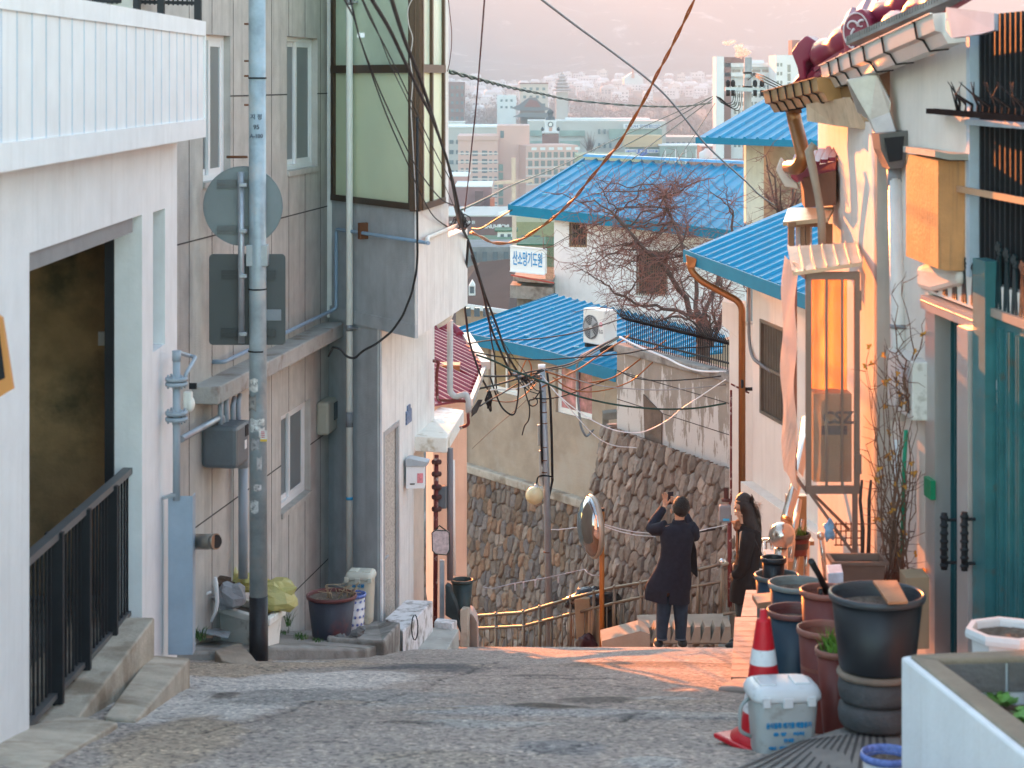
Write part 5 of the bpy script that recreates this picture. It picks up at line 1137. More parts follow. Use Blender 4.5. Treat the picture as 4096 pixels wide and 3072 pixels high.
for y in (275, 333): q = P((232,y), 16.05); m = MB().box(q, (.17,.012,.07)).box(q+Vector((0,-.008,0)), (.16,.012,.012)).box(q+Vector((.25,0,0)), (.2,.012,.07)); part(sg2, 'channel', m, mat('sign_channel_dark', (.06,.066,.07,1), .5, .3)); m = MB().box(P((243,y+1), 15.92), (.06,.04,.03)); part(sg2, 'clamp', m, STEEL, bev=.004)
m = MB().box(P((273,315), 16.05), (.13,.004,.09)); part(sg2, 'pale_patch', m, mat('pale_patch', (.22,.25,.28,1), .5))
# --- pots
def pot(label, px, y, w, z, hgt, body, rim, taper=.72, soil=.05, name='flower_pot', group=None, cat='pot', rimh=.03, extra=None, n=32, rimw=None):
    c = P((px, y), z); r = w/F*z/2; t = thing(name, label, cat, c-Vector((0,0,hgt)), group); rw = rimw or max(.012, r*.07)
    b = c-Vector((0,0,hgt)); rb = r*taper
    m = MB().lathe(b, [(0,0),(rb,0),(rb*1.02,.01),(r-rw,hgt-rimh),(r-rw-.008,hgt-rimh)], n); part(t, 'body', m, body)
    m = MB().lathe(b, [(r-rw,hgt-rimh-.003),(r-.003,hgt-rimh),(r,hgt-rimh*.5),(r-.004,hgt),(r-rw,hgt+.0),(r-rw-.004,hgt-.01),((r-rw)*.93,hgt-soil-.08)], n); part(t, 'rim', m, rim)
    rs_ = r-rw-.006-soil*.15
    if soil < .3:
        m = MB(); vs = [b+Vector((0,0,hgt-soil+.01))]; rr = random.Random(int(px*7+y)); fs = []
        for k_ in range(1, 5):
            for j in range(20): a = j*math.pi/10; vs.append(b+Vector((rs_*k_/4*math.cos(a), rs_*k_/4*math.sin(a), hgt-soil+(rr.random()-.5)*.022*(k_ < 4))))
        for j in range(20): fs.append((0, 1+j, 1+(j+1) % 20))
        for k_ in range(3):
            for j in range(20): fs.append((1+k_*20+j, 1+(k_+1)*20+j, 1+(k_+1)*20+(j+1) % 20, 1+k_*20+(j+1) % 20))
        m.add(vs, fs); part(t, 'soil', m, SOILD)
    return t, b
SOILD = mat('dry_soil', (.15,.12,.095,1), .95, var=.5, scale=40, bump=1, bscale=80)
BLKP = mat('black_plastic_pot', (.012,.014,.018,1), .42, var=.2, bump=.04)
GRYR = mat('grey_green_rim', (.10,.12,.12,1), .4, var=.15, bump=.03)
NAVY = mat('navy_plastic_pot', (.013,.036,.06,1), .4, var=.25, scale=3, bump=.04)
MAR = mat('brick_red_plastic', (.15,.035,.028,1), .42, var=.2, scale=3, bump=.04)
MARR = mat('faded_red_rim', (.24,.095,.07,1), .4, var=.12, bump=.02)
MARD = mat('dull_maroon_rim', (.13,.05,.045,1), .4, var=.12, bump=.02)
GP = 'plant pots by the teal gate'
bigp, bb = pot('large black pot with a wooden plank across its rim, on stacked round stones', 877, 592, 97, 9.5, .36, BLKP, mat('black_rim', (.045,.05,.058,1), .35, bump=.02), .76, .07, group=GP)
m = MB().prism([P((873,583),9.6), P((897,583),9.55), P((908,604),9.22), P((888,605),9.22)], (0,0,.014)); single('wooden_plank', 'orange brown plank lying across the large black pot', 'plank', m, mat('orange_plank', (.36,.15,.07,1), .6, var=.25, scale=8, bump=.2), bev=.002)
m = MB(); c = bb.copy(); 
stk = thing('stone_stack', 'stack of dark round stone slabs under the large black pot', 'stone stack', bb-Vector((0,0,.40)))
DST = mat('dark_stone', (.062,.064,.068,1), .85, var=.3, scale=7, bump=.5, bscale=30)
part(stk, 'wooden_disc', MB().lathe(bb-Vector((0,0,.035)), [(0,0),(.185,0),(.192,.012),(.185,.028),(0,.03)], 24), mat('weathered_wood', (.18,.14,.11,1), .85, var=.3, bump=.3))
for i in range(2): part(stk, 'slab', MB().lathe(bb-Vector((0,0,.15+.12*i)), [(0,0),(.165,0),(.18,.02),(.186,.06),(.18,.10),(.16,.115),(0,.115)], 24), DST)
for dx, dy in ((-.11,-.07),(.10,-.06),(0,.12)): part(stk, 'block', MB().box(bb+Vector((dx-.03,dy,-.35)), (.14,.11,.13), .3), mat('grey_block', (.17,.17,.17,1), .9, var=.25, bump=.5, bscale=25), bev=.02)
pot('dark pot with a pale grey rim holding a small black pot', 777, 574, 46, 13.0, .30, NAVY, GRYR, .8, .4, group=GP)
pot('small black pot standing inside a pale rimmed dark pot', 773.5, 557, 26, 13.0, .17, BLKP, BLKP, .78, .4, group=GP)
pot('wide dark pot with a grey green rim full of dry soil', 797, 582, 58, 11.9, .36, NAVY, mat('pale_grey_rim', (.20,.22,.21,1), .4, bump=.02), .8, .05, group=GP)
pot('navy pot with a dull maroon rim behind the traffic cone', 795, 609, 57, 11.1, .50, NAVY, MARD, .74, .06, group=GP)
tp, tb = pot('brick red pot with a black shovel handle sticking out', 826, 589, 53, 10.9, .45, MAR, MARR, .8, .35, group=GP)
m = MB().tube([P((811,561),10.75), P((819,575),10.85), P((828,594),10.9)], [.018,.016,.02], 10).tube([P((820,588),10.8), P((821,600),10.8)], .013, 8); single('shovel_handle', 'black plastic shovel handle leaning out of the red pot', 'shovel', m, BLACKC)
pot('tall empty brick red pot between the navy pot and the black pot', 825, 627, 57, 10.4, .53, MAR, MARR, .72, .13, group=GP)
gp_, gb_ = pot('terracotta pot with bright green grass in front', 836, 648, 43, 9.95, .42, MAR, MARR, .6, .03, group=GP)
def grass(par_or_none, c, r, n, h, name='grass_tuft', label='tuft of bright green grass', col=None, seed=1, par=None):
    rr = random.Random(seed); m = MB()
    for i in range(n):
        a = rr.uniform(0, 6.28); d = r*math.sqrt(rr.random()); b = c+Vector((d*math.cos(a), d*math.sin(a), 0)); l = Vector((rr.uniform(-.5,.5), rr.uniform(-.5,.5), 1))*h*rr.uniform(.5,1); w = Vector((math.cos(a+1.5), math.sin(a+1.5), 0))*.004
        m.add([b-w, b+w, b+l*.6+w*.7+Vector((0,0,0)), b+l*.6-w*.7, b+l+Vector((l.x*.4,l.y*.4,-.01))], [(0,1,2,3),(3,2,4)])
    G = col or mat('young_grass', (.12,.26,.03,1), .6, var=.3, bump=0)
    return part(par, name, m, G) if par else single(name, label, 'grass', m, G)
grass(None, gb_+Vector((0,0,.40)), .08, 150, .12, par=gp_, seed=4)
sm, sb2 = pot('small pot of green shoots beside the chrome ball railing', 797, 533, 28, 15.0, .16, MAR, mat('dark_rim_pot', (.05,.035,.03,1), .4), .7, .03, group=GP); grass(None, sb2+Vector((0,0,.14)), .07, 60, .10, par=sm, seed=6)
WPO = mat('white_plastic_planter', (.60,.64,.66,1), .4, var=.06, bump=.03)
t, b = pot('white octagonal pot of soil in front of the teal gate', 1009, 628, 88, 8.9, .22, WPO, WPO, .8, .035, group=GP, n=8, rimh=.04, rimw=.03)
CER = mat('blue_white_ceramic', (.60,.60,.62,1), .2, var=.05, bump=0, spec=.7)
BLG = mat('cobalt_glaze', (.04,.08,.34,1), .2, var=.3, scale=40, bump=0)
pot('blue and white glazed pot cut off at the bottom edge beside the planter', 887, 752, 54, 8.6, .25, CER, mat('blue_band_rim', (.12,.18,.45,1), .25, var=.4, scale=60, bump=0), .7, .04, group=GP)
# trough with a vine
tr = thing('planter_trough', 'brown rectangular trough planter of dark soil at the foot of the lit wall', 'planter', P((861,582), 11.8))
TRM = mat('brown_trough', (.17,.10,.075,1), .5, var=.15, bump=.05)
tc = P((857,566), 11.9); m = MB(); l, w_, h_ = .32, .22, .17
def ring4(c, lx, ly, z): return [c+Vector((sx*lx/2, sy*ly/2, z)) for sx, sy in ((-1,-1),(1,-1),(1,1),(-1,1))]
A = ring4(tc, l*.8, w_*.7, -h_); B_ = ring4(tc, l*.95, w_*.9, .03); C_ = ring4(tc, l*1.05, w_*1.05, .03); D_ = ring4(tc, l*1.05, w_*1.05, .05); E_ = ring4(tc, l*.92, w_*.86, .05); F_ = ring4(tc, l*.9, w_*.84, .0)
vs = A+B_+C_+D_+E_+F_; fs = [(0,1,2,3)]
for k_ in range(5):
    for j in range(4): fs.append((k_*4+j, k_*4+(j+1) % 4, (k_+1)*4+(j+1) % 4, (k_+1)*4+j))
m.add(vs, fs); part(tr, 'box', m, TRM)
m = MB().grid(lambda s_, t: tc+Vector(((s_-.5)*l*.9, (t-.5)*w_*.84, .0+.02*vnoise(s_*9, t*9, 1, 3).item())), 12, 8); part(tr, 'soil', m, SOIL)
def vine(name, label, px0, px1, y0, y1, z, n, seed, leaves, sprd=.10, stem=None):
    rr = random.Random(seed); t = thing(name, label, 'plant', P(((px0+px1)/2, y1), z)); m = MB(); tips = []
    for i in range(n):
        px = rr.uniform(px0, px1); q = P((px*.4+(px0+px1)/2*.6, y1+rr.uniform(-3,3)), z+rr.uniform(-.06,.06)); ty = y0+(y1-y0)*rr.random()**1.6*.8; tgt = P((rr.uniform(px0, px1), ty), z+rr.uniform(-.1,.1)); pts = [q]; st = 9
        for j in range(1, st+1): pts.append(q.lerp(tgt, j/st)+Vector((rr.uniform(-1,1),rr.uniform(-1,1),rr.uniform(-.5,.5)))*.028)
        m.tube(pts, [.0065*(1-.75*j/st) for j in range(st+1)], 5); tips += pts[3:]
        for _ in range(5):
            b = rr.choice(pts[2:]); d = Vector((rr.uniform(-1,1),rr.uniform(-.6,.6),rr.uniform(-.2,1))).normalized()*rr.uniform(.05,.16); mid = b+d*.5+Vector((rr.uniform(-1,1),0,rr.uniform(-1,1)))*.015; m.tube([b, mid, b+d], [.0028,.002,.001], 4); tips.append(b+d)
    part(t, 'stems', m, stem or mat('dry_vine_stem', (.17,.085,.055,1), .8, var=.3, bump=0))
    m = MB()
    for _ in range(leaves):
        b = rr.choice(tips); a = rr.uniform(0, 6.28)
        for k_ in range(3):
            u_ = Vector((math.cos(a+k_*1.2), rr.uniform(-.4,.4), math.sin(a+k_*1.2)))*rr.uniform(.018,.034); w_ = u_.cross(Vector((.2,1,.1))).normalized()*.009; m.add([b, b+u_*.5+w_, b+u_, b+u_*.5-w_], [(0,1,2,3)])
    part(t, 'leaves', m, translucent('withered_yellow_leaf', (.62,.30,.05,1), .4)); return t
vine('dried_vine', 'dried vine with a few withered yellow leaves climbing beside the meter box', 866, 928, 355, 585, 12.05, 30, 5, 34)
vine('dried_vine', 'thin upper tendrils of dry vine crossing the white rain pipe', 890, 925, 280, 400, 12.1, 6, 9, 4)
m = MB()
for px, dx in ((862,0),(868,3)): m.tube([P((px,565),12.4), P((px+1,530),12.4), P((px+dx-2,500),12.4), P((px+dx,480),12.4)], [.014,.012,.011,.008], 7)
single('bare_plant', 'two dark bare stems standing in the trough beside the cage brace', 'plant', m, mat('dark_bark', (.05,.035,.03,1), .85, var=.3))
m = MB().tube([P((906,430),12.2), P((904,470),12.2), P((902,560),12.2)], .013, 8); single('garden_stake', 'green garden stake among the dry vine stems', 'stake', m, mat('green_stake', (.01,.28,.15,1), .4))
m = MB().tube([P((897,440),12.25), P((896.5,572),12.25)], .017, 8); single('garden_stake', 'white plastic stake among the dry vine stems', 'stake', m, FRAMEW)
m = MB().obox(P((906,650),11.6), (.14,.02,0), (0,.2,0), (0,0,.42)); single('cardboard_box', 'tan cardboard box leaning beside the aluminium door frame', 'box', m, mat('cardboard', (.38,.26,.16,1), .8, var=.1), bev=.004)
m = MB().obox(P((828,584),11.3), (.09,.02,0), (0.02,.2,0), (0,0,.06)); single('milk_carton', 'flattened white carton with a blue corner behind the shovel', 'carton', m, mat('white_blue_carton', (.5,.55,.62,1), .5, var=.4, scale=7), bev=.004)
# board on stool
bs = thing('board_stool', 'reddish board on short legs behind the tip of the traffic cone', 'stool', P((766,620), 12.3))
m = MB().prism([P((752,594),12.6), P((775,592),12.6), P((779,600),12.1), P((758,603),12.1)], (0,0,-.035)); part(bs, 'board', m, mat('reddish_board', (.38,.19,.11,1), .6, var=.15), bev=.004)
for dx in (0,.1): m = MB().bar(P((762,604),12.2)+Vector((dx,0,0)), P((766,622),12.2)+Vector((dx,0,0)), .025); part(bs, 'leg', m, mat('orange_leg', (.50,.22,.06,1), .6))
# --- traffic cone
cz_ = 9.9; cc = P((763.5,745), cz_); cc.z = road_z(cz_)+.01; cn = thing('traffic_cone', 'red traffic cone with white bands beside the food waste bin', 'traffic cone', cc)
RED = mat('cone_red', (.50,.008,.018,1), .4, var=.12, bump=.03); WB = mat('cone_white_band', (.66,.68,.70,1), .35, var=.1, stain=(.4,.4,.4,1), samt=.3, sscale=20)
Hc = .645; rb_, rt_ = .125, .03
def cone_r(h): return rb_+(rt_-rb_)*(h/Hc)
m = MB()
for h0, h1 in ((.03,.16),(.29,.395),(.47,.60)): m.lathe(cc, [(cone_r(h0),h0),(cone_r(h1),h1)], 30)
m.lathe(cc, [(.0,.66),(.018,.66),(.02,.615),(.034,.612),(.036,.6)], 24); m.lathe(cc, [(cone_r(.03)-.002,.03),(cone_r(.60)-.002,.601)], 30); part(cn, 'body', m, RED)
for h0, h1 in ((.16,.29),(.395,.47)): part(cn, 'band', MB().lathe(cc, [(cone_r(h0)+.001,h0),(cone_r(h1)+.001,h1)], 30), WB)
m = MB().box(cc+Vector((0,0,.014)), (.36,.36,.028), .5); part(cn, 'base', m, RED, bev=.012)
part(cn, 'collar', MB().lathe(cc, [(.165,.028),(.16,.045),(.135,.06),(.124,.07)], 30), RED)
# --- food waste bin
def bin_(label, c, w, d, h, rz_, bodym, lidm, text):
    t = thing('waste_bin', label, 'waste bin', c); ca, sa = math.cos(rz_), math.sin(rz_); ex = Vector((ca,sa,0)); ey = Vector((-sa,ca,0)); T = lambda x, y, z: c+ex*x+ey*y+Vector((0,0,z))
    def loft(m, secs):
        vs = []; n = 20
        for (hw, hd, z) in secs:
            for i in range(n):
                a = 2*math.pi*(i+.5)/n; p = 5; x = abs(math.cos(a))**(2/p)*math.copysign(1, math.cos(a))*hw; y = abs(math.sin(a))**(2/p)*math.copysign(1, math.sin(a))*hd; vs.append(T(x,y,z))
        fs = [(k_*n+i, k_*n+(i+1) % n, (k_+1)*n+(i+1) % n, (k_+1)*n+i) for k_ in range(len(secs)-1) for i in range(n)]; fs += [tuple(range(n))[::-1], tuple((len(secs)-1)*n+i for i in range(n))]
        m.add(vs, fs, True)
    m = MB(); loft(m, [(w*.40,d*.40,0),(w*.41,d*.41,.01),(w*.46,d*.46,h-.03),(w*.47,d*.47,h)]); part(t, 'body', m, bodym)
    m = MB(); loft(m, [(w*.49,d*.49,h-.012),(w*.51,d*.51,h),(w*.51,d*.51,h+.018),(w*.47,d*.47,h+.045),(w*.40,d*.40,h+.055)]); lid = part(t, 'lid', m, lidm)
    m = MB()
    for sx in (-1,1): m.obox(T(sx*w*.25-.04,-d*.25,h+.045), ex*.08, ey*d*.5, Vector((0,0,.02)))
    m.obox(T(-.03,-d*.53,h-.035), ex*.05, ey*.02, Vector((0,0,.05))).obox(T(.09,-d*.53,h-.03), ex*.04, ey*.02, Vector((0,0,.05))).obox(T(-.13,-d*.53,h-.03), ex*.04, ey*.02, Vector((0,0,.05))); part(t, 'clip', m, lidm, bev=.006)
    m = MB().tube(pipe_bend([T(-w*.47,0,h-.02), T(-w*.62,-.02,h-.05), T(-w*.64,-.03,h-.17), T(-w*.46,-.02,h-.20)], .03), .009, 8); part(t, 'handle', m, mat('grey_handle', (.30,.32,.31,1), .5))
    m = MB()
    for txt, z, wd, sz in text: letter(m, txt, T(0.02*0,-d*.465-.0,z), ex, Vector((0,-.04,1)), sz, .0008, .002, wd)
    part(t, 'lettering', m, mat('bin_blue_ink', (.02,.22,.45,1), .5)); return t
LG = mat('pale_grey_plastic', (.40,.43,.43,1), .45, var=.08, stain=(.28,.28,.26,1), samt=.25, sscale=9, bump=.03); LGL = mat('white_grey_lid', (.58,.61,.63,1), .42, var=.06, stain=(.4,.4,.4,1), samt=.2, sscale=12, bump=.03)
bc = P((782,738), 9.65); bc.z = road_z(9.65)+.0
bin_('pale grey food waste bin with a white lid and blue Korean lettering', bc, .34, .28, .285, .12, LG, LGL, [('음식물류 폐기물 배출용기', .165, .22, .03), ('용 량    리터', .125, .15, .018), ('안내문', .095, .05, .018), ('월 화 수 목', .06, .2, .016)])
# --- left side pots and bin
PH = 'containers on the left pavement'
t, b = pot('large dark plant pot with a maroon rim and dead stalks on the left pavement', 331.5, 594, 51, 17.9, .37, mat('navy_maroon_pot', (.035,.04,.06,1), .5, var=.25, scale=3, stain=(.13,.03,.03,1), samt=.3, sscale=3), mat('maroon_rim', (.12,.035,.035,1), .45), .74, .03, group=PH)
m = MB(); rr = random.Random(4)
for i in range(12): q = b+Vector((rr.uniform(-.05,.2), rr.uniform(-.1,.15), .35)); m.tube([q, q+Vector((rr.uniform(-.06,.08),0,rr.uniform(.03,.13))), q+Vector((rr.uniform(-.15,.2),0,rr.uniform(.0,.16)))], [.006,.005,.002], 5)
part(t, 'stalks', m, mat('dead_stalk', (.42,.33,.22,1), .8))
t, b = pot('blue and white flowered ceramic pot behind the maroon rimmed pot', 353.5, 593, 26, 18.3, .39, CER, mat('blue_band_rim', 0), .74, .06, group=PH)
r0_ = 26/F*18.3/2; m = MB()
for row in range(5):
    for j in range(14):
        a = 2*math.pi*(j+.5*(row % 2))/14; h = .05+row*.07; rr2 = r0_*.74+(r0_*.26)*(h/.39)*.92+.001; o = b+Vector((rr2*math.cos(a), rr2*math.sin(a), h)); tx = Vector((-math.sin(a), math.cos(a), 0)); nn = Vector((math.cos(a), math.sin(a), 0))
        for k_ in range(6):
            a2 = k_*math.pi/3; d = tx*math.cos(a2)+Vector((0,0,math.sin(a2))); e = nn.cross(d)*.004; m.add([o+nn*.002, o+d*.009+e+nn*.002, o+d*.018+nn*.002, o+d*.009-e+nn*.002], [(0,1,2,3)])
part(t, 'flower_pattern', m, BLG)
IVB = mat('ivory_bin_plastic', (.47,.46,.38,1), .5, var=.08, stain=(.3,.28,.2,1), samt=.25, sscale=6)
bc = P((361,628), 18.6); bc.z = road_z(18.6)+.28
bin_('ivory waste bin with faint blue lettering behind the flowered pot', bc, .26, .26, .42, -.15, IVB, mat('ivory_lid', (.50,.51,.44,1), .5, var=.06), [('음식물', .36, .12, .035), ('쓰레기', .30, .12, .03), ('수거용기', .24, .12, .025), ('종 로 구', .18, .12, .022)])
m = MB()
for px, y, r in ((341,638,.05),(348,640,.04),(357,633,.05),(361,629,.035),(353,637,.035)): m.ball(P((px,y), 17.6), (r*1.4, r, r*.6), 8, 5)
for i in range(5):
    mm_ = MB(); px, y, r = ((341,638,.05),(348,640,.04),(357,633,.05),(361,629,.035),(353,637,.035))[i]; mm_.ball(P((px,y), 17.6), (r*1.3, r, r*.65), 8, 5); rr = random.Random(i); mm_.v = [tuple(Vector(q)+Vector((rr.uniform(-1,1),rr.uniform(-1,1),rr.uniform(-1,1)))*.009) for q in mm_.v]; mm_.sm = [False]*len(mm_.f)
    single('loose_stone', ('leftmost and widest grey stone below the maroon rimmed pot','flat grey stone second from the left below the pots','grey stone touching the flowered ceramic pot','small upright grey stone nearest the white step','grey stone in front between its neighbours below the flowered pot')[i], 'stone', mm_, mat('grey_block', 0), group='loose stones by the flowered pot')
pot('tall dark green pot tied to the downpipe at the left corner', 462, 579, 23, 21.6, .46, mat('dark_green_pot', (.012,.028,.030,1), .45, bump=.03), mat('dark_green_rim', (.03,.05,.05,1), .4), .62, .05, group=PH)
m = MB().prism([P(k(1,2,a,b),21.0) for a, b in ((1225,470),(1255,485),(1262,530),(1290,590),(1318,700),(1335,760),(1340,860),(1322,780),(1290,710),(1225,670))], (.02,.12,0)); single('dark_cloth', 'dark green cloth sheet draped from the downpipe to the kerb', 'cloth', m, mat('dark_green_cloth', (.02,.03,.032,1), .8, var=.3, bump=.4, bscale=8), bev=.01)
# styrofoam box with rubbish
bxz = 16.75
fb = thing('foam_box', 'dirty white foam box planter full of soil behind the sign pole', 'box', P((245,640), bxz))
def c5(a, b, z): return P(((700+a/3.318)/4, (2200+b/3.318)/4), z)
FO = mat('dirty_styrofoam', (.76,.76,.72,1), .7, var=.06, stain=(.38,.36,.32,1), samt=.15, sscale=8, bump=.15)
m = MB(); f0 = [c5(425,695,16.9), c5(1215,930,16.2), c5(1430,780,16.9), c5(700,620,17.6)]; lo = [q+Vector((.03*(1 if i in (0,3) else -1),.02*(1 if i < 2 else -1),-.30)) for i, q in enumerate(f0)]
for i in range(4):
    j = (i+1) % 4; o_, p_, q_, r_ = f0[i], f0[j], lo[j], lo[i]; n_ = (p_-o_).cross(Vector((0,0,1))).normalized()
    m.prism([o_, p_, q_, r_], -n_*.03 if (sum(f0, Vector())/4-o_).dot(n_) < 0 else n_*.03)
    m.bar(o_-Vector((0,0,.02)), p_-Vector((0,0,.02)), .055, .06)
part(fb, 'box', m, FO, bev=.008)
m = MB().poly([q+Vector((0,0,-.05)) for q in f0]); part(fb, 'soil', m, SOIL)
def crumple(c, r, seed, amp=.25, n=26, mm=18, flat=1):
    m = MB().ball((0,0,0), 1, n, mm); vs = []
    for q in m.v:
        q = Vector(q); d = 1+amp*(mnoise.noise(q*1.6+Vector((seed,0,0)))*1.3+abs(mnoise.noise(q*4+Vector((0,seed,0))))*.7); vs.append(Vector((q.x*r[0]*d, q.y*r[1]*d, q.z*r[2]*d))+Vector(c))
    m.v = [tuple(q) for q in vs]; return m
YB = translucent('yellow_bin_bag', (.60,.56,.22,1), .3, 1, .25)
m = crumple(c5(1310,610,16.7), (.20,.16,.125), 3, .38, 13, 9); m.sm = [False]*len(m.f); mb2 = crumple(c5(960,440,17.2), (.20,.12,.08), 9, .4, 12, 8); m.add(mb2.v, mb2.f); m3 = MB().tube([c5(800,420,17.2), c5(740,300,17.2), c5(725,235,17.2)], [.09,.06,.05], 10); m.add(m3.v, m3.f, True)
single('rubbish_bag', 'crumpled translucent yellow rubbish bag on the foam box', 'bag', m, YB)
m = crumple(c5(750,610,16.5), (.13,.10,.10), 5, .35, 9, 6); m.sm = [False]*len(m.f); single('rock', 'pale grey rock lying on the soil of the foam box', 'rock', m, mat('pale_rock', (.27,.28,.30,1), .9, var=.2, bump=.4))
m = crumple(c5(560,450,16.7), (.13,.08,.05), 8, .6, 10, 7); m.sm = [False]*len(m.f); single('bark_scrap', 'dark brown scrap of bark and rags beside the yellow bag', 'debris', m, mat('bark_brown', (.07,.045,.03,1), .9, var=.4, bump=.6))
m = MB().tube([c5(*q, 16.4) for q in ((480,560),(400,590),(330,660),(285,760),(275,850),(290,940))], .012, 8); single('hose', 'curved white hose hanging left of the foam box', 'hose', m, FRAMEW)
m = MB().tube([c5(*q, 16.3) for q in ((535,360),(545,440),(550,560),(560,680),(545,800),(480,950))], [.012,.018,.018,.017,.015,.010], 8); single('hose', 'peeling white tube bent over the front of the foam box', 'hose', m, FRAMEW)
m = MB().prism([c5(300,1000,16.6), c5(480,1015,16.7), c5(735,1085,16.3), c5(700,1165,16.0), c5(270,1075,16.1)], (0,0,-.008)); single('metal_sheet', 'bent pale metal sheet on the ground before the foam box', 'sheet', m, mat('scrap_metal', (.38,.42,.46,1), .4, .4, var=.2, stain=(.2,.12,.08,1), samt=.25, sscale=9))
m = MB().obox(c5(318,1160,16.1), c5(500,1170,16.1)-c5(318,1160,16.1), Vector((0,.06,0)), Vector((0,0,.02))); single('wood_scrap', 'small pinkish wood offcut under the metal sheet', 'wood', m, mat('pink_wood', (.45,.28,.20,1), .7))
m = MB().bar(c5(370,1000,16.5), c5(400,700,16.6), .03, .03).bar(c5(360,700,16.6), c5(480,590,16.6), .05, .03); single('scrap_bar', 'dark and pale scrap bars leaning on the left side of the foam box', 'scrap', m, mat('dark_scrap', (.12,.12,.13,1), .6, var=.5))
GRN = mat('weed_green', (.04,.10,.02,1), .7, var=.4, bump=0)
for i, (px, y, z, r, n_, h) in enumerate(((197,640,14.9,.08,70,.10),(250,616,16.6,.10,50,.05),(301,638,17.2,.07,60,.05),(318,641,17.0,.05,45,.04),(288,626,17.6,.03,20,.16),(284,634,17.4,.05,30,.05),(292,655,16.6,.04,25,.04),(262,645,16.2,.04,20,.05))):
    q = P((px,y), z); single_g = grass(None, q, r, n_, h, 'weeds', ('low green weeds beside the grey channel','green weeds on the foam box rim','weeds growing on the pavement slab near the kerb','weeds at the kerb edge below the maroon rimmed pot','taller weed against the grey wall','small weed patch at the wall foot','weed sprouting from the kerb face','weed beside the black pole base')[i], GRN, seed=20+i)
    single_g['category'] = 'weeds'
# broken pavement flake near the pole
m = MB().prism([P((215,650),15.6), P((240,642),16.2), P((252,655),15.7), P((262,668),15.2), P((245,668),15.2), P((222,660),15.3)], (0,0,-.1)); single('broken_slab', 'broken tan cement slab lifted at the foot of the pole', 'slab', m, mat('tan_cement', (.30,.25,.20,1), .9, var=.25, bump=.5), bev=.012)
# --- right ramps
BR = mat('pinkish_ramp_concrete', (.46,.33,.26,1), .85, var=.12, scale=5, bump=.25, stain=(.3,.22,.18,1), samt=.35, sscale=6)
def ramp(label, pts, n, m_, depth=.9, g=.012):
    a, b, c, d = pts; m = MB().prism([a, b, c, d], (0,0,-depth)); m.m = 1
    up = Vector((0,0,.004))
    for i in range(1, n):
        t = i/n; p_ = a.lerp(d, t); q_ = b.lerp(c, t); e = (d-a).normalized()*g; m.poly([p_+up, q_+up, q_+e+up, p_+e+up])
    return single('ramp', label, 'ramp', m, [m_, mat('ramp_groove', (.10,.075,.06,1), .9)], bev=0)
ramp('orange lit grooved concrete ramp step beside the navy pot', [P((731,677),13.7), P((806,677),13.7), P((806,617),16.4), P((735,617),16.4)], 11, BR)
ramp('upper pinkish ramp step behind the orange lit one', [P((741,616),16.5), P((812,616),16.5), P((812,590),18.0), P((746,590),18.0)], 6, BR)
m = MB().prism([P((718,686),12.9), P((760,688),12.6), P((800,690),12.6), P((800,676),13.9), P((735,676),14)], (0,0,-.05)); single('cement_apron', 'smooth cement foot spread at the bottom of the orange lit ramp', 'cement', m, mat('smooth_cement', (.33,.28,.25,1), .9, var=.15, bump=.2), bev=.02)
gm_ = mat('grooved_grey_ramp', (.17,.165,.155,1), .85, var=.25, scale=5, bump=.3)
a, b, c, d = P((726,772),8.75), P((900,800),8.2), P((900,737),9.35), P((800,741),9.25)
m = MB().prism([a, b, c, P((845,727),9.55), d], (0,0,-.5)); m.m = 1
for i in range(14):
    t = (i+.5)/14; p_ = a.lerp(b, t); q_ = d.lerp(P((885,731),9.5), t*.98); e = Vector((.016,.003,0)); m.poly([p_+Vector((0,0,.006)), p_+e+Vector((0,0,.006)), q_+e+Vector((0,0,.006)), q_+Vector((0,0,.006))])
single('ramp', 'dark grooved cement ramp in the bottom right foreground', 'ramp', m, [gm_, mat('dark_groove', (.05,.05,.05,1), .9)])
# --- raised planter bed
hpl = -2.36
O1 = P((901,656), 8.2); O1.z = hpl; O2 = Vector((1.95, 6.0, hpl)); I1 = Vector((1.715, 8.12, hpl)); I2 = Vector((2.10, 6.0, hpl)); B1 = Vector((3.2, 8.42, hpl)); B2 = Vector((3.2, 8.24, hpl))
plb = thing('raised_bed', 'white plastered brick planter bed with a bare cement rim in the right corner', 'planter', (2.2,7.5,-3.6))
m = MB().prism([O1, O2, I2, I1], (0,0,-1.4)).prism([O1, I1, B2, B1], (0,0,-1.4)); part(plb, 'wall', m, mat('chipped_white_plaster', (.62,.66,.70,1), .7, var=.06, bump=.15, stain=(.42,.43,.42,1), streak=.3), bev=.012)
m = MB().prism([O1+Vector((.03,-.03,.012)), O2+Vector((.03,0,.012)), I2+Vector((.012,0,.012)), I1+Vector((.012,-.012,.012))], (0,0,-.03)).prism([O1+Vector((.03,-.03,.015)), I1+Vector((.012,-.012,.015)), B2+Vector((0,-.01,.015)), B1+Vector((0,-.02,.015))], (0,0,-.03)); part(plb, 'rim', m, mat('bare_cement_rim', (.23,.195,.15,1), .9, var=.2, bump=.4), bev=.01)
m = MB()
for r in range(1):
    for i in range(5): o = I1.lerp(B2, i/5); m.obox(o+Vector((.005,-.012,-.13-.13*r)), (B2-I1)/5*.97, Vector((0,.01,0)), Vector((0,0,.12)))
part(plb, 'brick_lining', m, mat('grey_brick', (.13,.13,.13,1), .9, var=.25, bump=.5), bev=.004)
m = MB().grid(lambda s_, t: Vector((1.75+1.4*s_, 6.0+2.1*t, hpl-.19+.05*vnoise(s_*9, t*12, 1, 9).item())), 40, 50); part(plb, 'soil', m, SOILD)
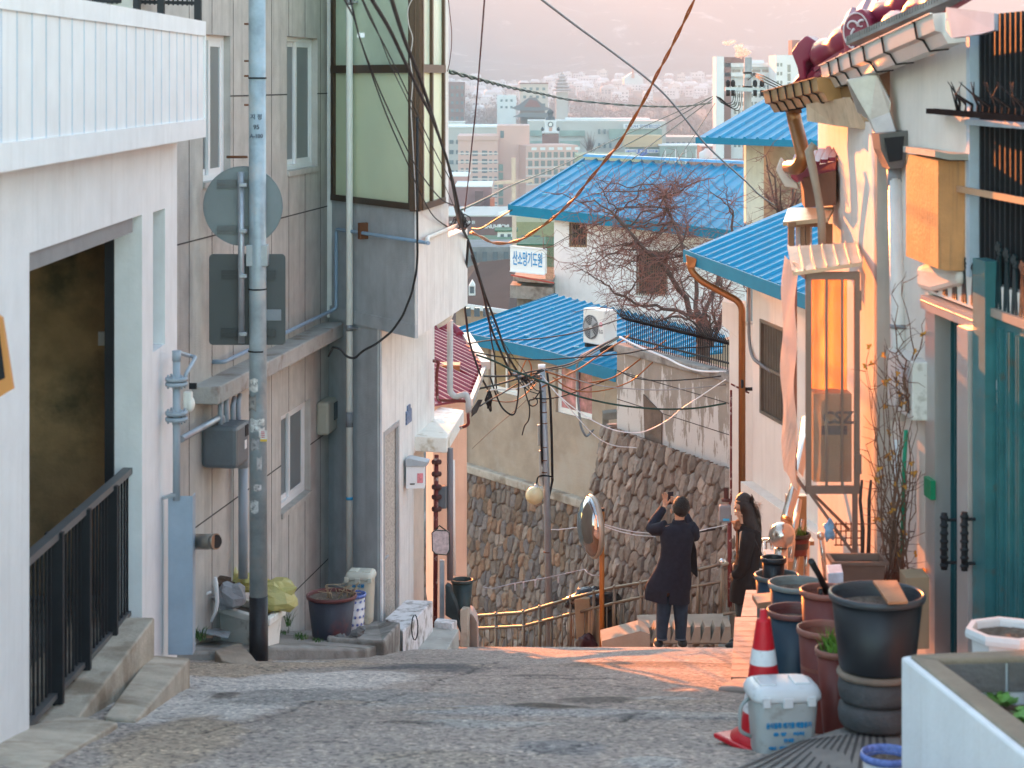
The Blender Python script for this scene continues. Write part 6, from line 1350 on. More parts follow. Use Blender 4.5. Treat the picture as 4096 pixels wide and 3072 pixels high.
rr = random.Random(12); LF = mat('weed_leaf', (.10,.24,.05,1), .55, var=.35, scale=20, bump=0)
def rosette(c, s_, n_, seed):
    rr = random.Random(seed); m = MB()
    for i in range(n_):
        a = rr.uniform(0, 6.28); l = s_*rr.uniform(.6,1.1); d = Vector((math.cos(a), math.sin(a), rr.uniform(.2,.9))).normalized(); w = d.cross(Vector((0,0,1))).normalized()*l*.28; b = c+Vector((rr.uniform(-1,1), rr.uniform(-1,1), 0))*s_*.2
        m.add([b, b+d*l*.35+w*.7, b+d*l*.75+w, b+d*l, b+d*l*.75-w, b+d*l*.35-w*.7], [(0,1,2,3),(0,3,4,5)])
    return m
for i, (px, y, s_) in enumerate(((992,700,.075),(1003,706,.07),(1018,690,.08),(1020,728,.10),(975,688,.04),(1010,684,.05),(1040,705,.09),(1035,740,.09),(1022,714,.05),(985,708,.05))):
    z = 1; q = ray_plane((px,y), Vector((0,0,hpl-.155)), Vector((0,0,1))); single('seedling', ('bright leafy seedling nearest the front left of the bed','broad seedling just right of the front left one','leafy seedling against the right edge of the view','large seedling lowest in the bed','tiny seedling by the brick lining','small seedling close under the brick lining','tall seedling beyond the frame edge at mid height','leafy seedling in the lower right corner of the bed','small seedling between the two largest ones','tiny seedling beside the cement rim')[i], 'plant', rosette(q, s_, 14, i), LF, group='leafy seedlings growing in the raised bed')
# ================================================================ railing, lamp pole, mirror, rubbish, tree, people
BRS = mat('bronze_railing', (.20,.17,.13,1), .38, .5, var=.12, bump=.02); CHR = mat('chrome_ball', (.6,.6,.6,1), .12, 1, var=0, bump=0)
def zr(px): return 26.6+(722-px)/250*3.6
rlg = thing('stair_railing', 'bronze metal railing following the stairs down behind the photographer', 'railing', P((600,640), 28.4))
topl = [(722,563.5),(698.5,570),(640.7,583),(614.6,587.6),(570.6,598.4),(539.8,607.6),(523.6,612.5),(472.7,616.3),(440,619)]
midl = [(722,581.5),(692,586.8),(652.7,595),(614.6,603),(570.6,614),(547,620),(523.6,626.2),(477.8,628.4),(440,630)]
def ytab(tab, px): return float(np.interp(px, [q[0] for q in tab][::-1], [q[1] for q in tab][::-1]))
def RP_(px, y): return P((px, y), zr(px))
part(rlg, 'top_rail', MB().tube([RP_(*q) for q in topl], .024, 8), BRS); part(rlg, 'middle_rail', MB().tube([RP_(*q) for q in midl], .022, 8), BRS)
def yb(px): return float(np.interp(px, [440,473,570,610,652,722], [690,690,662,645,636,624.5]))
part(rlg, 'bottom_rail', MB().tube([RP_(px, yb(px)) for px in (722,700,652,610,570)], .02, 8), BRS)
for px in (722,698.5,641,614.6,594,570.6,539.8,523.6,496,473,452):
    m = MB().tube([RP_(px, ytab(topl,px)-1), RP_(px, yb(px)+6)], .024, 8).ball(RP_(px, ytab(topl,px)-1.5), (.03,.03,.018), 10, 6); part(rlg, 'post', m, BRS)
m = MB(); px = 719
while px > 442: m.tube([RP_(px, ytab(midl,px)), RP_(px, yb(px))], .009, 5); px -= 5.6
part(rlg, 'balusters', m, BRS)
part(rlg, 'ball_cap', MB().ball(P((722.6,561.7), 26.5), .05, 16, 10), CHR)
gtr = thing('gate_railing', 'close barred bronze gate behind the woman in the brown coat', 'gate', P((731,640), 26))
m = MB(); 
for i in range(14): px = 724+i*1.6; m.bar(P((px,570-i*.2), 26), P((px,614-i*.3), 26), .011)
part(gtr, 'bars', m, BRS)
part(gtr, 'rail', MB().tube([P((722,566),26), P((748,556),26)], .028, 8), BRS); part(gtr, 'lower_rail', MB().tube([P((723,614.5),26), P((748,610),26)], .022, 8), BRS)
# steps behind the man
m = MB()
for i in range(9):
    px = 640+i*10; m.prism([P((px,643),25.3), P((px+10.5,643),25.3), P((px+10.5,627.5-.15*i),25.3), P((px+5.5,628-.15*i),25.3)], (0,.35,0))
    m.prism([P((px,644),25.6), P((px+11,644),25.6), P((px+11,627-.15*i),25.6), P((px,627.5-.15*i),25.6)], (0,.6,0))
m.prism([P((602,648),25), P((650,648),25), P((650,634),25), P((640,631),25), P((602,641),25)], (0,.5,0))
single('stair_flight', 'pale concrete stair flight with saw tooth steps behind the standing man', 'stairs', m, mat('pale_stair_concrete', (.30,.27,.22,1), .85, var=.12, bump=.25))
# lamp pole
lz = 29.5
lp = thing('lamp_pole', 'thin leaning grey steel pole carrying a globe lamp and tangled cables', 'pole', P((550,660), lz))
part(lp, 'shaft', MB().tube([P((550.3,665),lz), P((546.5,480),lz), P((541.8,366),lz)], [.053,.050,.045], 14), mat('grey_lamp_pole', (.34,.39,.43,1), .45, .3, var=.15, scale=5, bump=.05))
part(lp, 'cap', MB().tube([P((541.8,369),lz), P((541.7,364.5),lz)], .056, 14), FRAMEW)
part(lp, 'lamp_arm', MB().tube(pipe_bend([P((553,477),lz), P((546,475.5),lz-.05), P((537.5,476),lz-.1), P((536.3,488),lz-.1)], .08), .012, 8), DARKM)
part(lp, 'lamp_collar', MB().lathe(P((535.8,487.5),lz-.1), [(.0,.05),(.02,.05),(.035,.0),(.045,-.03)], 18), FRAMEW)
gl = MB().ball(P((534.5,495.5),lz-.1), .132, 26, 18); part(lp, 'globe', gl, mat('cream_globe', (.78,.70,.42,1), .3, var=.02, bump=0, spec=.5))
for px0, y0, y1, w_, nm in ((539,451,486,.06,'tall_box'),(537.5,425,446,.07,'junction_box'),(541,470,484,.03,'conduit_box')):
    q = P((px0,y1), lz-.03); m = MB().obox(q, (w_,0,0), (0,.08,0), (0,0,(y1-y0)/F*lz)); part(lp, nm, m, mat('pale_green_grey', (.42,.45,.42,1), .5, var=.1), bev=.012)
m = MB()
for dx in (-6,-4.5,6,7.5): m.tube([P((543+dx*.6,372),lz), P((545+dx*.8,400),lz-.06), P((546+dx*.85,440),lz-.06), P((547+dx*.8,480),lz), P((548,505),lz)], .010, 5)
part(lp, 'riser_cables', m, BLACKC)
for y in (402, 412, 423, 447, 460, 472, 552): part(lp, 'strap', MB().tube([P((542+(y-366)*.028,y),lz)+Vector((0,0,-.006)), P((542+(y-366)*.028,y),lz)+Vector((0,0,.006))], .058, 12), RUST)
# convex mirror
mp_ = thing('mirror_post', 'orange steel post behind the railing', 'post', P((602,655), 27.6)); part(mp_, 'post', MB().tube([P((601.8,660),27.6), P((602,509),27.6)], .034, 12), mat('orange_post', (.42,.15,.03,1), .5, var=.15, bump=.05)); part(mp_, 'cap', MB().tube([P((602,511),27.6), P((602,508),27.6)], .036, 12), BLACKC)
mi = thing('convex_mirror', 'tilted round convex traffic mirror on the orange post', 'mirror', P((592,557), 27.4))
c = P((592,526.5), 27.35); nrm = Vector((-.97,-.24,-.02)).normalized(); tz = (Vector((-.06,.62,1))-nrm*Vector((-.06,.62,1)).dot(nrm)).normalized(); tx = tz.cross(nrm); rot = Matrix((tx, tz, nrm)).transposed()
def dish(m, prof, n=36):
    vs = [c+rot @ Vector((r*math.cos(a), r*math.sin(a), z)) for r, z in prof for a in [2*math.pi*i/n for i in range(n)]]
    m.add(vs, [(k_*n+i, k_*n+(i+1) % n, (k_+1)*n+(i+1) % n, (k_+1)*n+i) for k_ in range(len(prof)-1) for i in range(n)], True); return m
part(mi, 'glass', dish(MB(), [(.41*math.sin(t), .41*.45*(math.cos(t)-0)*1.0) for t in [1.57-1.56*i/12 for i in range(13)]]), mat('mirror_face', (.42,.42,.42,1), .06, 1, var=.03, bump=0))
part(mi, 'rim', dish(MB(), [(.405,.02),(.43,.02),(.435,-.02),(.40,-.06),(.2,-.10),(.0,-.11)]), mat('mirror_rim', (.40,.36,.30,1), .3, .4, var=.1, bump=0))
# rubbish heap behind the railing
gb1 = thing('rubbish_pile', 'pile of cardboard under a black plastic sheet beside the orange post', 'rubbish', P((590,660), 29.0))
m = crumple(P((592,601), 28.9), (.34,.2,.16), 4, .35); part(gb1, 'black_plastic', m, mat('black_plastic_sheet', (.02,.02,.022,1), .25, var=.2, bump=.2, bscale=8, spec=.6))
m = MB().obox(P((577,650),28.6), Vector((.22,.05,0)), Vector((.05,.2,0)), Vector((-.04,0,.72))).obox(P((587,650),28.5), Vector((.17,-.04,0)), Vector((.05,.2,0)), Vector((.02,0,.58))); m.v = m.v
part(gb1, 'cardboard', m, mat('cardboard_pale', (.40,.30,.19,1), .85, var=.12), bev=.01)
m = crumple(P((587,645), 28.4), (.13,.1,.14), 7, .3); part(gb1, 'maroon_bag', m, mat('maroon_bag', (.05,.015,.02,1), .4, bump=.2))
m = crumple(P((606,625), 29.1), (.16,.2,.35), 2, .2); part(gb1, 'dark_bag', m, BLACKC)
# washing line
def tub(name, label, pts, r, m_, cat='cable', n=6, group=None): return single(name, label, cat, MB().tube(pts, r, n), m_, group)
m = MB().tube([P(k(2,2,a,b), 28.6) for a, b in ((-190,485),(-130,497),(0,465),(230,425),(470,372))]+[P(k(2,2,a,b), 28.2) for a, b in ((490,395),(520,410),(580,412))], .008, 5)
for a_, b_ in ((20,465),(75,452),(150,440),(300,418)): q = P(k(2,2,a_,b_), 28.55); m.box(q-Vector((0,0,.05)), (.02,.02,.09))
single('washing_line', 'white washing line with small blue pegs in front of the stone wall', 'washing line', m, mat('line_white_blue', (.55,.57,.62,1), .5, var=.3, scale=9))
m = MB().tube([P(k(2,2,a,b), 30) for a, b in ((215,112),(300,115),(437,98))]+[P(k(2,2,a,b), 28) for a, b in ((590,78),(700,110),(800,130),(900,138))], .008, 5).tube([P(k(2,2,a,b), 28) for a, b in ((590,90),(700,128),(800,150),(930,160))], .008, 5); single('wire', 'pale wires passing behind the mirror and the man', 'cable', m, FRAMEW)
m = MB().bar(P(k(2,2,1200,130),27.5), P(k(2,2,1310,112),27.2), .05, .03); tub('wire', 'white wire running from the dark bar to the white wall', [P(k(2,2,a,b),27.3) for a, b in ((1200,125),(1290,105),(1400,80))], .008, FRAMEW); single('dark_bar', 'dark flat bar fixed across the stone wall behind the man', 'bar', m, DARKM)
# --- bare tree
rr = random.Random(21)
tree = thing('bare_tree', 'bare winter tree with tangled twigs in front of the white blue roofed house', 'tree', P((707,372), 33.5))
BK = mat('grey_brown_bark', (.085,.062,.055,1), .9, var=.3, scale=8, bump=.3)
mt_ = MB(); mb_b = MB()
def limb(a, b, r0, r1, wob, st, m, n):
    pts = []; a = Vector(a); b = Vector(b); L_ = (b-a).length; off = Vector((0,0,0))
    for i in range(st+1):
        t = i/st
        if 0 < i < st: off += Vector((rr.uniform(-1,1), rr.uniform(-1,1), rr.uniform(-1,1)))*wob*L_/st
        pts.append(a.lerp(b, t)+off*(1-t*.3))
    m.tube(pts, [r0+(r1-r0)*i/st for i in range(st+1)], n, caps=False); return pts
base = P((706,375), 33.5); fork = P((702,318), 33.3)
tp_ = limb(base, fork, .135, .10, .3, 6, mt_, 10)
mains = []
for (px, y, z, r) in ((618,222,33.0,.055),(672,205,33.8,.042),(605,290,32.4,.036),(722,215,34.3,.04),(645,318,32.6,.028)):
    mains.append((limb(fork, P((px,y),z), r, r*.5, .45, 9, mb_b, 8), r*.5))
subs = []
centre = [(575,265,75),(600,225,60),(620,200,60),(650,190,70),(690,185,70),(725,195,60),(740,235,40),(600,300,60),(640,320,40),(660,215,60),(700,215,50),(720,300,50),(585,240,50),(650,280,60),(735,270,40),(680,265,50),(575,222,30),(700,250,50),(625,255,60),(610,275,50)]
for (px, y, _) in centre+[(c[0]+rr.uniform(-28,28), c[1]+rr.uniform(-25,25), 0) for c in centre for _ in range(2)]:
    tgt = P((px, y), rr.uniform(31.8, 35)); best = min(((q, i, mm_) for mm_, (pl_, _) in enumerate(mains) for i, q in enumerate(pl_) if i > 2), key=lambda z_: (z_[0]-tgt).length)
    pts = limb(best[0], tgt, .016, .005, .6, 9, mb_b, 6); subs.append(pts)
tw = MB(); allp = [q for s_ in subs for q in s_[2:]]+[q for pl_, _ in mains for q in pl_[4:]]
for i in range(900):
    b = rr.choice(allp); d = Vector((rr.uniform(-1,1), rr.uniform(-.8,.8), rr.uniform(-.7,.9))).normalized()*rr.uniform(.22,.75)
    pts = limb(b, b+d, .007, .0028, .6, 5, tw, 3)
    for _ in range(3):
        q = rr.choice(pts[1:]); e = (d.normalized()*.4+Vector((rr.uniform(-1,1), rr.uniform(-.6,.6), rr.uniform(-.8,.9)))).normalized()*rr.uniform(.08,.28); limb(q, q+e, .0035, .0018, .5, 3, tw, 3)
part(tree, 'trunk', mt_, BK); part(tree, 'limbs', mb_b, BK); part(tree, 'twigs', tw, mat('reddish_twigs', (.19,.095,.08,1), .85, var=.3, scale=3, bump=0))
# second bare shrub near the porch roof and small one by the pillar
def shrub(name, label, px, y, z, spanx, spany, n, seed, lean=0):
    rr2 = random.Random(seed); t = thing(name, label, 'tree', P((px,y), z)); m = MB(); o = P((px,y), z); ends = []
    for i in range(7):
        tgt = P((px+lean+rr2.uniform(-1,1)*spanx, y-rr2.uniform(.4,1)*spany), z+rr2.uniform(-.8,.8)); pts = [o.lerp(tgt, j/6)+Vector((rr2.uniform(-1,1),0,rr2.uniform(-1,1)))*.05*(0 < j < 6) for j in range(7)]; m.tube(pts, [.03*(1-j/8) for j in range(7)], 5, caps=False); ends += pts[2:]
    m2 = MB()
    for i in range(n):
        b = rr2.choice(ends); d = Vector((rr2.uniform(-1,1), rr2.uniform(-.8,.8), rr2.uniform(-.5,1))).normalized()*rr2.uniform(.15,.5); mid = b+d*.5+Vector((rr2.uniform(-1,1),0,rr2.uniform(-1,1)))*.05; m2.tube([b, mid, b+d], [.007,.005,.002], 3, caps=False)
        e = Vector((rr2.uniform(-1,1),0,rr2.uniform(-1,1)))*.12; m2.tube([mid, mid+e], [.004,.002], 3, caps=False)
    part(t, 'branches', m, BK); part(t, 'twigs', m2, _M['reddish_twigs']); return t
shrub('bare_shrub', 'bare reddish shrub between the cream pillar and the copper rain pipe', 785, 228, 33, 20, 75, 160, 31)
shrub('bare_shrub', 'dark tangled shrub behind the spiked fence under the blue roof', 712, 345, 32, 32, 75, 160, 32, -10)

# ================================================================ people
SKIN = mat('skin', (.50,.27,.17,1), .5, var=.06, bump=0)
def skinned(name, par, verts, edges, radii, m_, sub=2, root=0, origin=None):
    o = Vector(WL[par.name]); me = bpy.data.meshes.new(name); me.from_pydata([Vector(q)-o for q in verts], edges, []); ob = bpy.data.objects.new(name, me); C.objects.link(ob); ob.parent = par; WL[name] = o
    sk = ob.modifiers.new('skin', 'SKIN'); sk.use_smooth_shade = True; sk.branch_smoothing = .3; me.skin_vertices  # layer made by the modifier
    bm = bmesh.new(); bm.from_mesh(me); ly = bm.verts.layers.skin.verify(); bm.verts.ensure_lookup_table()
    for i, v_ in enumerate(bm.verts): r = radii[i]; v_[ly].radius = r if hasattr(r, '__len__') else (r, r); v_[ly].use_root = (i == root)
    bm.to_mesh(me); bm.free(); ss = ob.modifiers.new('sub', 'SUBSURF'); ss.levels = sub; ss.render_levels = sub; me.materials.append(m_); return ob
class Sk:
    def __init__(s): s.v = []; s.e = []; s.r = []
    def n(s, p, r, par=None):
        s.v.append(Vector(p)); s.r.append(r)
        if par is not None: s.e.append((par, len(s.v)-1))
        return len(s.v)-1
    def chain(s, ps, rs, par):
        for p, r in zip(ps, rs): par = s.n(p, r, par)
        return par
def loft_x(m, secs, n=28, wob=0):
    """secs: (centre, half width x, half depth y)"""
    vs = []; rr = random.Random(5)
    for k_, (c, hx, hy) in enumerate(secs):
        for i in range(n):
            a = 2*math.pi*i/n; f = 1+wob*math.sin(5*a+k_*.25)*min(1, k_/4); vs.append(Vector(c)+Vector((hx*math.cos(a)*f, hy*math.sin(a)*f, 0)))
    m.add(vs, [(k_*n+i, (k_+1)*n+i, (k_+1)*n+(i+1) % n, k_*n+(i+1) % n) for k_ in range(len(secs)-1) for i in range(n)], True)
    b = len(m.v)-len(vs); m.f.append(tuple(b+i for i in range(n))); m.sm.append(False); m.mi.append(m.m); return m
# man
mz = 23.15; S = mz/F
def A(a, b, dy=0):     # crop coordinates of the close view -> point
    return P(((2500+a/2.0733)/4, (1900+b/2.0733)/4), mz)+Vector((0,dy,0))
gz_ = road_z(mz)
fl, fr = A(292,1425), A(466,1425); fl.z = fr.z = gz_
man = thing('person', 'man in a long black coat and dark jeans seen from behind, photographing the view', 'person', (1.84, mz, gz_))
s = Sk(); pel = s.n(A(395,905), .08); ch = s.chain([A(410,780), A(425,640), A(440,500), A(443,425)], [.085,.085,.08,.05], pel)
nk = s.chain([A(447,378), A(452,350), A(458,315,-.0), A(462,270), A(465,232), A(466,205)], [.055,.056,(.068,.078),(.080,.092),(.078,.088),(.045,.05)], ch)
L1 = s.chain([A(330,450), A(225,470,.10), A(285,390,.25), A(345,330,.34), A(352,300,.36), A(352,262,.37)], [.045,.04,.035,.028,.026,(.036,.022)], ch-0)
for dx, dz, l, r in ((-24,-45,1,.0085),(-8,-58,1,.009),(8,-56,1,.009),(20,-44,1,.008)):
    s.chain([A(352+dx*.45,250,.36), A(352+dx*.8,250+dz*.5,.35), A(352+dx,250+dz,.33)], [.012,r,r*.8], L1)
s.chain([A(372,285,.34), A(386,268,.33), A(392,250,.32)], [.012,.010,.008], L1-1)
R1 = s.chain([A(560,450), A(585,530,.12), A(560,440,.30), A(480,320,.36), A(430,270,.38)], [.045,.04,.034,.028,.032], ch)
for j in range(4): s.chain([A(415,235+j*14,.37), A(398,232+j*13,.33)], [.0095,.008], R1)
s.chain([A(425,290,.34), A(410,300,.32)], [.010,.008], R1)
for f_, hx in ((fl,318), (fr,462)):
    s.chain([A(hx if hx < 400 else 458,980), A((hx+ (292 if hx<400 else 466))/2+2,1190,-.02), Vector((f_.x,f_.y,gz_+.10))], [.06,.05,.042], pel)
skinned('body', man, s.v, s.e, s.r, SKIN)
m = MB(); c = A(465,262); 
HAIR = mat('black_hair', (.012,.009,.008,1), .45, var=.3, scale=60, bump=.8, bscale=120)
hm_ = MB().ball(A(466,262,-.012), (.100,.108,.118), 24, 18); hm_.v = [tuple(Vector(q)+(Vector(q)-c).normalized()*.010*mnoise.noise(Vector(q)*38)) for q in hm_.v]
keep = []; 
for f_ in hm_.f:
    zc_ = sum(hm_.v[i][2] for i in f_)/4-c.z; yc_ = sum(hm_.v[i][1] for i in f_)/4-c.y
    if not (yc_ > .03 and zc_ < .02): keep.append(f_)
hm_.f = keep; hm_.sm = [True]*len(keep); hm_.mi = [0]*len(keep)
rr = random.Random(3)
for i in range(260):
    a = rr.uniform(0,6.28); t = rr.uniform(.0,1.5); d = Vector((math.sin(t)*math.cos(a), math.sin(t)*math.sin(a), math.cos(t))); b = A(466,262,-.012)+Vector((d.x*.092,d.y*.103,d.z*.11)); w = d.cross(Vector((.3,.2,1))).normalized()*.006; hm_.add([b-w, b+w, b+d*.030+Vector((rr.uniform(-.025,.025),0,-.015))], [(0,1,2)])
part(man, 'hair', hm_, HAIR)
for sx in (384, 530): part(man, 'ear', MB().ball(A(sx,300), (.012,.018,.028), 10, 8), SKIN)
COAT = mat('navy_black_coat', (.018,.019,.028,1), .85, var=.2, scale=20, bump=.2, bscale=150, spec=.15)
m = MB(); secs = [(A(445,382),.058,.05),(A(445,398),.075,.062),(A(443,412),.13,.08),(A(440,428),.185,.10),(A(435,450),.205,.115),(A(430,520),.200,.12),(A(425,600),.180,.12),(A(415,680),.180,.125),(A(400,760),.20,.135),(A(380,840),.235,.15),(A(362,900),.262,.165),(A(352,950),.265,.17)]
loft_x(m, secs, 36, .02)
# skirt down to the hem, open at the vent
n = 40; ring_ = []
for k_, (t) in enumerate((-.18,.5,1)):
    for i in range(n+1):
        a = math.radians(-88)+ (2*math.pi-math.radians(6))*i/n + (0); cx = A(352-3*t,950+0*t); hx = .262+.0*t; f = 1+.03*math.sin(6*a)
        q = cx+Vector((hx*math.cos(a)*f, .17*math.sin(a)*f, -t*(.13+.03*math.cos(a)))); ring_.append(q)
m.add(ring_, [(k_*(n+1)+i, (k_+1)*(n+1)+i, (k_+1)*(n+1)+i+1, k_*(n+1)+i+1) for k_ in range(2) for i in range(n)], True)
part(man, 'coat', m, COAT)
def sleeve(nm, pts, rs, par, m_): part(par, nm, MB().tube(pts, rs, 14), m_)
sleeve('sleeve', [A(345,432,.0), A(300,450,.02), A(240,468,.08), A(222,462,.11), A(240,430,.17), A(285,385,.25), A(330,335,.33)], [.085,.080,.070,.066,.060,.055,.050], man, COAT)
sleeve('sleeve', [A(535,432,.0), A(565,465,.02), A(580,520,.08), A(572,510,.14), A(548,440,.26), A(500,345,.34)], [.085,.078,.066,.06,.055,.045], man, COAT)
part(man, 'collar', MB().lathe(A(446,392), [(.070,-.02),(.082,.0),(.066,.035),(.06,.03)], 24, .9), COAT)
JEAN = mat('dark_blue_jeans', (.016,.032,.055,1), .8, var=.25, scale=15, bump=.15, bscale=120)
for nm, x0, x1, x2 in (('l',325,318,304),('r',458,462,460)):
    part(man, 'trouser_leg', MB().tube([A(x0,1000,.0), A(x1,1150,.0), A(x2+4,1250), A(x2,1340), A(x2,1362)], [.098,.082,.070,.062,.060], 16), JEAN)
    part(man, 'cuff', MB().tube([A(x2,1350), A(x2,1364)], .066, 16), mat('pale_cuff', (.07,.09,.12,1), .8))
for fx_, tx_ in ((fl,-.03),(fr,.03)):
    m = MB().ball(fx_+Vector((tx_*.6,.03,.055)), (.055,.125,.052), 16, 10); m.v = [(q[0], q[1], max(q[2], gz_+.022)) for q in m.v]
    sh_ = part(man, 'shoe', m, BLACKC); m = MB().ball(fx_+Vector((tx_*.6,.03,.03)), (.060,.132,.05), 16, 10); m.v = [(q[0], q[1], min(max(q[2], gz_+.002), gz_+.032)) for q in m.v]; part(sh_, 'sole', m, mat('cream_sole', (.55,.48,.40,1), .6))
part(man, 'watch', MB().lathe(A(343,318,.345), [(.033,-.012),(.036,0),(.033,.012)], 14), mat('steel_watch', (.6,.5,.4,1), .2, .9, bump=0))
m = MB().obox(A(378,200,.40), A(425,196,.40)-A(378,200,.40), Vector((0,.01,0)), Vector((0,0,-.15))); single('phone', 'black phone held up by the man in the black coat', 'phone', m, mat('phone_black', (.02,.02,.025,1), .2, bump=0), bev=.004)
m = MB().prism([A(545,555,.1), A(580,560,.1), A(600,640,.1), A(612,862,.1), A(600,868,.1), A(545,810,.1)], (0,.10,0)); sbg = single('shoulder_bag', 'black cloth bag hanging at the right side of the man in the black coat', 'bag', m, mat('black_cloth_bag', (.006,.006,.007,1), .9, bump=.1), bev=.01)
# woman
wz = 21.6; gw = road_z(wz)
def Bc(a, b, dy=0): return P(((2500+a/2.0733)/4, (1900+b/2.0733)/4), wz)+Vector((0,dy,0))
wo_ = thing('person', 'long haired woman in a dark brown coat standing side on beside the downpipe', 'person', (Bc(990,1300).x, wz, gw))
s = Sk(); pel = s.n(Bc(985,880), .09); ch = s.chain([Bc(1000,760), Bc(1015,620), Bc(1015,500), Bc(990,430)], [.08,.08,.08,.06], pel)
hd = s.chain([Bc(975,385), Bc(965,355), Bc(958,318), Bc(962,265), Bc(968,215), Bc(970,185)], [.048,.05,(.066,.055),(.085,.070),(.083,.070),(.045,.04)], ch)
fc = s.n(Bc(925,300), (.028,.022), hd-3); s.n(Bc(900,278), (.010,.010), s.n(Bc(915,272), (.022,.018), hd-2)); s.n(Bc(905,312), (.013,.014), fc); s.n(Bc(915,335), (.016,.016), fc)
a1 = s.chain([Bc(975,470,-.13), Bc(960,620,-.17), Bc(985,740,-.16), Bc(915,790,-.14), Bc(885,800,-.12)], [.055,.045,.04,.032,.034], ch)
for j in range(4): s.chain([Bc(870,795+j*9,-.13+j*.008), Bc(862,805+j*9,-.12)], [.0095,.008], a1)
s.chain([Bc(878,785,-.15), Bc(868,786,-.15)], [.010,.008], a1)
s.chain([Bc(1015,470,.13), Bc(1010,620,.17), Bc(980,740,.16), Bc(900,790,.10)], [.055,.045,.04,.03], ch)
for dy, x in ((-.08,960),(.08,1005)):
    s.chain([Bc(x,1000,dy), Bc(x,1150,dy), Vector((Bc(x,1300).x, wz+dy, gw+.09)), Vector((Bc(x,1300).x-.10, wz+dy, gw+.035))], [.075,.055,.04,.035], pel)
skinned('body', wo_, s.v, s.e, s.r, SKIN)
for yy, r_ in ((-.045,.006),(.045,.006)): part(wo_, 'eye', MB().ball(Bc(912,262,yy*.6), (.007,.006,.006), 8, 6), BLACKC)
HB = mat('dark_brown_hair', (.022,.010,.007,1), .4, var=.3, scale=50, bump=.6, bscale=100)
m = MB().ball(Bc(985,240), (.100,.095,.125), 24, 16)
keep = [f_ for f_ in m.f if not (sum(m.v[i][0] for i in f_)/4 < Bc(955,0).x and sum(m.v[i][2] for i in f_)/4 < Bc(0,212).z)]; m.f = keep; m.sm = [True]*len(keep); m.mi = [0]*len(keep)
loft_x(m, [(Bc(985,215),.10,.095),(Bc(1022,290),.085,.09),(Bc(1035,350),.092,.10),(Bc(1045,410),.10,.12),(Bc(1055,470),.095,.12),(Bc(1060,540),.07,.09),(Bc(1065,590),.02,.03)], 24, .06)
rr = random.Random(8)
for i in range(260):
    a = Bc(rr.uniform(960,1060), rr.uniform(170,330), rr.uniform(-.09,.09)); b = Bc(rr.uniform(1000,1135), rr.uniform(330,560), rr.uniform(-.1,.1)); m.tube([a, a.lerp(b,.5)+Vector((rr.uniform(.0,.05),0,rr.uniform(-.01,.02))), b], [.005,.004,.0015], 3, caps=False)
for i in range(24): a = Bc(1060,rr.uniform(230,330), rr.uniform(-.08,.08)); m.tube([a, a+Vector((.05,0,rr.uniform(-.01,.03))), a+Vector((rr.uniform(.08,.11),0,rr.uniform(-.04,.04)))], [.003,.002,.001], 3, caps=False)
part(wo_, 'hair', m, HB)
BC = mat('black_brown_coat', (.017,.011,.010,1), .85, var=.2, scale=20, bump=.2, bscale=120, spec=.15)
m = MB(); loft_x(m, [(Bc(985,395),.06,.06),(Bc(995,415),.085,.10),(Bc(1015,440),.125,.165),(Bc(1025,480),.135,.19),(Bc(1030,560),.135,.19),(Bc(1020,680),.13,.18),(Bc(1005,780),.14,.19),(Bc(992,880),.15,.20),(Bc(985,960),.155,.21),(Bc(984,1035),.158,.215)], 32, .03); part(wo_, 'coat', m, BC)
part(wo_, 'sleeve', MB().tube([Bc(1010,455,-.15), Bc(995,540,-.20), Bc(975,640,-.21), Bc(965,730,-.20), Bc(930,785,-.17), Bc(895,805,-.14)], [.075,.078,.070,.066,.058,.052], 14), BC)
part(wo_, 'sleeve', MB().tube([Bc(1030,455,.15), Bc(1035,560,.20), Bc(1030,700,.2), Bc(960,790,.15)], [.075,.075,.066,.055], 14), BC)
part(wo_, 'scarf', crumple(Bc(935,415), (.06,.08,.05), 3, .4, 18, 12), mat('rust_scarf', (.20,.07,.03,1), .8, var=.4, scale=20, bump=.5))
m = MB()
for i in range(16): m.tube([Bc(930,420,.03*(i % 3-1)), Bc(925-i,560,-.1), Bc(905+i*1.5-6,720,-.14)], [.004,.006,.003], 4, caps=False)
part(wo_, 'fringe', m, mat('rust_fringe', (.30,.13,.06,1), .8))
for dy, x in ((-.08,960),(.08,1005)):
    part(wo_, 'legging', MB().tube([Bc(x,1020,dy), Bc(x,1150,dy), Vector((Bc(x,1300).x, wz+dy, gw+.06))], [.08,.062,.046], 14), BLACKC)
    m = MB().ball(Vector((Bc(x,1300).x-.05, wz+dy, gw+.045)), (.13,.05,.05), 14, 8); m.v = [(q[0], q[1], max(q[2], gw+.002)) for q in m.v]; part(wo_, 'shoe', m, BLACKC)
m = MB().tube([Bc(975,470,-.02), Bc(1040,470,-.20), Bc(1085,560,-.16), Bc(1115,640,-.05)], .010, 6); m.prism([Bc(1105,620,-.05), Bc(1138,650,-.05), Bc(1145,770,-.05), Bc(1110,765,-.05)], (0,.2,0)); single('handbag', 'small black handbag on a strap behind the long haired woman', 'bag', m, BLACKC)
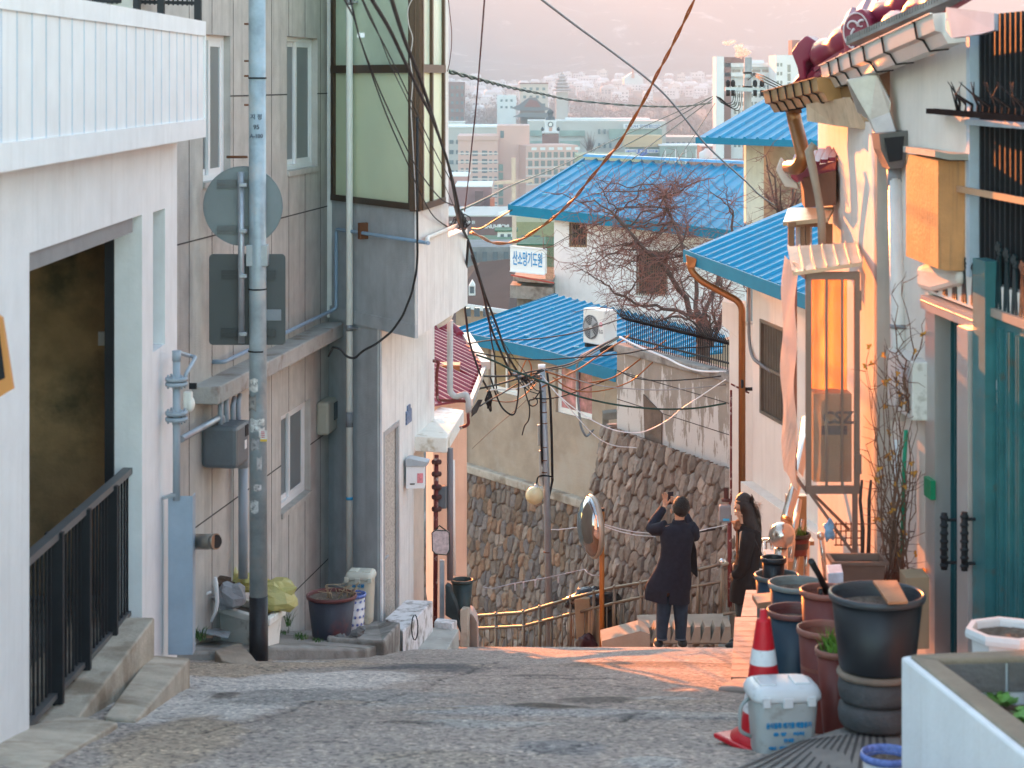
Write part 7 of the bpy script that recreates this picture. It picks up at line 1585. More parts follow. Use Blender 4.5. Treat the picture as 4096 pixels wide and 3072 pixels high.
# chrome handrail by the pots
ch_ = thing('steel_handrail', 'polished steel stair rail with a ball top catching the orange sun behind the pots', 'railing', P((790,600), 15))
SS = mat('polished_steel', (.62,.52,.44,1), .18, .95, var=.05, bump=0)
part(ch_, 'ball', MB().ball(P((782,535.5),14.6), .098, 22, 14), SS)
part(ch_, 'post', MB().tube([P((781,625),14.6), P((781,548),14.6)], .050, 14), SS)
part(ch_, 'sloping_rail', MB().tube([P((786,520),14.7), P((795,488),15.0), P((803,450),15.4), P((807,420),15.8)], .042, 12), SS)
part(ch_, 'baluster', MB().tube([P((790,560),14.8), P((799,500),15.2)], .024, 10), SS); part(ch_, 'baluster', MB().tube([P((793,585),14.9), P((802,520),15.2)], .020, 10), SS)
part(ch_, 'column', MB().obox(P((787,640),15.3), Vector((.15,0,0)), Vector((.0,.1,0)), Vector((0,0,1.1))), mat('brass_column', (.42,.27,.14,1), .35, .4))
part(ch_, 'low_rail', MB().tube(pipe_bend([P((790,541),21.5), P((766,540),22.3), P((742,542),22.6), P((738,560),22.6)], .1), .03, 10), SS)
for px in (765,772,780): part(ch_, 'baluster', MB().tube([P((px,541),22.2), P((px,620),22.2)], .022, 8), SS)
part(ch_, 'wall_block', MB().obox(P((766,596),21.8), Vector((.24,0,0)), Vector((0,.2,0)), Vector((0,0,.46))), mat('lit_white_block', (.60,.55,.50,1), .8, var=.1))
part(ch_, 'shelf', MB().obox(P((792,541.5),15.2), Vector((.17,0,0)), Vector((0,.3,0)), Vector((0,0,-.03))), _M['brass_column'])
single('brass_post', 'short thin brass post right of the chrome ball', 'post', MB().tube([P((807,540),15.0), P((806,600),15.0)], .022, 8), SS); single('brass_post', 'thin brass post with a small round cap beside the cage brace', 'post', MB().tube([P((821,536),14.6), P((826,580),14.6)], .018, 8).ball(P((821,536),14.6), .03, 10, 8), SS)
m = MB()
for i in range(6): m.tube([P((836+i*5,522),13.2), P((836+i*5,546),13.2)], .004, 4)
for i in range(4): m.tube([P((834,524+i*7),13.2), P((864,524+i*7),13.2)], .004, 4)
single('wire_rack', 'thin wire rack against the lit wall behind the trough', 'rack', m, RUST)
m = crumple(P((829,530), 12.9), (.035,.03,.06), 3, .5, 14, 10); single('blue_tie', 'knot of blue and clear plastic tied to the cage brace', 'plastic', m, mat('blue_white_plastic', (.25,.42,.6,1), .3, var=.5, scale=20))
# ================================================================ the city beyond
random.seed(11)
PINK = mat('pink_apartment_render', (.58,.36,.31,1), .85, var=.05, scale=.1, bump=0); PINKL = mat('pale_pink_band', (.60,.50,.47,1), .85, var=.04, scale=.1, bump=0)
CW = mat('far_white_render', (.68,.68,.68,1), .8, var=.05, scale=.1, bump=0); CG = mat('far_grey_render', (.45,.43,.40,1), .8, var=.06, scale=.1, bump=0)
BRK = mat('far_red_brick', (.24,.10,.075,1), .9, var=.15, scale=.3, bump=0); WIN = mat('far_window_glass', (.10,.13,.15,1), .15, var=.3, scale=.5, bump=0, spec=.7)
GRE = mat('far_green_glass', (.22,.30,.27,1), .2, var=.25, scale=.2, bump=0); BRKD = mat('far_dark_brick', (.13,.065,.06,1), .9, var=.15, scale=.3, bump=0)
GRF = mat('green_flat_roof', (.012,.09,.045,1), .8, var=.2, scale=.3, bump=0); DRF = mat('dark_shingle', (.030,.021,.02,1), .9, var=.2, scale=.5, bump=0)
def gnd(x, y): return float(ground_z(0, y))-4
def fr_box(m, px0, px1, yt, z, dep, yaw=0, yb=None, zb=None):
    a = P((px0, yt), z); b = P((px1, yt), z); w = (b-a).length; ex = Vector((math.cos(yaw), math.sin(yaw), 0)); ey = Vector((-ex.y, ex.x, 0)); zb_ = zb if zb is not None else (P((px0,yb),z).z if yb else gnd(0,z))
    m.obox(Vector((a.x,a.y,zb_)), ex*w, ey*dep, Vector((0,0,a.z-zb_))); return a, ex, ey, w
def winset(par, o, ex, xs, zs, ww, wh, m_=None, name='window', out=None):
    """one window mesh shared by separate window parts"""
    out = out if out is not None else ex.cross(Vector((0,0,1)))
    mb = MB().obox(Vector((0,0,0)), ex*ww, out*.25, Vector((0,0,wh))); me = None
    for z in zs:
        for x in xs:
            q = o+ex*x+Vector((0,0,z))-out*.12
            if me is None: w0 = mesh_obj(name, mb, m_ or WIN, (0,0,0)); me = w0.data; w = w0
            else: w = bpy.data.objects.new(name, me); C.objects.link(w)
            w.parent = par; w.location = q-WL[par.name]
ap = thing('apartment_block', 'pink banded apartment block with rows of windows below the clock tower', 'building', Vector((P((500,200),720).x, 720, gnd(0,720))))
m = MB(); a1, ex, ey, w = fr_box(m, 458, 498, 137.5, 718, 30); fr_box(m, 457.5, 498.5, 135.8, 717.5, 31, zb=a1.z-.9); part(ap, 'left_wing', m, PINK)
m = MB(); a2, *_ = fr_box(m, 497, 529.5, 125.5, 722, 25); part(ap, 'tower', m, PINK)
yaw3 = R(14); m = MB(); a3, ex3, ey3, w3_ = fr_box(m, 526, 580, 145.5, 712, 20, yaw3); part(ap, 'right_wing', m, PINK)
for j in range(9):
    m = MB(); q = a1+Vector((-.1,-.15,-6-3.05*j)); m.obox(q, Vector((40/F*718+.2,0,0)), Vector((0,.3,0)), Vector((0,0,.55))); part(ap, 'band', m, PINKL)
    m = MB(); q = a3+Vector((0,0,-5-3.05*j))-ey3*.15; m.obox(q, ex3*w3_, ey3*.3, Vector((0,0,.6))); part(ap, 'band', m, PINKL)
winset(ap, a1, Vector((1,0,0)), [1.0,2.8,11.2,13.0], [-7.2-3.05*j+.9 for j in range(9)], 1.0, 1.4)
winset(ap, a1, Vector((1,0,0)), [5.2,8.6], [-7.5-3.05*j+.9 for j in range(9)], 1.9, 1.9)
winset(ap, a3, ex3, [.8+2.35*i for i in range(8)], [-4.4-3.05*j for j in range(4)], 1.5, 2.0)
winset(ap, a2, Vector((1,0,0)), [1.2], [-4.5-3.05*j for j in range(1)], 1.3, 2.6); winset(ap, a2, Vector((1,0,0)), [.6], [-16.4-3.05*j for j in range(8)], 1.6, 2.4, GRE, 'stair_window')
winset(ap, a3, ex3, [2+3.2*i for i in range(6)], [-1.7], 1.9, 1.0, CW, 'roof_rail')
# clock tower
ct = thing('clock_tower', 'white and red brick clock tower with a dark domed cupola', 'tower', Vector((P((550,150),850).x, 850, gnd(0,850)))); cx = P((550.5,100),850).x; zz_ = lambda y: P((0,y),850).z; pxm = 850/F
m = MB().box((cx,853,(zz_(134)+gnd(0,850))/2), (16.5*pxm,7,zz_(134)-gnd(0,850))); part(ct, 'brick_shaft', m, BRK)
m = MB().box((cx,853,(zz_(134)+zz_(121))/2), (11*pxm,5,zz_(121)-zz_(134))).box((cx,853,zz_(132)), (17.5*pxm,7.5,.7)).box((cx,853,zz_(121)), (12.5*pxm,5.5,.8)); part(ct, 'belfry', m, CW)
m = MB().lathe((cx,853,zz_(121)), [(5*pxm,0),(4.5*pxm,1.2),(2.6*pxm,1.8),(2.6*pxm,3.2),(3.3*pxm,3.4),(3.2*pxm,4.0),(2.0*pxm,4.7),(.2,5.0)], 16); part(ct, 'cupola', m, mat('dark_copper', (.05,.045,.05,1), .6, bump=0))
m = MB().prism([Vector((cx+2.1*pxm*math.cos(a), 850.2, zz_(124.5)+2.1*pxm*math.sin(a))) for a in [i*.4 for i in range(16)]], (0,-.2,0)); part(ct, 'clock_face', m, mat('clock_ivory', (.75,.74,.7,1), .5, bump=0)); m = MB().tube([Vector((cx+2.3*pxm*math.cos(a), 850, zz_(124.5)+2.3*pxm*math.sin(a))) for a in [i*math.pi/10 for i in range(21)]], .2, 6); part(ct, 'clock_rim', m, DARKM)
m = MB().box((cx,850.3,zz_(130)), (3*pxm,.3,2)); part(ct, 'louvre', m, mat('peach_louvre', (.55,.3,.22,1), .7, bump=0))
for dx in (-8,8): m = MB().lathe((cx+dx*pxm,853,zz_(133)), [(.5,0),(.5,1.2),(.8,1.5),(.1,2.6)], 8); part(ct, 'finial', m, DARKM)
# hospital behind
hs = thing('hospital_block', 'long grey hospital block with green glass bands and blue rooftop lettering', 'building', Vector((P((600,150),900).x, 900, gnd(0,900))))
m = MB(); ah, *_ = fr_box(m, 528, 666, 121, 905, 40); part(hs, 'main_block', m, CG); m = MB(); at_, *_ = fr_box(m, 566, 650, 118.5, 925, 20); part(hs, 'upper_storey', m, CW)
for y0, y1, x0, x1 in ((130.5,136,530,542),(130.5,136,560,585),(141,145,530,542),(141,146,560,580),(129,139,609,662)):
    m = MB(); fr_box(m, x0, x1, y0, 903.5, 2, yb=y1); part(hs, 'glass_band', m, GRE)
winset(hs, P((0,0),903.8)*0+Vector((P((598,0),903.8).x,903.8,0)), Vector((1,0,0)), [0,2.5,5.0], [P((0,y),903.8).z for y in (134,148)], 1.1, 2.2)
m = MB(); fr_box(m, 623.5, 661, 124, 902, 1, yb=128.6); part(hs, 'sign_board', m, CW)
m = MB(); c_ = P((639,126.4), 901.9); letter(m, 'SNUH 암병원', c_, (1,0,0), (0,0,1), 1.7, .03, .05, width=27/F*902); letter(m, 'CANCER', P((656.5,125.4),901.9), (1,0,0), (0,0,1), .9, .02, .05, width=8/F*902); letter(m, 'HOSPITAL', P((656.5,127.4),901.9), (1,0,0), (0,0,1), .8, .02, .05, width=8/F*902); part(hs, 'lettering', m, mat('sign_navy', (.05,.12,.28,1), .6, bump=0))
tb_ = thing('tan_annexe', 'tan stone hospital annexe with a blue arrow banner under it', 'building', Vector((P((643,150),880).x, 880, gnd(0,880))))
m = MB(); fr_box(m, 624, 662, 135.5, 880, 15, yb=147); part(tb_, 'tan_block', m, mat('tan_stone_far', (.52,.36,.20,1), .8, var=.08, bump=0)); m = MB(); fr_box(m, 627, 660, 147, 884, 12); part(tb_, 'base', m, GRE)
m = MB(); fr_box(m, 625, 661, 149.3, 879, 1, yb=153.0); part(tb_, 'banner', m, CW)
m = MB(); fr_box(m, 638, 647, 149, 878, .5, yb=153); q = [P((x,y),878) for x, y in ((636,153),(649,153),(642.5,156.5))]; m.prism(q, (0,.5,0)); 
for s_, x in ((-1,628),(1,657)): m.prism([P((x-2*s_*-1*-1,151.2),877.9), P((x+1*s_,150),877.9), P((x+1*s_,152.4),877.9)] if False else [P((x+2*s_,151.2),877.9), P((x-1.5*s_,149.9),877.9), P((x-1.5*s_,152.5),877.9)], (0,.3,0))
letter(m, '암병원', P((633,151.2),877.9), (1,0,0), (0,0,1), 1.0, .02, .05, 6/F*878); letter(m, '주차장', P((651.5,151.2),877.9), (1,0,0), (0,0,1), 1.0, .02, .05, 6/F*878); part(tb_, 'arrow', m, mat('banner_blue', (.06,.12,.45,1), .6, bump=0))
m = MB(); letter(m, '주차', P((642.5,151.4),877.5), (1,0,0), (0,0,1), 1.3, .03, .05, 6/F*878); part(tb_, 'banner_lettering', m, CW)
def simple(label, px0, px1, yt, z, dep, m_, wins=(), yaw=0, roof=None, name='city_building', wm=None, yb=None, group=None):
    t = thing(name, label, 'building', Vector((P(((px0+px1)/2,0),z).x, z, gnd(0,z)))); m = MB(); a, ex, ey, w = fr_box(m, px0, px1, yt, z, dep, yaw); part(t, 'wall', m, m_)
    if roof is not None: m = MB().obox(a+Vector((0,0,.004))-ex*.3-ey*.3, ex*(w+.6), ey*(dep+.6), Vector((0,0,.0006*z))); part(t, 'roof', m, roof)
    for (x0, dx, nx, z0, dz, nz, ww, wh) in wins: winset(t, a, ex, [x0+dx*i for i in range(nx)], [-z0-dz*j for j in range(nz)], ww, wh, wm)
    if group: t['group'] = group
    return t, a, ex, ey, w
simple('low white hospital wing with a long roof edge at the left of the pink apartments', 447, 499, 127.5, 790, 40, CG, [(1,2.6,7,6.5,4,5,1.6,1.6)], roof=CW)
simple('small white roofed building at the far left above the hospital wing', 447, 464, 123, 830, 20, CW, [(1,2,3,4,4,2,1.2,1)], roof=CG)
simple('reddish brick tower block at the far left edge of the town', 448, 464, 82, 1300, 30, BRK, [(2,3.2,3,4.5,5,5,1.6,2)])
simple('purple brick building with a dark recess at the foot of the apartments', 456, 491, 187, 520, 25, mat('mauve_brick', (.25,.13,.135,1), .9, var=.1, scale=.3, bump=0), [], roof=CW)
simple('dark brick stair block beside the purple brick building', 475, 483, 191.5, 517, 3, BRKD, [])
simple('pink brick building with a white flat roof behind the purple one', 447, 468, 176.5, 545, 20, mat('salmon_brick', (.40,.22,.20,1), .9, var=.1, scale=.3, bump=0), [], roof=CW)
simple('orange red brick corner next to the purple building', 490, 494.5, 199, 515, 8, mat('orange_brick', (.45,.12,.06,1), .9, bump=0), [])
t, a, ex, ey, w = simple('dark red brick institute with white lettering on its wall', 446, 528, 216.5, 430, 30, BRKD, [], roof=CG, name='institute_building')
m = MB(); letter(m, 'SNUH', P((491.3,226.7),429.7), (1,0,0), (0,0,1), 1.15, .03, .06, 13.5/F*430); letter(m, 'CMI', P((505,226.7),429.7), (1,0,0), (0,0,1), 1.15, .03, .06, 8/F*430)
sh_ = [P((x,y),429.7) for x, y in ((498.3,224.2),(500.9,224.2),(500.9,227),(499.6,228.6),(498.3,227))]; m.prism(sh_, (0,-.06,0)); letter(m, '서울대학교병원', P((462,222.5),429.7), (1,0,0), (0,0,1), .7, .01, .05, 26/F*430); part(t, 'lettering', m, CW)
m = MB()
for i in range(6): q = P((500+i*3,216), 432); m.box(q+Vector((0,1,.5)), (.6,.5,.6+.3*(i % 3)))
part(t, 'roof_units', m, CW)
simple('green flat roofed house with pale walls near the white wall end', 466, 500, 242, 210, 7, CG, [(.6,1.3,2,2,3,2,.5,.8)], roof=GRF)
simple('low house with a green roof terrace below the sign', 497, 556, 245, 190, 8, mat('olive_render', (.25,.24,.16,1), .9, var=.1), [(.6,1.3,3,2,3,2,.6,.9)], roof=GRF)
simple('small white rooftop house with two windows on the green roof', 497.5, 515, 231.5, 200, 4, CW, [(.3,.7,2,.75,3,1,.35,.5)], roof=GRF)
simple('grey stone house with lit windows behind the rooftop house', 466, 512, 247, 170, 8, mat('slate_blue_stone', (.16,.17,.18,1), .9, var=.2, scale=1), [(.5,.9,4,1.2,2.2,3,.4,.8)])
simple('dull green block left of the white blue roofed house', 513, 556, 222, 240, 10, mat('dull_olive', (.22,.22,.12,1), .9), [(1,1.5,2,2.5,2.5,2,.8,.9)])
simple('grey framed house below the wooden cross', 526, 542, 214, 260, 10, CG, [(.4,1.0,2,1.6,2.2,4,.6,1.2)])
# shingle roofed house
t = thing('shingle_house', 'big dark brown shingle roof with a small dormer beside the white wall', 'house', Vector((P((490,300),110).x, 110, gnd(0,110))))
E = [P((452,302),108), P((508,310),104), P((520,300),112), P((452,290),125)]; rz0 = P((480,262),118); rz1 = P((516,258),118)
m = MB(); m.add([E[0], E[1], rz1, rz0], [(0,1,2,3)]); m.add([E[1], Vector((E[1].x+5,E[1].y+6,E[1].z)), rz1], [(0,1,2)]); m.add([E[0], rz0, Vector((E[0].x,E[0].y+18,E[0].z))], [(0,1,2)]); g = part(t, 'roof', m, DRF); md = g.modifiers.new('solid', 'SOLIDIFY'); md.thickness = .15
m = MB().obox(E[0]+Vector((.2,.4,-8)), (E[1]-E[0]), Vector((1,10,0)), Vector((0,0,7.85))); part(t, 'wall', m, mat('tan_house_wall', (.36,.26,.19,1), .9, var=.1)); m = MB().bar(E[0]-Vector((0,.1,.1)), E[1]-Vector((0,.1,.1)), .12, .25); part(t, 'fascia', m, CW)
m = MB().box(P((472,290),107), (.35,.8,.5)).prism([P((469,286),106), P((475,286),106), P((472,281),106)], (0,1,0)); part(t, 'dormer', m, CW); m = MB().box(P((472,290),106.3), (.22,.1,.35)); part(t, 'dormer_window', m, WIN)
for i in range(3): m = MB().box(P((468+i*9,312),104), (.3,.3,.45)); part(t, 'window', m, WIN)
# wooden cross
t = thing('wooden_cross', 'tall pale wooden cross rising in front of the pink apartments', 'cross', P((515,262), 120)); m = MB().bar(P((515,300),120), P((513.5,158),120), .26); part(t, 'upright', m, mat('pale_timber', (.55,.42,.34,1), .7, bump=0)); m = MB().bar(P((495,183),119.8), P((533,180.5),119.8), .2).bar(P((532,179),119.8), P((533.5,184),119.8), .12); part(t, 'arm', m, _M['pale_timber'])
# tall white tower on the right
t = thing('white_tower_block', 'tall white office block with a brick red stripe and window rows at the right', 'building', Vector((P((755,100),720).x, 720, gnd(0,720))))
m = MB(); fr_box(m, 716, 724, 56.5, 720, 12); part(t, 'white_fin', m, CW); m = MB(); fr_box(m, 724, 731, 57, 722, 10); fr_box(m, 731, 745, 57, 726, 4, yb=66); part(t, 'brick_stripe', m, BRK)
m = MB(); aw, *_ = fr_box(m, 731, 795, 66.5, 724, 20); part(t, 'office_wing', m, CW)
for y in (63,72.5): m = MB(); fr_box(m, 724.5, 796, y, 722, 23, yb=y+4); part(t, 'cornice', m, CW)
winset(t, aw, Vector((1,0,0)), [1.0+1.5*i for i in range(10)], [-8.2-3.0*j for j in range(8)], .95, 1.4); winset(t, aw, Vector((1,0,0)), [.5+3.6*i for i in range(5)], [-2.1], 2.9, 1.0, mat('tan_window', (.35,.27,.22,1), .5, bump=0)); m = MB(); fr_box(m, 751, 764, 60, 735, 6, yb=67); part(t, 'penthouse', m, CW)
simple('second white block with a dark slot between the cream pillar and the roof tiles', 776, 800, 55, 700, 20, CW, [(4.0,5,1,6,3.1,12,1.1,2.6),(-0.0+.3,1.2,2,4,3.1,9,.7,1.2)])
simple('brick red chimney block beside the second white block', 792, 802, 40, 760, 10, BRK, [])
simple('glass fronted pavilion right of the tan annexe', 660, 704, 146, 870, 20, GRE, [(2,4.5,4,5,4,2,.5,3.6)], roof=CW, wm=CW)
simple('round roofed brown hall above the glass pavilion', 664, 700, 138, 960, 30, mat('brown_hall', (.36,.31,.29,1), .9, var=.1, bump=0), [(1,2.6,6,3,4,1,1.4,1.2)], roof=CG)
simple('red brick school building right of the pavilion', 702, 736, 146.5, 760, 20, BRK, [(9,4,2,6,3,1,1.2,1.8)], roof=CW)
simple('long low red brick building along the ridge of the blue roof', 690, 748, 160, 650, 12, BRK, [(3,4,3,3,3,1,1.4,1.4)])
simple('olive roofed hall behind the ridge of the blue roof', 577, 640, 155.5, 600, 25, mat('olive_roof', (.30,.31,.20,1), .9, var=.08, bump=0), [])
simple('cream block with a white stair beside the palace roof', 520, 548, 84, 1250, 30, mat('cream_far', (.55,.45,.38,1), .9, bump=0), [(2,4,4,4,5,3,1.8,1.8)], roof=BRK)
simple('pale house row left of the palace roof', 497, 516, 95, 1200, 20, CW, [(2,3,3,4,4,2,1.4,1.4)])
for nm, px, yt, z in (('white water tank',707,151,750),): m = MB().lathe(P((px,159),z), [(3,0),(3,2.4),(1.2,3.4),(.8,4.0)], 14); single('water_tank', 'white water tank on the brick school roof', 'tank', m, CW)
# palace hall
z = 1150; t = thing('palace_hall', 'old palace hall with a sweeping dark tiled roof among the trees', 'building', Vector((P((530,120),z).x, z, gnd(0,z))))
ro = [P(q, z) for q in ((511,108),(518,105.5),(524,101),(529,97.5),(536,97.5),(539,101),(545,106.5),(552,109),(545,110.5),(518,110.5))]; m = MB().prism(ro, (0,14,0)); part(t, 'roof', m, mat('palace_tile', (.17,.14,.14,1), .9, bump=0)); m = MB().prism([P(q, z-.5) for q in ((529.5,99.2),(537,101),(541,107),(524,107))], (0,.4,0)); part(t, 'gable', m, mat('palace_red', (.25,.07,.05,1), .9, bump=0)); m = MB(); fr_box(m, 520, 545, 110, z+1, 12); part(t, 'hall', m, mat('palace_hall_wall', (.22,.12,.09,1), .9, bump=0))
m = MB().prism([P(q, z-8) for q in ((513,117),(522,113),(548,113),(556,118))], (0,10,0)); part(t, 'lower_roof', m, _M['palace_tile'])
z = 1500; t = thing('pagoda', 'faint tiered pagoda rising above the town', 'pagoda', Vector((P((562,90),z).x, z, gnd(0,z))))
m = MB()
for i in range(5): m.lathe(P((562,91-i*3.4),z), [(5.5-.8*i,2.6-2.6),(7.5-1.1*i,.6),(4.6-.8*i,1.9),(4.4-.8*i,2.7)], 8)
m.lathe(P((562,75),z), [(1,0),(.3,2.5)], 6); part(t, 'tiers', m, mat('pagoda_brown', (.40,.33,.31,1), .9, bump=0)); m = MB(); fr_box(m, 556, 568, 92, z, 10); part(t, 'base', m, CG)
z = 1700; t = thing('church', 'white gabled church with a thin spire and cross on the hill', 'church', Vector((P((633,80),z).x, z, gnd(0,z)))); m = MB().prism([P(q, z) for q in ((624,84),(624,78),(633,72),(643,78),(643,84))], (0,20,0)); part(t, 'nave', m, CW); m = MB().prism([P(q, z-1) for q in ((631.5,78),(632.6,64),(633.4,64),(634.5,78))], (0,1,0)).box(P((633,66),z-1.5), (2.6,.4,.5)); part(t, 'spire', m, mat('spire_coral', (.6,.35,.3,1), .7, bump=0))
# town houses climbing the far slope: individual houses
GRP = 'small houses of the far town'
TM = [CW, CW, mat('far_cream', (.60,.56,.52,1), .9, bump=0), CG, mat('far_rose', (.48,.36,.33,1), .9, bump=0)]
rr = random.Random(5); boxes = []
def far_z_for(y): # depth whose ground appears at row y
    lo, hi = 1250, 3300
    for _ in range(30):
        mid = (lo+hi)/2
        if HY-F*float(ground_z(0,mid))/mid > y: lo = mid
        else: hi = mid
    return lo
meshes = []
for i in range(7):
    w, d, h = rr.uniform(9,17), rr.uniform(8,12), rr.uniform(4.5,8.5); m = MB().box((0,0,h/2-5), (w,d,h+10))
    if i % 3 == 0: m.prism([Vector((-w/2-.6,-d/2-.5,h)), Vector((w/2+.6,-d/2-.5,h)), Vector((w/2*.6,-d/2+2,h+2.5)), Vector((-w/2*.6,-d/2+2,h+2.5))], (0,d*.8,0))
    else: m.box((w*.2,0,h+1), (w*.35,d*.4,2)); m.box((0,0,h+.2), (w+.8,d+.8,.4))
    m.m = 1
    for j in range(4): m.box((-w/2+w*(j+.5)/4,-d/2-.1,h*.62), (w*.12,.3,1.4)); m.box((-w/2+w*(j+.5)/4,-d/2-.1,h*.2), (w*.12,.3,1.4))
    meshes.append(m)
mdat = []; TLAB = {}; TL = ('white hipped roof house in the hazy far town','white flat roofed house with a stair box in the far town','cream flat roofed house in the hazy far town','grey hipped roof house in the hazy far town','rosy flat roofed house in the hazy far town','larger white flat roofed block of the far town','small white house with a low pitched roof in the far town')
for i, m in enumerate(meshes):
    o = mesh_obj('town_house', m, [TM[i % 5], WIN], (0,0,0)); mdat.append(o.data); TLAB[o.data.name] = TL[i]; bpy.data.objects.remove(o)
cnt = 0
for i in range(285):
    px = rr.uniform(440, 730); y = rr.choice([rr.uniform(82,97), rr.uniform(88,112) if px < 545 else rr.uniform(76,92), rr.uniform(84,92)]); z = far_z_for(y+5)*rr.uniform(.97,1.03)
    o = bpy.data.objects.new('town_house', rr.choice(mdat)); C.objects.link(o); o.location = (P((px,y),z).x, z, float(ground_z(0,z))+rr.uniform(1,7)); o.rotation_euler = (0,0,rr.uniform(-.5,.5)); s_ = rr.uniform(.8,1.35); o.scale = (s_,s_,s_*rr.uniform(.8,1.2))
    o['label'] = TLAB[o.data.name]; o['category'] = 'house'; o['group'] = GRP
# woods
def canopy(name, x0, x1, z0, z1, n, size, m_, seed, yoff=6):
    rs = np.random.RandomState(seed); mb = MB(); vs = []; fs = []
    nt_ = n; X = []; 
    for t_ in range(nt_):
        z = rs.uniform(z0, z1); px = rs.uniform(x0, x1); x = (px-512)/F*z; g = float(ground_z(0, z)); h = rs.uniform(.8,1.25)*size; cr = h*.42
        base = Vector((x, z, g)); b = len(vs)
        k_ = 46
        for j in range(k_):
            d = rs.normal(size=3); d /= np.linalg.norm(d); r_ = cr*rs.uniform(.45,1.05); c = np.array([x, z, g+h*.62])+d*np.array([1,1,.85])*r_
            a = rs.normal(size=3)*cr*.16; e = rs.normal(size=3)*cr*.16; b = len(vs); vs += [tuple(c-a), tuple(c+e), tuple(c+a)]; fs.append((b, b+1, b+2))
        b = len(vs); vs += [(x-.25,z,g), (x+.25,z,g), (x+.1,z,g+h*.7), (x-.1,z,g+h*.7)]; fs.append((b,b+1,b+2,b+3))
    mb.add(vs, fs); return struct(name, mb, m_, 'stuff')
canopy('woodland', 528, 740, 1000, 1240, 900, 17, mat('bare_woodland', (.15,.075,.055,1), .95, var=.3, scale=.03, bump=0), 3)
canopy('woodland', 446, 560, 1010, 1230, 260, 13, mat('evergreen_woodland', (.06,.07,.04,1), .95, var=.4, scale=.03, bump=0), 4)
canopy('woodland', 440, 745, 1700, 2600, 500, 14, _M['bare_woodland'], 6)
canopy('woodland', 470, 520, 560, 640, 60, 14, _M['bare_woodland'], 7)
t = thing('bare_street_tree', 'feathery bare tree standing before the grey hospital', 'tree', P((590,154), 860)); m = MB(); rr = random.Random(9); o = P((590,156),860)
for i in range(60): e = P((590+rr.gauss(0,4.2), 143-abs(rr.gauss(0,5))), 860+rr.uniform(-3,3)); m.tube([o, o.lerp(e,.4)+Vector((0,0,.8)), e], [.35,.16,.04], 3, caps=False)
part(t, 'branches', m, _M['bare_woodland'])
def spline(pts, n=6):
    out = []; p = [Vector(q) for q in pts]; p = [p[0]*2-p[1]]+p+[p[-1]*2-p[-2]]
    for i in range(1, len(p)-2):
        for j in range(n):
            t = j/n; a, b, c, d = p[i-1], p[i], p[i+1], p[i+2]; out.append(.5*((2*b)+(c-a)*t+(2*a-5*b+4*c-d)*t*t+(3*b-a-3*c+d)*t**3))
    return out+[p[-2]]
# steam from the tower roof
STM = translucent('sunlit_steam', (.9,.75,.62,1), .6, .35, .9)
m = MB(); rr = random.Random(2)
for (px, y, r) in ((739,55,1.6),(742,53,1.8),(745,53.5,1.5),(739,50,1.3),(737,47,1.0),(741,46,.9),(744,50,1.0),(748,52,.9),(725,43,.9),(728,44,.8),(731,42.5,.9),(734,41.5,.6)): c_ = crumple(P((px,y),715), (r,r,r*.7), px, .6, 12, 8); m.add(c_.v, c_.f, True)
single('steam', 'wisp of sunlit steam above the tall white tower', 'steam', m, STM, kind='stuff')
# utility pole
t = thing('utility_pole', 'grey utility pole with a crossarm and insulators above the upper blue roof', 'pole', P((747,180), 62)); m = MB().tube([P((746.5,190),62), P((748,57.5),62)], [.135,.12], 14); part(t, 'pole', m, mat('grey_concrete_pole', (.32,.31,.30,1), .7, var=.2, scale=2)); m = MB().bar(P((725,89),61.6), P((766,90),61.6), .14, .12).bar(P((744,76),61.6), P((752,76),61.6), .2, .1); part(t, 'crossarm', m, STEEL)
for px in (728,733,755,762): part(t, 'insulator', MB().lathe(P((px,87),61.6), [(.03,0),(.07,.05),(.07,.16),(.03,.22)], 8).tube([P((px,90),61.5), P((px,96),61.5)], .06, 5), DARKM)
for y in (72,86): part(t, 'band', MB().tube([P((747.5,y),62), P((747.5,y+1.5),62)], .14, 12), DARKM)
m = MB(); 
for i in range(5): m.tube(spline([P((716+i,96+i*.4),61), P((722+i*3,103+i*1.6),61.2), P((732+i*2,102+i*1.5),61.4), P((734+i*2,91),61.5)]), .014, 4)
for i in range(3): m.tube([P((748,76+i*2),61.8), P((754,73+i),61.2), P((764,76+i*3),60), P((790,90+i*2),58)], .016, 4)
part(t, 'jumpers', m, BLACKC)

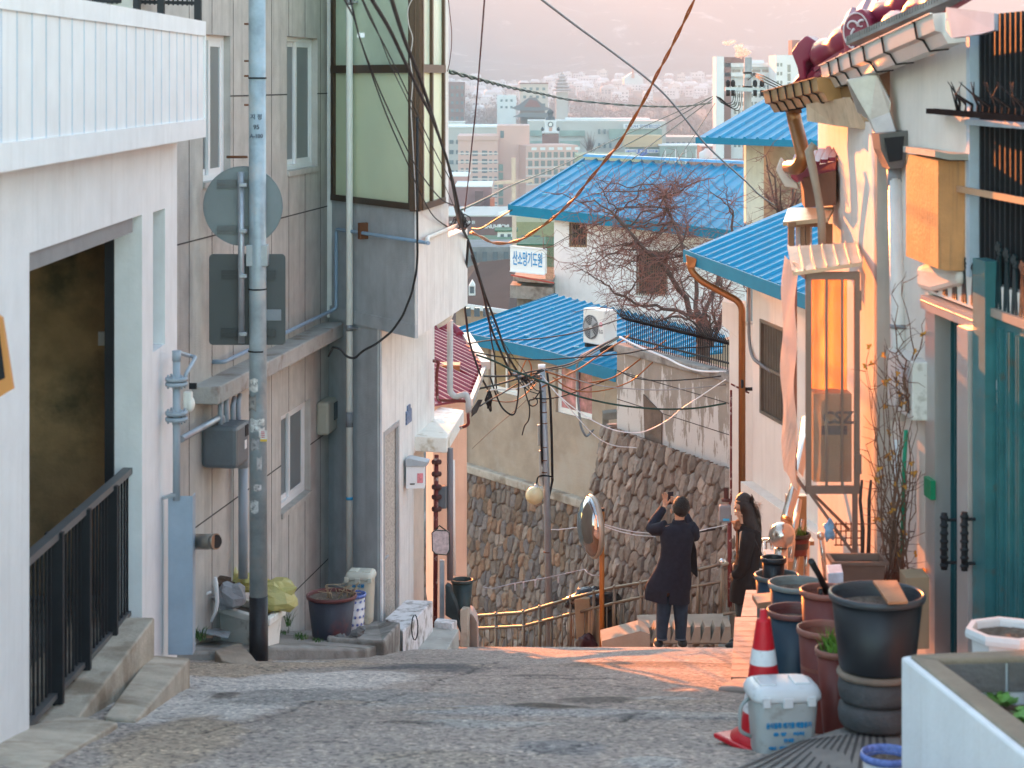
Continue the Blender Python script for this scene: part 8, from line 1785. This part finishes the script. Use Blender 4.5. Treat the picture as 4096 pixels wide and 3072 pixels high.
# ================================================================ overhead cables
CBK = BLACKC; LITC = mat('sunlit_orange_cable', (.34,.11,.03,1), .4, .2, var=.1, bump=0); GRC = mat('green_black_cable', (.012,.045,.035,1), .5, var=.2, bump=0); REDC = mat('dark_red_cable', (.10,.02,.02,1), .5, bump=0)  # orange sunlight on some cables is put into their base colour
def zl(ps, z0, z1): n = len(ps)-1; return [P(q, z0+(z1-z0)*i/n) for i, q in enumerate(ps)]
def cable(label, ps, z0, z1, r, m_=None, twist=0, name='cable', group='overhead cables'):
    q_ = zl(ps, z0, z1); q_ = [q_[0]+(q_[0]-q_[1])*1.5]+q_ if ps[0][1] < 1 and ps[0][0] < 760 and group == 'overhead cables' else q_; pts = spline(q_); m = MB()
    if twist:
        fine = []
        for a, b in zip(pts[:-1], pts[1:]): n_ = max(1, int((b-a).length/(twist/10))); fine += [a.lerp(b, i/n_) for i in range(n_)]
        s_ = 0; A_ = []; B_ = []
        for i, q in enumerate(fine):
            if i: s_ += (q-fine[i-1]).length
            ph = s_/twist*2*math.pi; d = (fine[min(i+1,len(fine)-1)]-fine[max(i-1,0)]).normalized(); u = d.orthogonal().normalized(); u = (Vector((0,1,0))-d*d.y).normalized(); w = d.cross(u); o = (u*math.cos(ph)+w*math.sin(ph))*r*1.05; A_.append(q+o); B_.append(q-o)
        m.tube(A_, r, 6).tube(B_, r, 6)
    else: m.tube(pts, r, 6)
    return single(name, label, 'cable', m, m_ or CBK, group)
K1 = lambda *a: [k(1,0,a[i],a[i+1]) for i in range(0, len(a), 2)]
K2 = lambda *a: [k(2,0,a[i],a[i+1]) for i in range(0, len(a), 2)]
K3 = lambda *a: [k(2,1,a[i],a[i+1]) for i in range(0, len(a), 2)]
N = lambda *a: [((1780+a[i]/3.017)/4, (1250+a[i+1]/3.017)/4) for i in range(0, len(a), 2)]
cable('thick black bundle coming down from the top past the brown corner post', K1(870,-30,960,250,1060,500,1140,740,1185,880,1250,1080,1290,1290,1320,1470), 10, 20.8, .013)
cable('second thick black bundle joining the first near the white wall edge', K1(735,-30,860,180,970,410,1060,600,1130,740,1180,870), 10, 15.5, .012)
cable('bundle tail falling from the knot in front of the blue roof', K1(1255,1100,1300,1290,1330,1460)+K1(1375,1560,1420,1700,1480,1900,1560,2110,1620,2280,1700,2420), 18, 28, .016)
cable('thin black cable with a white clip over the green panes', K1(560,-30,640,130,670,240,760,510,860,780,970,1030,1060,1240,1150,1400,1250,1475), 11, 20.5, .006)
cable('thin black cable running beside the clipped one over the panes', K1(605,-30,650,160,690,300,800,580,900,800,990,990,1070,1130,1200,1290,1310,1340), 11, 20.5, .006)
cable('thin grey cable crossing the upper pane and side window', K1(675,-30,740,120,830,290,910,450,990,620,1090,840,1180,1020,1270,1190,1320,1340), 11, 20.5, .005)
cable('hairline cable left of the grey one over the panes', K1(690,-10,790,210,880,440,1000,690,1110,960,1200,1150,1280,1330), 11, 20.5, .004)
m = MB().box(P(k(1,0,680,228),13.1), (.045,.03,.03)); single('cable_clip', 'small white clip on the thin cable over the upper green pane', 'clip', m, FRAMEW)
cable('white twisted cord running down the brown corner post', K1(1020,-20,985,60,990,160,1015,250,1000,380,1015,520,1005,700,1015,900,1030,1190,1035,1360), 18.4, 18.55, .006, mat('pale_cord', (.45,.42,.40,1), .6))
cable('dark red wire curving at the edge of the side windows', K1(1245,-20,1268,220,1258,380,1235,485), 19, 20.5, .004, REDC)
cable('dark wire hanging straight from the top to the knot', K1(1482,-20,1450,400,1425,700,1400,930,1375,1170,1352,1370), 14, 20.8, .006, REDC)
cable('long grey blue cable sloping from the top centre to the right blue roof', K2(170,-20,420,170,640,330,900,530,1050,680,1250,930,1420,1090,1520,1180)+K2(1600,1260,1700,1330), 20, 33, .013, mat('grey_blue_cable', (.17,.19,.22,1), .5, bump=0))
cable('orange lit twisted cable sweeping down from the top right', K2(1190,-20,1100,170,1010,350,940,480,850,660,700,920,620,1020,480,1190,400,1290,270,1410,100,1530,0,1570)+K1(1540,1573,1450,1530,1380,1500), 17, 20.8, .0085, LITC, .60)
cable('green twisted cable from the side window to the utility pole', K1(1240,460,1500,530)+K2(0,570,200,610,400,650,800,685,1100,690,1300,665), 20.5, 60, .014, GRC, 2.5)
for i, (ps, z0, lab) in enumerate(((K2(1300,625,900,800,590,940,300,1080,0,1200)+K1(1520,1270,1310,1370), 60, 'green cable falling leftwards from the utility pole to the knot'), (K2(1300,625,1000,800,720,950,590,1022), 60, 'green cable from the utility pole to the upper roof ridge'), (K2(1300,640,1100,790,900,940,780,1032), 60, 'third green cable from the utility pole behind the ridge'), (K2(1315,670,1200,850,1100,1000,1070,1045), 60, 'steepest green cable from the utility pole to the ridge'), (K2(0,1360,-100,1420,-200,1480)+K1(1400,1480), 40, 'short dark green cable right of the knot'))):
    cable(lab, ps, z0, 50 if i else 20.8, .014 if i else .012, GRC)
# the knot
m = MB(); rr = random.Random(3)
for i in range(9):
    c_ = P(k(1,0,1325+rr.uniform(-15,25),1440+rr.uniform(-40,30)), 20.8); r_ = rr.uniform(.03,.09); a0 = rr.uniform(0,6); m.tube([c_+Vector((r_*math.cos(a0+t*.8), rr.uniform(-.02,.02), r_*.8*math.sin(a0+t*.8))) for t in range(7)], .006, 5)
m.tube([P(k(1,0,1290,1330),20.8), P(k(1,0,1325,1400),20.8), P(k(1,0,1335,1475),20.8)], [.02,.045,.03], 8); single('cable_knot', 'tangled knot of cables tied above the white wall end', 'cable knot', m, CBK)
cable('black cable dropping beside the white block to the gutter', K1(1375,1560)+[k(1,1,1352,250), k(1,1,1365,430), k(1,1,1385,560), k(1,1,1450,760), k(1,1,1500,860)], 21, 27, .014)
cable('black cable dropping from the knot across the beige house window', [k(1,1,1400,0), k(1,1,1470,230), k(1,1,1510,420), k(1,1,1560,560), k(1,1,1650,760)]+N(780,720,850,770), 22, 29, .016)
# cables round the lamp pole
top_ = N(1170,680)[0]
L_ = [('cable from the lamp pole to the left gutter with a slack loop', N(1170,690,1000,720,830,760,600,770,400,765), 29.4, 26, .014, None),
 ('black cable pair from the lamp pole to the red roof corner', N(1190,700,900,790,700,850,500,900,340,935), 29.4, 26, .014, None),
 ('thinner black cable under the pair to the red roof', N(1150,720,900,850,700,970,560,1045,420,1130), 29.4, 26, .010, None),
 ('grey wire from the pole to the splice box', N(1170,700,1060,740,920,790,850,770), 29.4, 28.5, .012, None),
 ('pale wire bowing between the pole and the splice box', N(1140,750,1000,870,800,930,640,930,545,935), 29.4, 27, .010, FRAMEW),
 ('orange lit cable rising from the pole to the upper right fence', N(1170,900,1350,810,1600,690,1800,560,1990,430,2172,320)+K3(760,510), 29.3, 31, .012, LITC),
 ('orange lit cable sagging from the pole past the pink window', N(1210,710,1400,770,1600,820,1750,845,2000,795,2170,700)+K3(860,645,1000,545), 29.3, 30.5, .012, LITC),
 ('lower orange lit cable loop passing the stained wall', N(1300,780,1450,890,1620,950,1800,955,2000,920,2172,860)+K3(800,790,920,680), 29.3, 30, .010, LITC),
 ('dark green cable running from the red roof across to the white pillar', N(380,510,600,590,800,690,960,750)+K3(260,840,400,900,600,950,800,980,1000,993,1200,985,1385,955), 26, 27.5, .014, GRC),
 ('upper black wire from the gutter to the stained wall top', N(340,475,700,540,1100,570,1500,550,2172,495)+K3(900,605,1385,585), 26, 28.5, .010, None),
 ('thin wire sagging low across the stained wall', K3(210,730,500,825,700,855,1000,868,1385,835), 29.3, 28, .008, mat('grey_thin_wire', (.25,.25,.25,1), .6, bump=0)),
 ('long thin wire dipping in front of the stone wall to the white pillar', K3(190,770,300,900,450,1020,600,1105,720,1140,850,1140,1000,1070,1100,990,1250,890,1385,800), 29.3, 27.4, .008, FRAMEW),
 ('pale wire ending on the stone wall', K3(210,800,350,960,520,1150,650,1225,810,1243), 29.3, 29.5, .008, FRAMEW),
 ('black wire from the roof ridge corner to the air conditioner', N(280,375,600,330,1000,325,1500,260,1900,150,2172,60), 27, 34, .010, None),
 ('thin black wire from the air conditioner to the pole top', K3(690,525,560,590,400,690,210,735), 34, 29.5, .014, None),
 ('second wire from the air conditioner to the pole top', K3(690,535,540,620,380,710,210,745), 34, 29.5, .010, GRC),
 ('white cable lying along the coping of the stained wall', K3(700,525,830,590,1000,660,1100,710,1220,745,1385,750), 30, 28, .016, FRAMEW),
 ('black wire across the lower stained wall', K3(680,740,800,790,950,808,1150,800,1385,775), 29, 28, .009, None),
 ('wire from the pole to the fence through the pink window', N(1100,1035,1250,1040,1450,1000,1700,910,1990,800), 29.3, 30, .010, None),
 ('slack black cable loop hanging left of the lamp pole', N(540,760,620,1000,700,1160,820,1235,870,1100,890,850,880,790), 28, 28.5, .013, None),
 ('orange lit loop arching over the splice box', N(900,790,930,680,990,565,1040,650,1035,800), 28.6, 28.8, .012, LITC),
 ('straight wire dropping from the splice box to a hanging plug', N(940,840,980,1000,1020,1150,1010,1290,960,1370,930,1480), 28.7, 28.9, .010, None),
 ('small coil of cable hung on the lamp pole', N(1160,930,1080,1040,1020,1060,1020,1110,1060,1130,1110,1100,1110,1050,1060,1030), 29.2, 29.3, .010, None),
 ('faint diagonal wire across the beige wall', N(330,1640,600,1390,850,1180,990,1050), 31, 30, .004, None),
 ('two tone wire from the upper left across the first window', N(520,0,560,330,600,560,620,900,640,980), 26, 28, .010, None),
 ('thin line from the top left to the pole across the blue roof', N(510,0,700,350,900,640,1090,860), 24, 29, .005, None),
 ('pale orange lit wire from the pole to the left window sill', N(1150,760,1000,960,860,1060,720,1080,570,1060), 29.3, 28, .009, LITC)]
for i, (lab, ps, z0, z1, r, m_) in enumerate(L_): cable(lab, ps, z0, z1, r, m_, group='cables around the lamp pole')
single('splice_box', 'grey blue splice box in the cable tangle left of the lamp pole', 'splice box', MB().obox(P(N(820,750)[0], 28.6), P(N(920,795)[0], 28.6)-P(N(820,750)[0],28.6), (0,.06,0), (0,0,.05)), PIPEG)
m = MB(); rr = random.Random(6)
for i in range(12):
    a_ = N(rr.uniform(500,560), rr.uniform(900,1000))[0]; b_ = N(rr.uniform(510,560), rr.uniform(1080,1200))[0]; m.tube([P(a_,27.9), P(((a_[0]+b_[0])/2+rr.uniform(-4,4),(a_[1]+b_[1])/2), 27.9), P(b_,27.9)], .011, 5)
single('cable_coil', 'hanging coil of dark spare cable beside the red roof house', 'cable coil', m, CBK)
m = MB(); rr = random.Random(16)
for i in range(14):
    a_ = N(rr.uniform(880,1000), rr.uniform(780,840))[0]; b_ = N(rr.uniform(1060,1200), rr.uniform(690,1010))[0]; c_ = ((a_[0]+b_[0])/2, (a_[1]+b_[1])/2+rr.uniform(-3,9)); m.tube(spline([P(a_,28.7), P(c_,29), P(b_,29.3)], 5), .008, 5)
single('cable_tangle', 'dense tangle of thin wires between the splice box and the lamp pole', 'cable tangle', m, CBK)
# haze
hz = MB().box((0, 4500, 120), (15000, 10400, 1200)); hz.v = [(q[0], q[1], min(max(q[2], -75), 495)) for q in hz.v]
hm = bpy.data.materials.new('haze_air'); hm.use_nodes = True; nt = hm.node_tree; nt.nodes.remove(nt.nodes['Principled BSDF']); pv = nt.nodes.new('ShaderNodeVolumePrincipled'); pv.inputs['Color'].default_value = (.85,.93,.98,1); pv.inputs['Density'].default_value = HAZE; pv.inputs['Anisotropy'].default_value = .0; nt.links.new(pv.outputs[0], nt.nodes['Material Output'].inputs['Volume'])
ho = struct('haze', hz, hm, 'stuff')
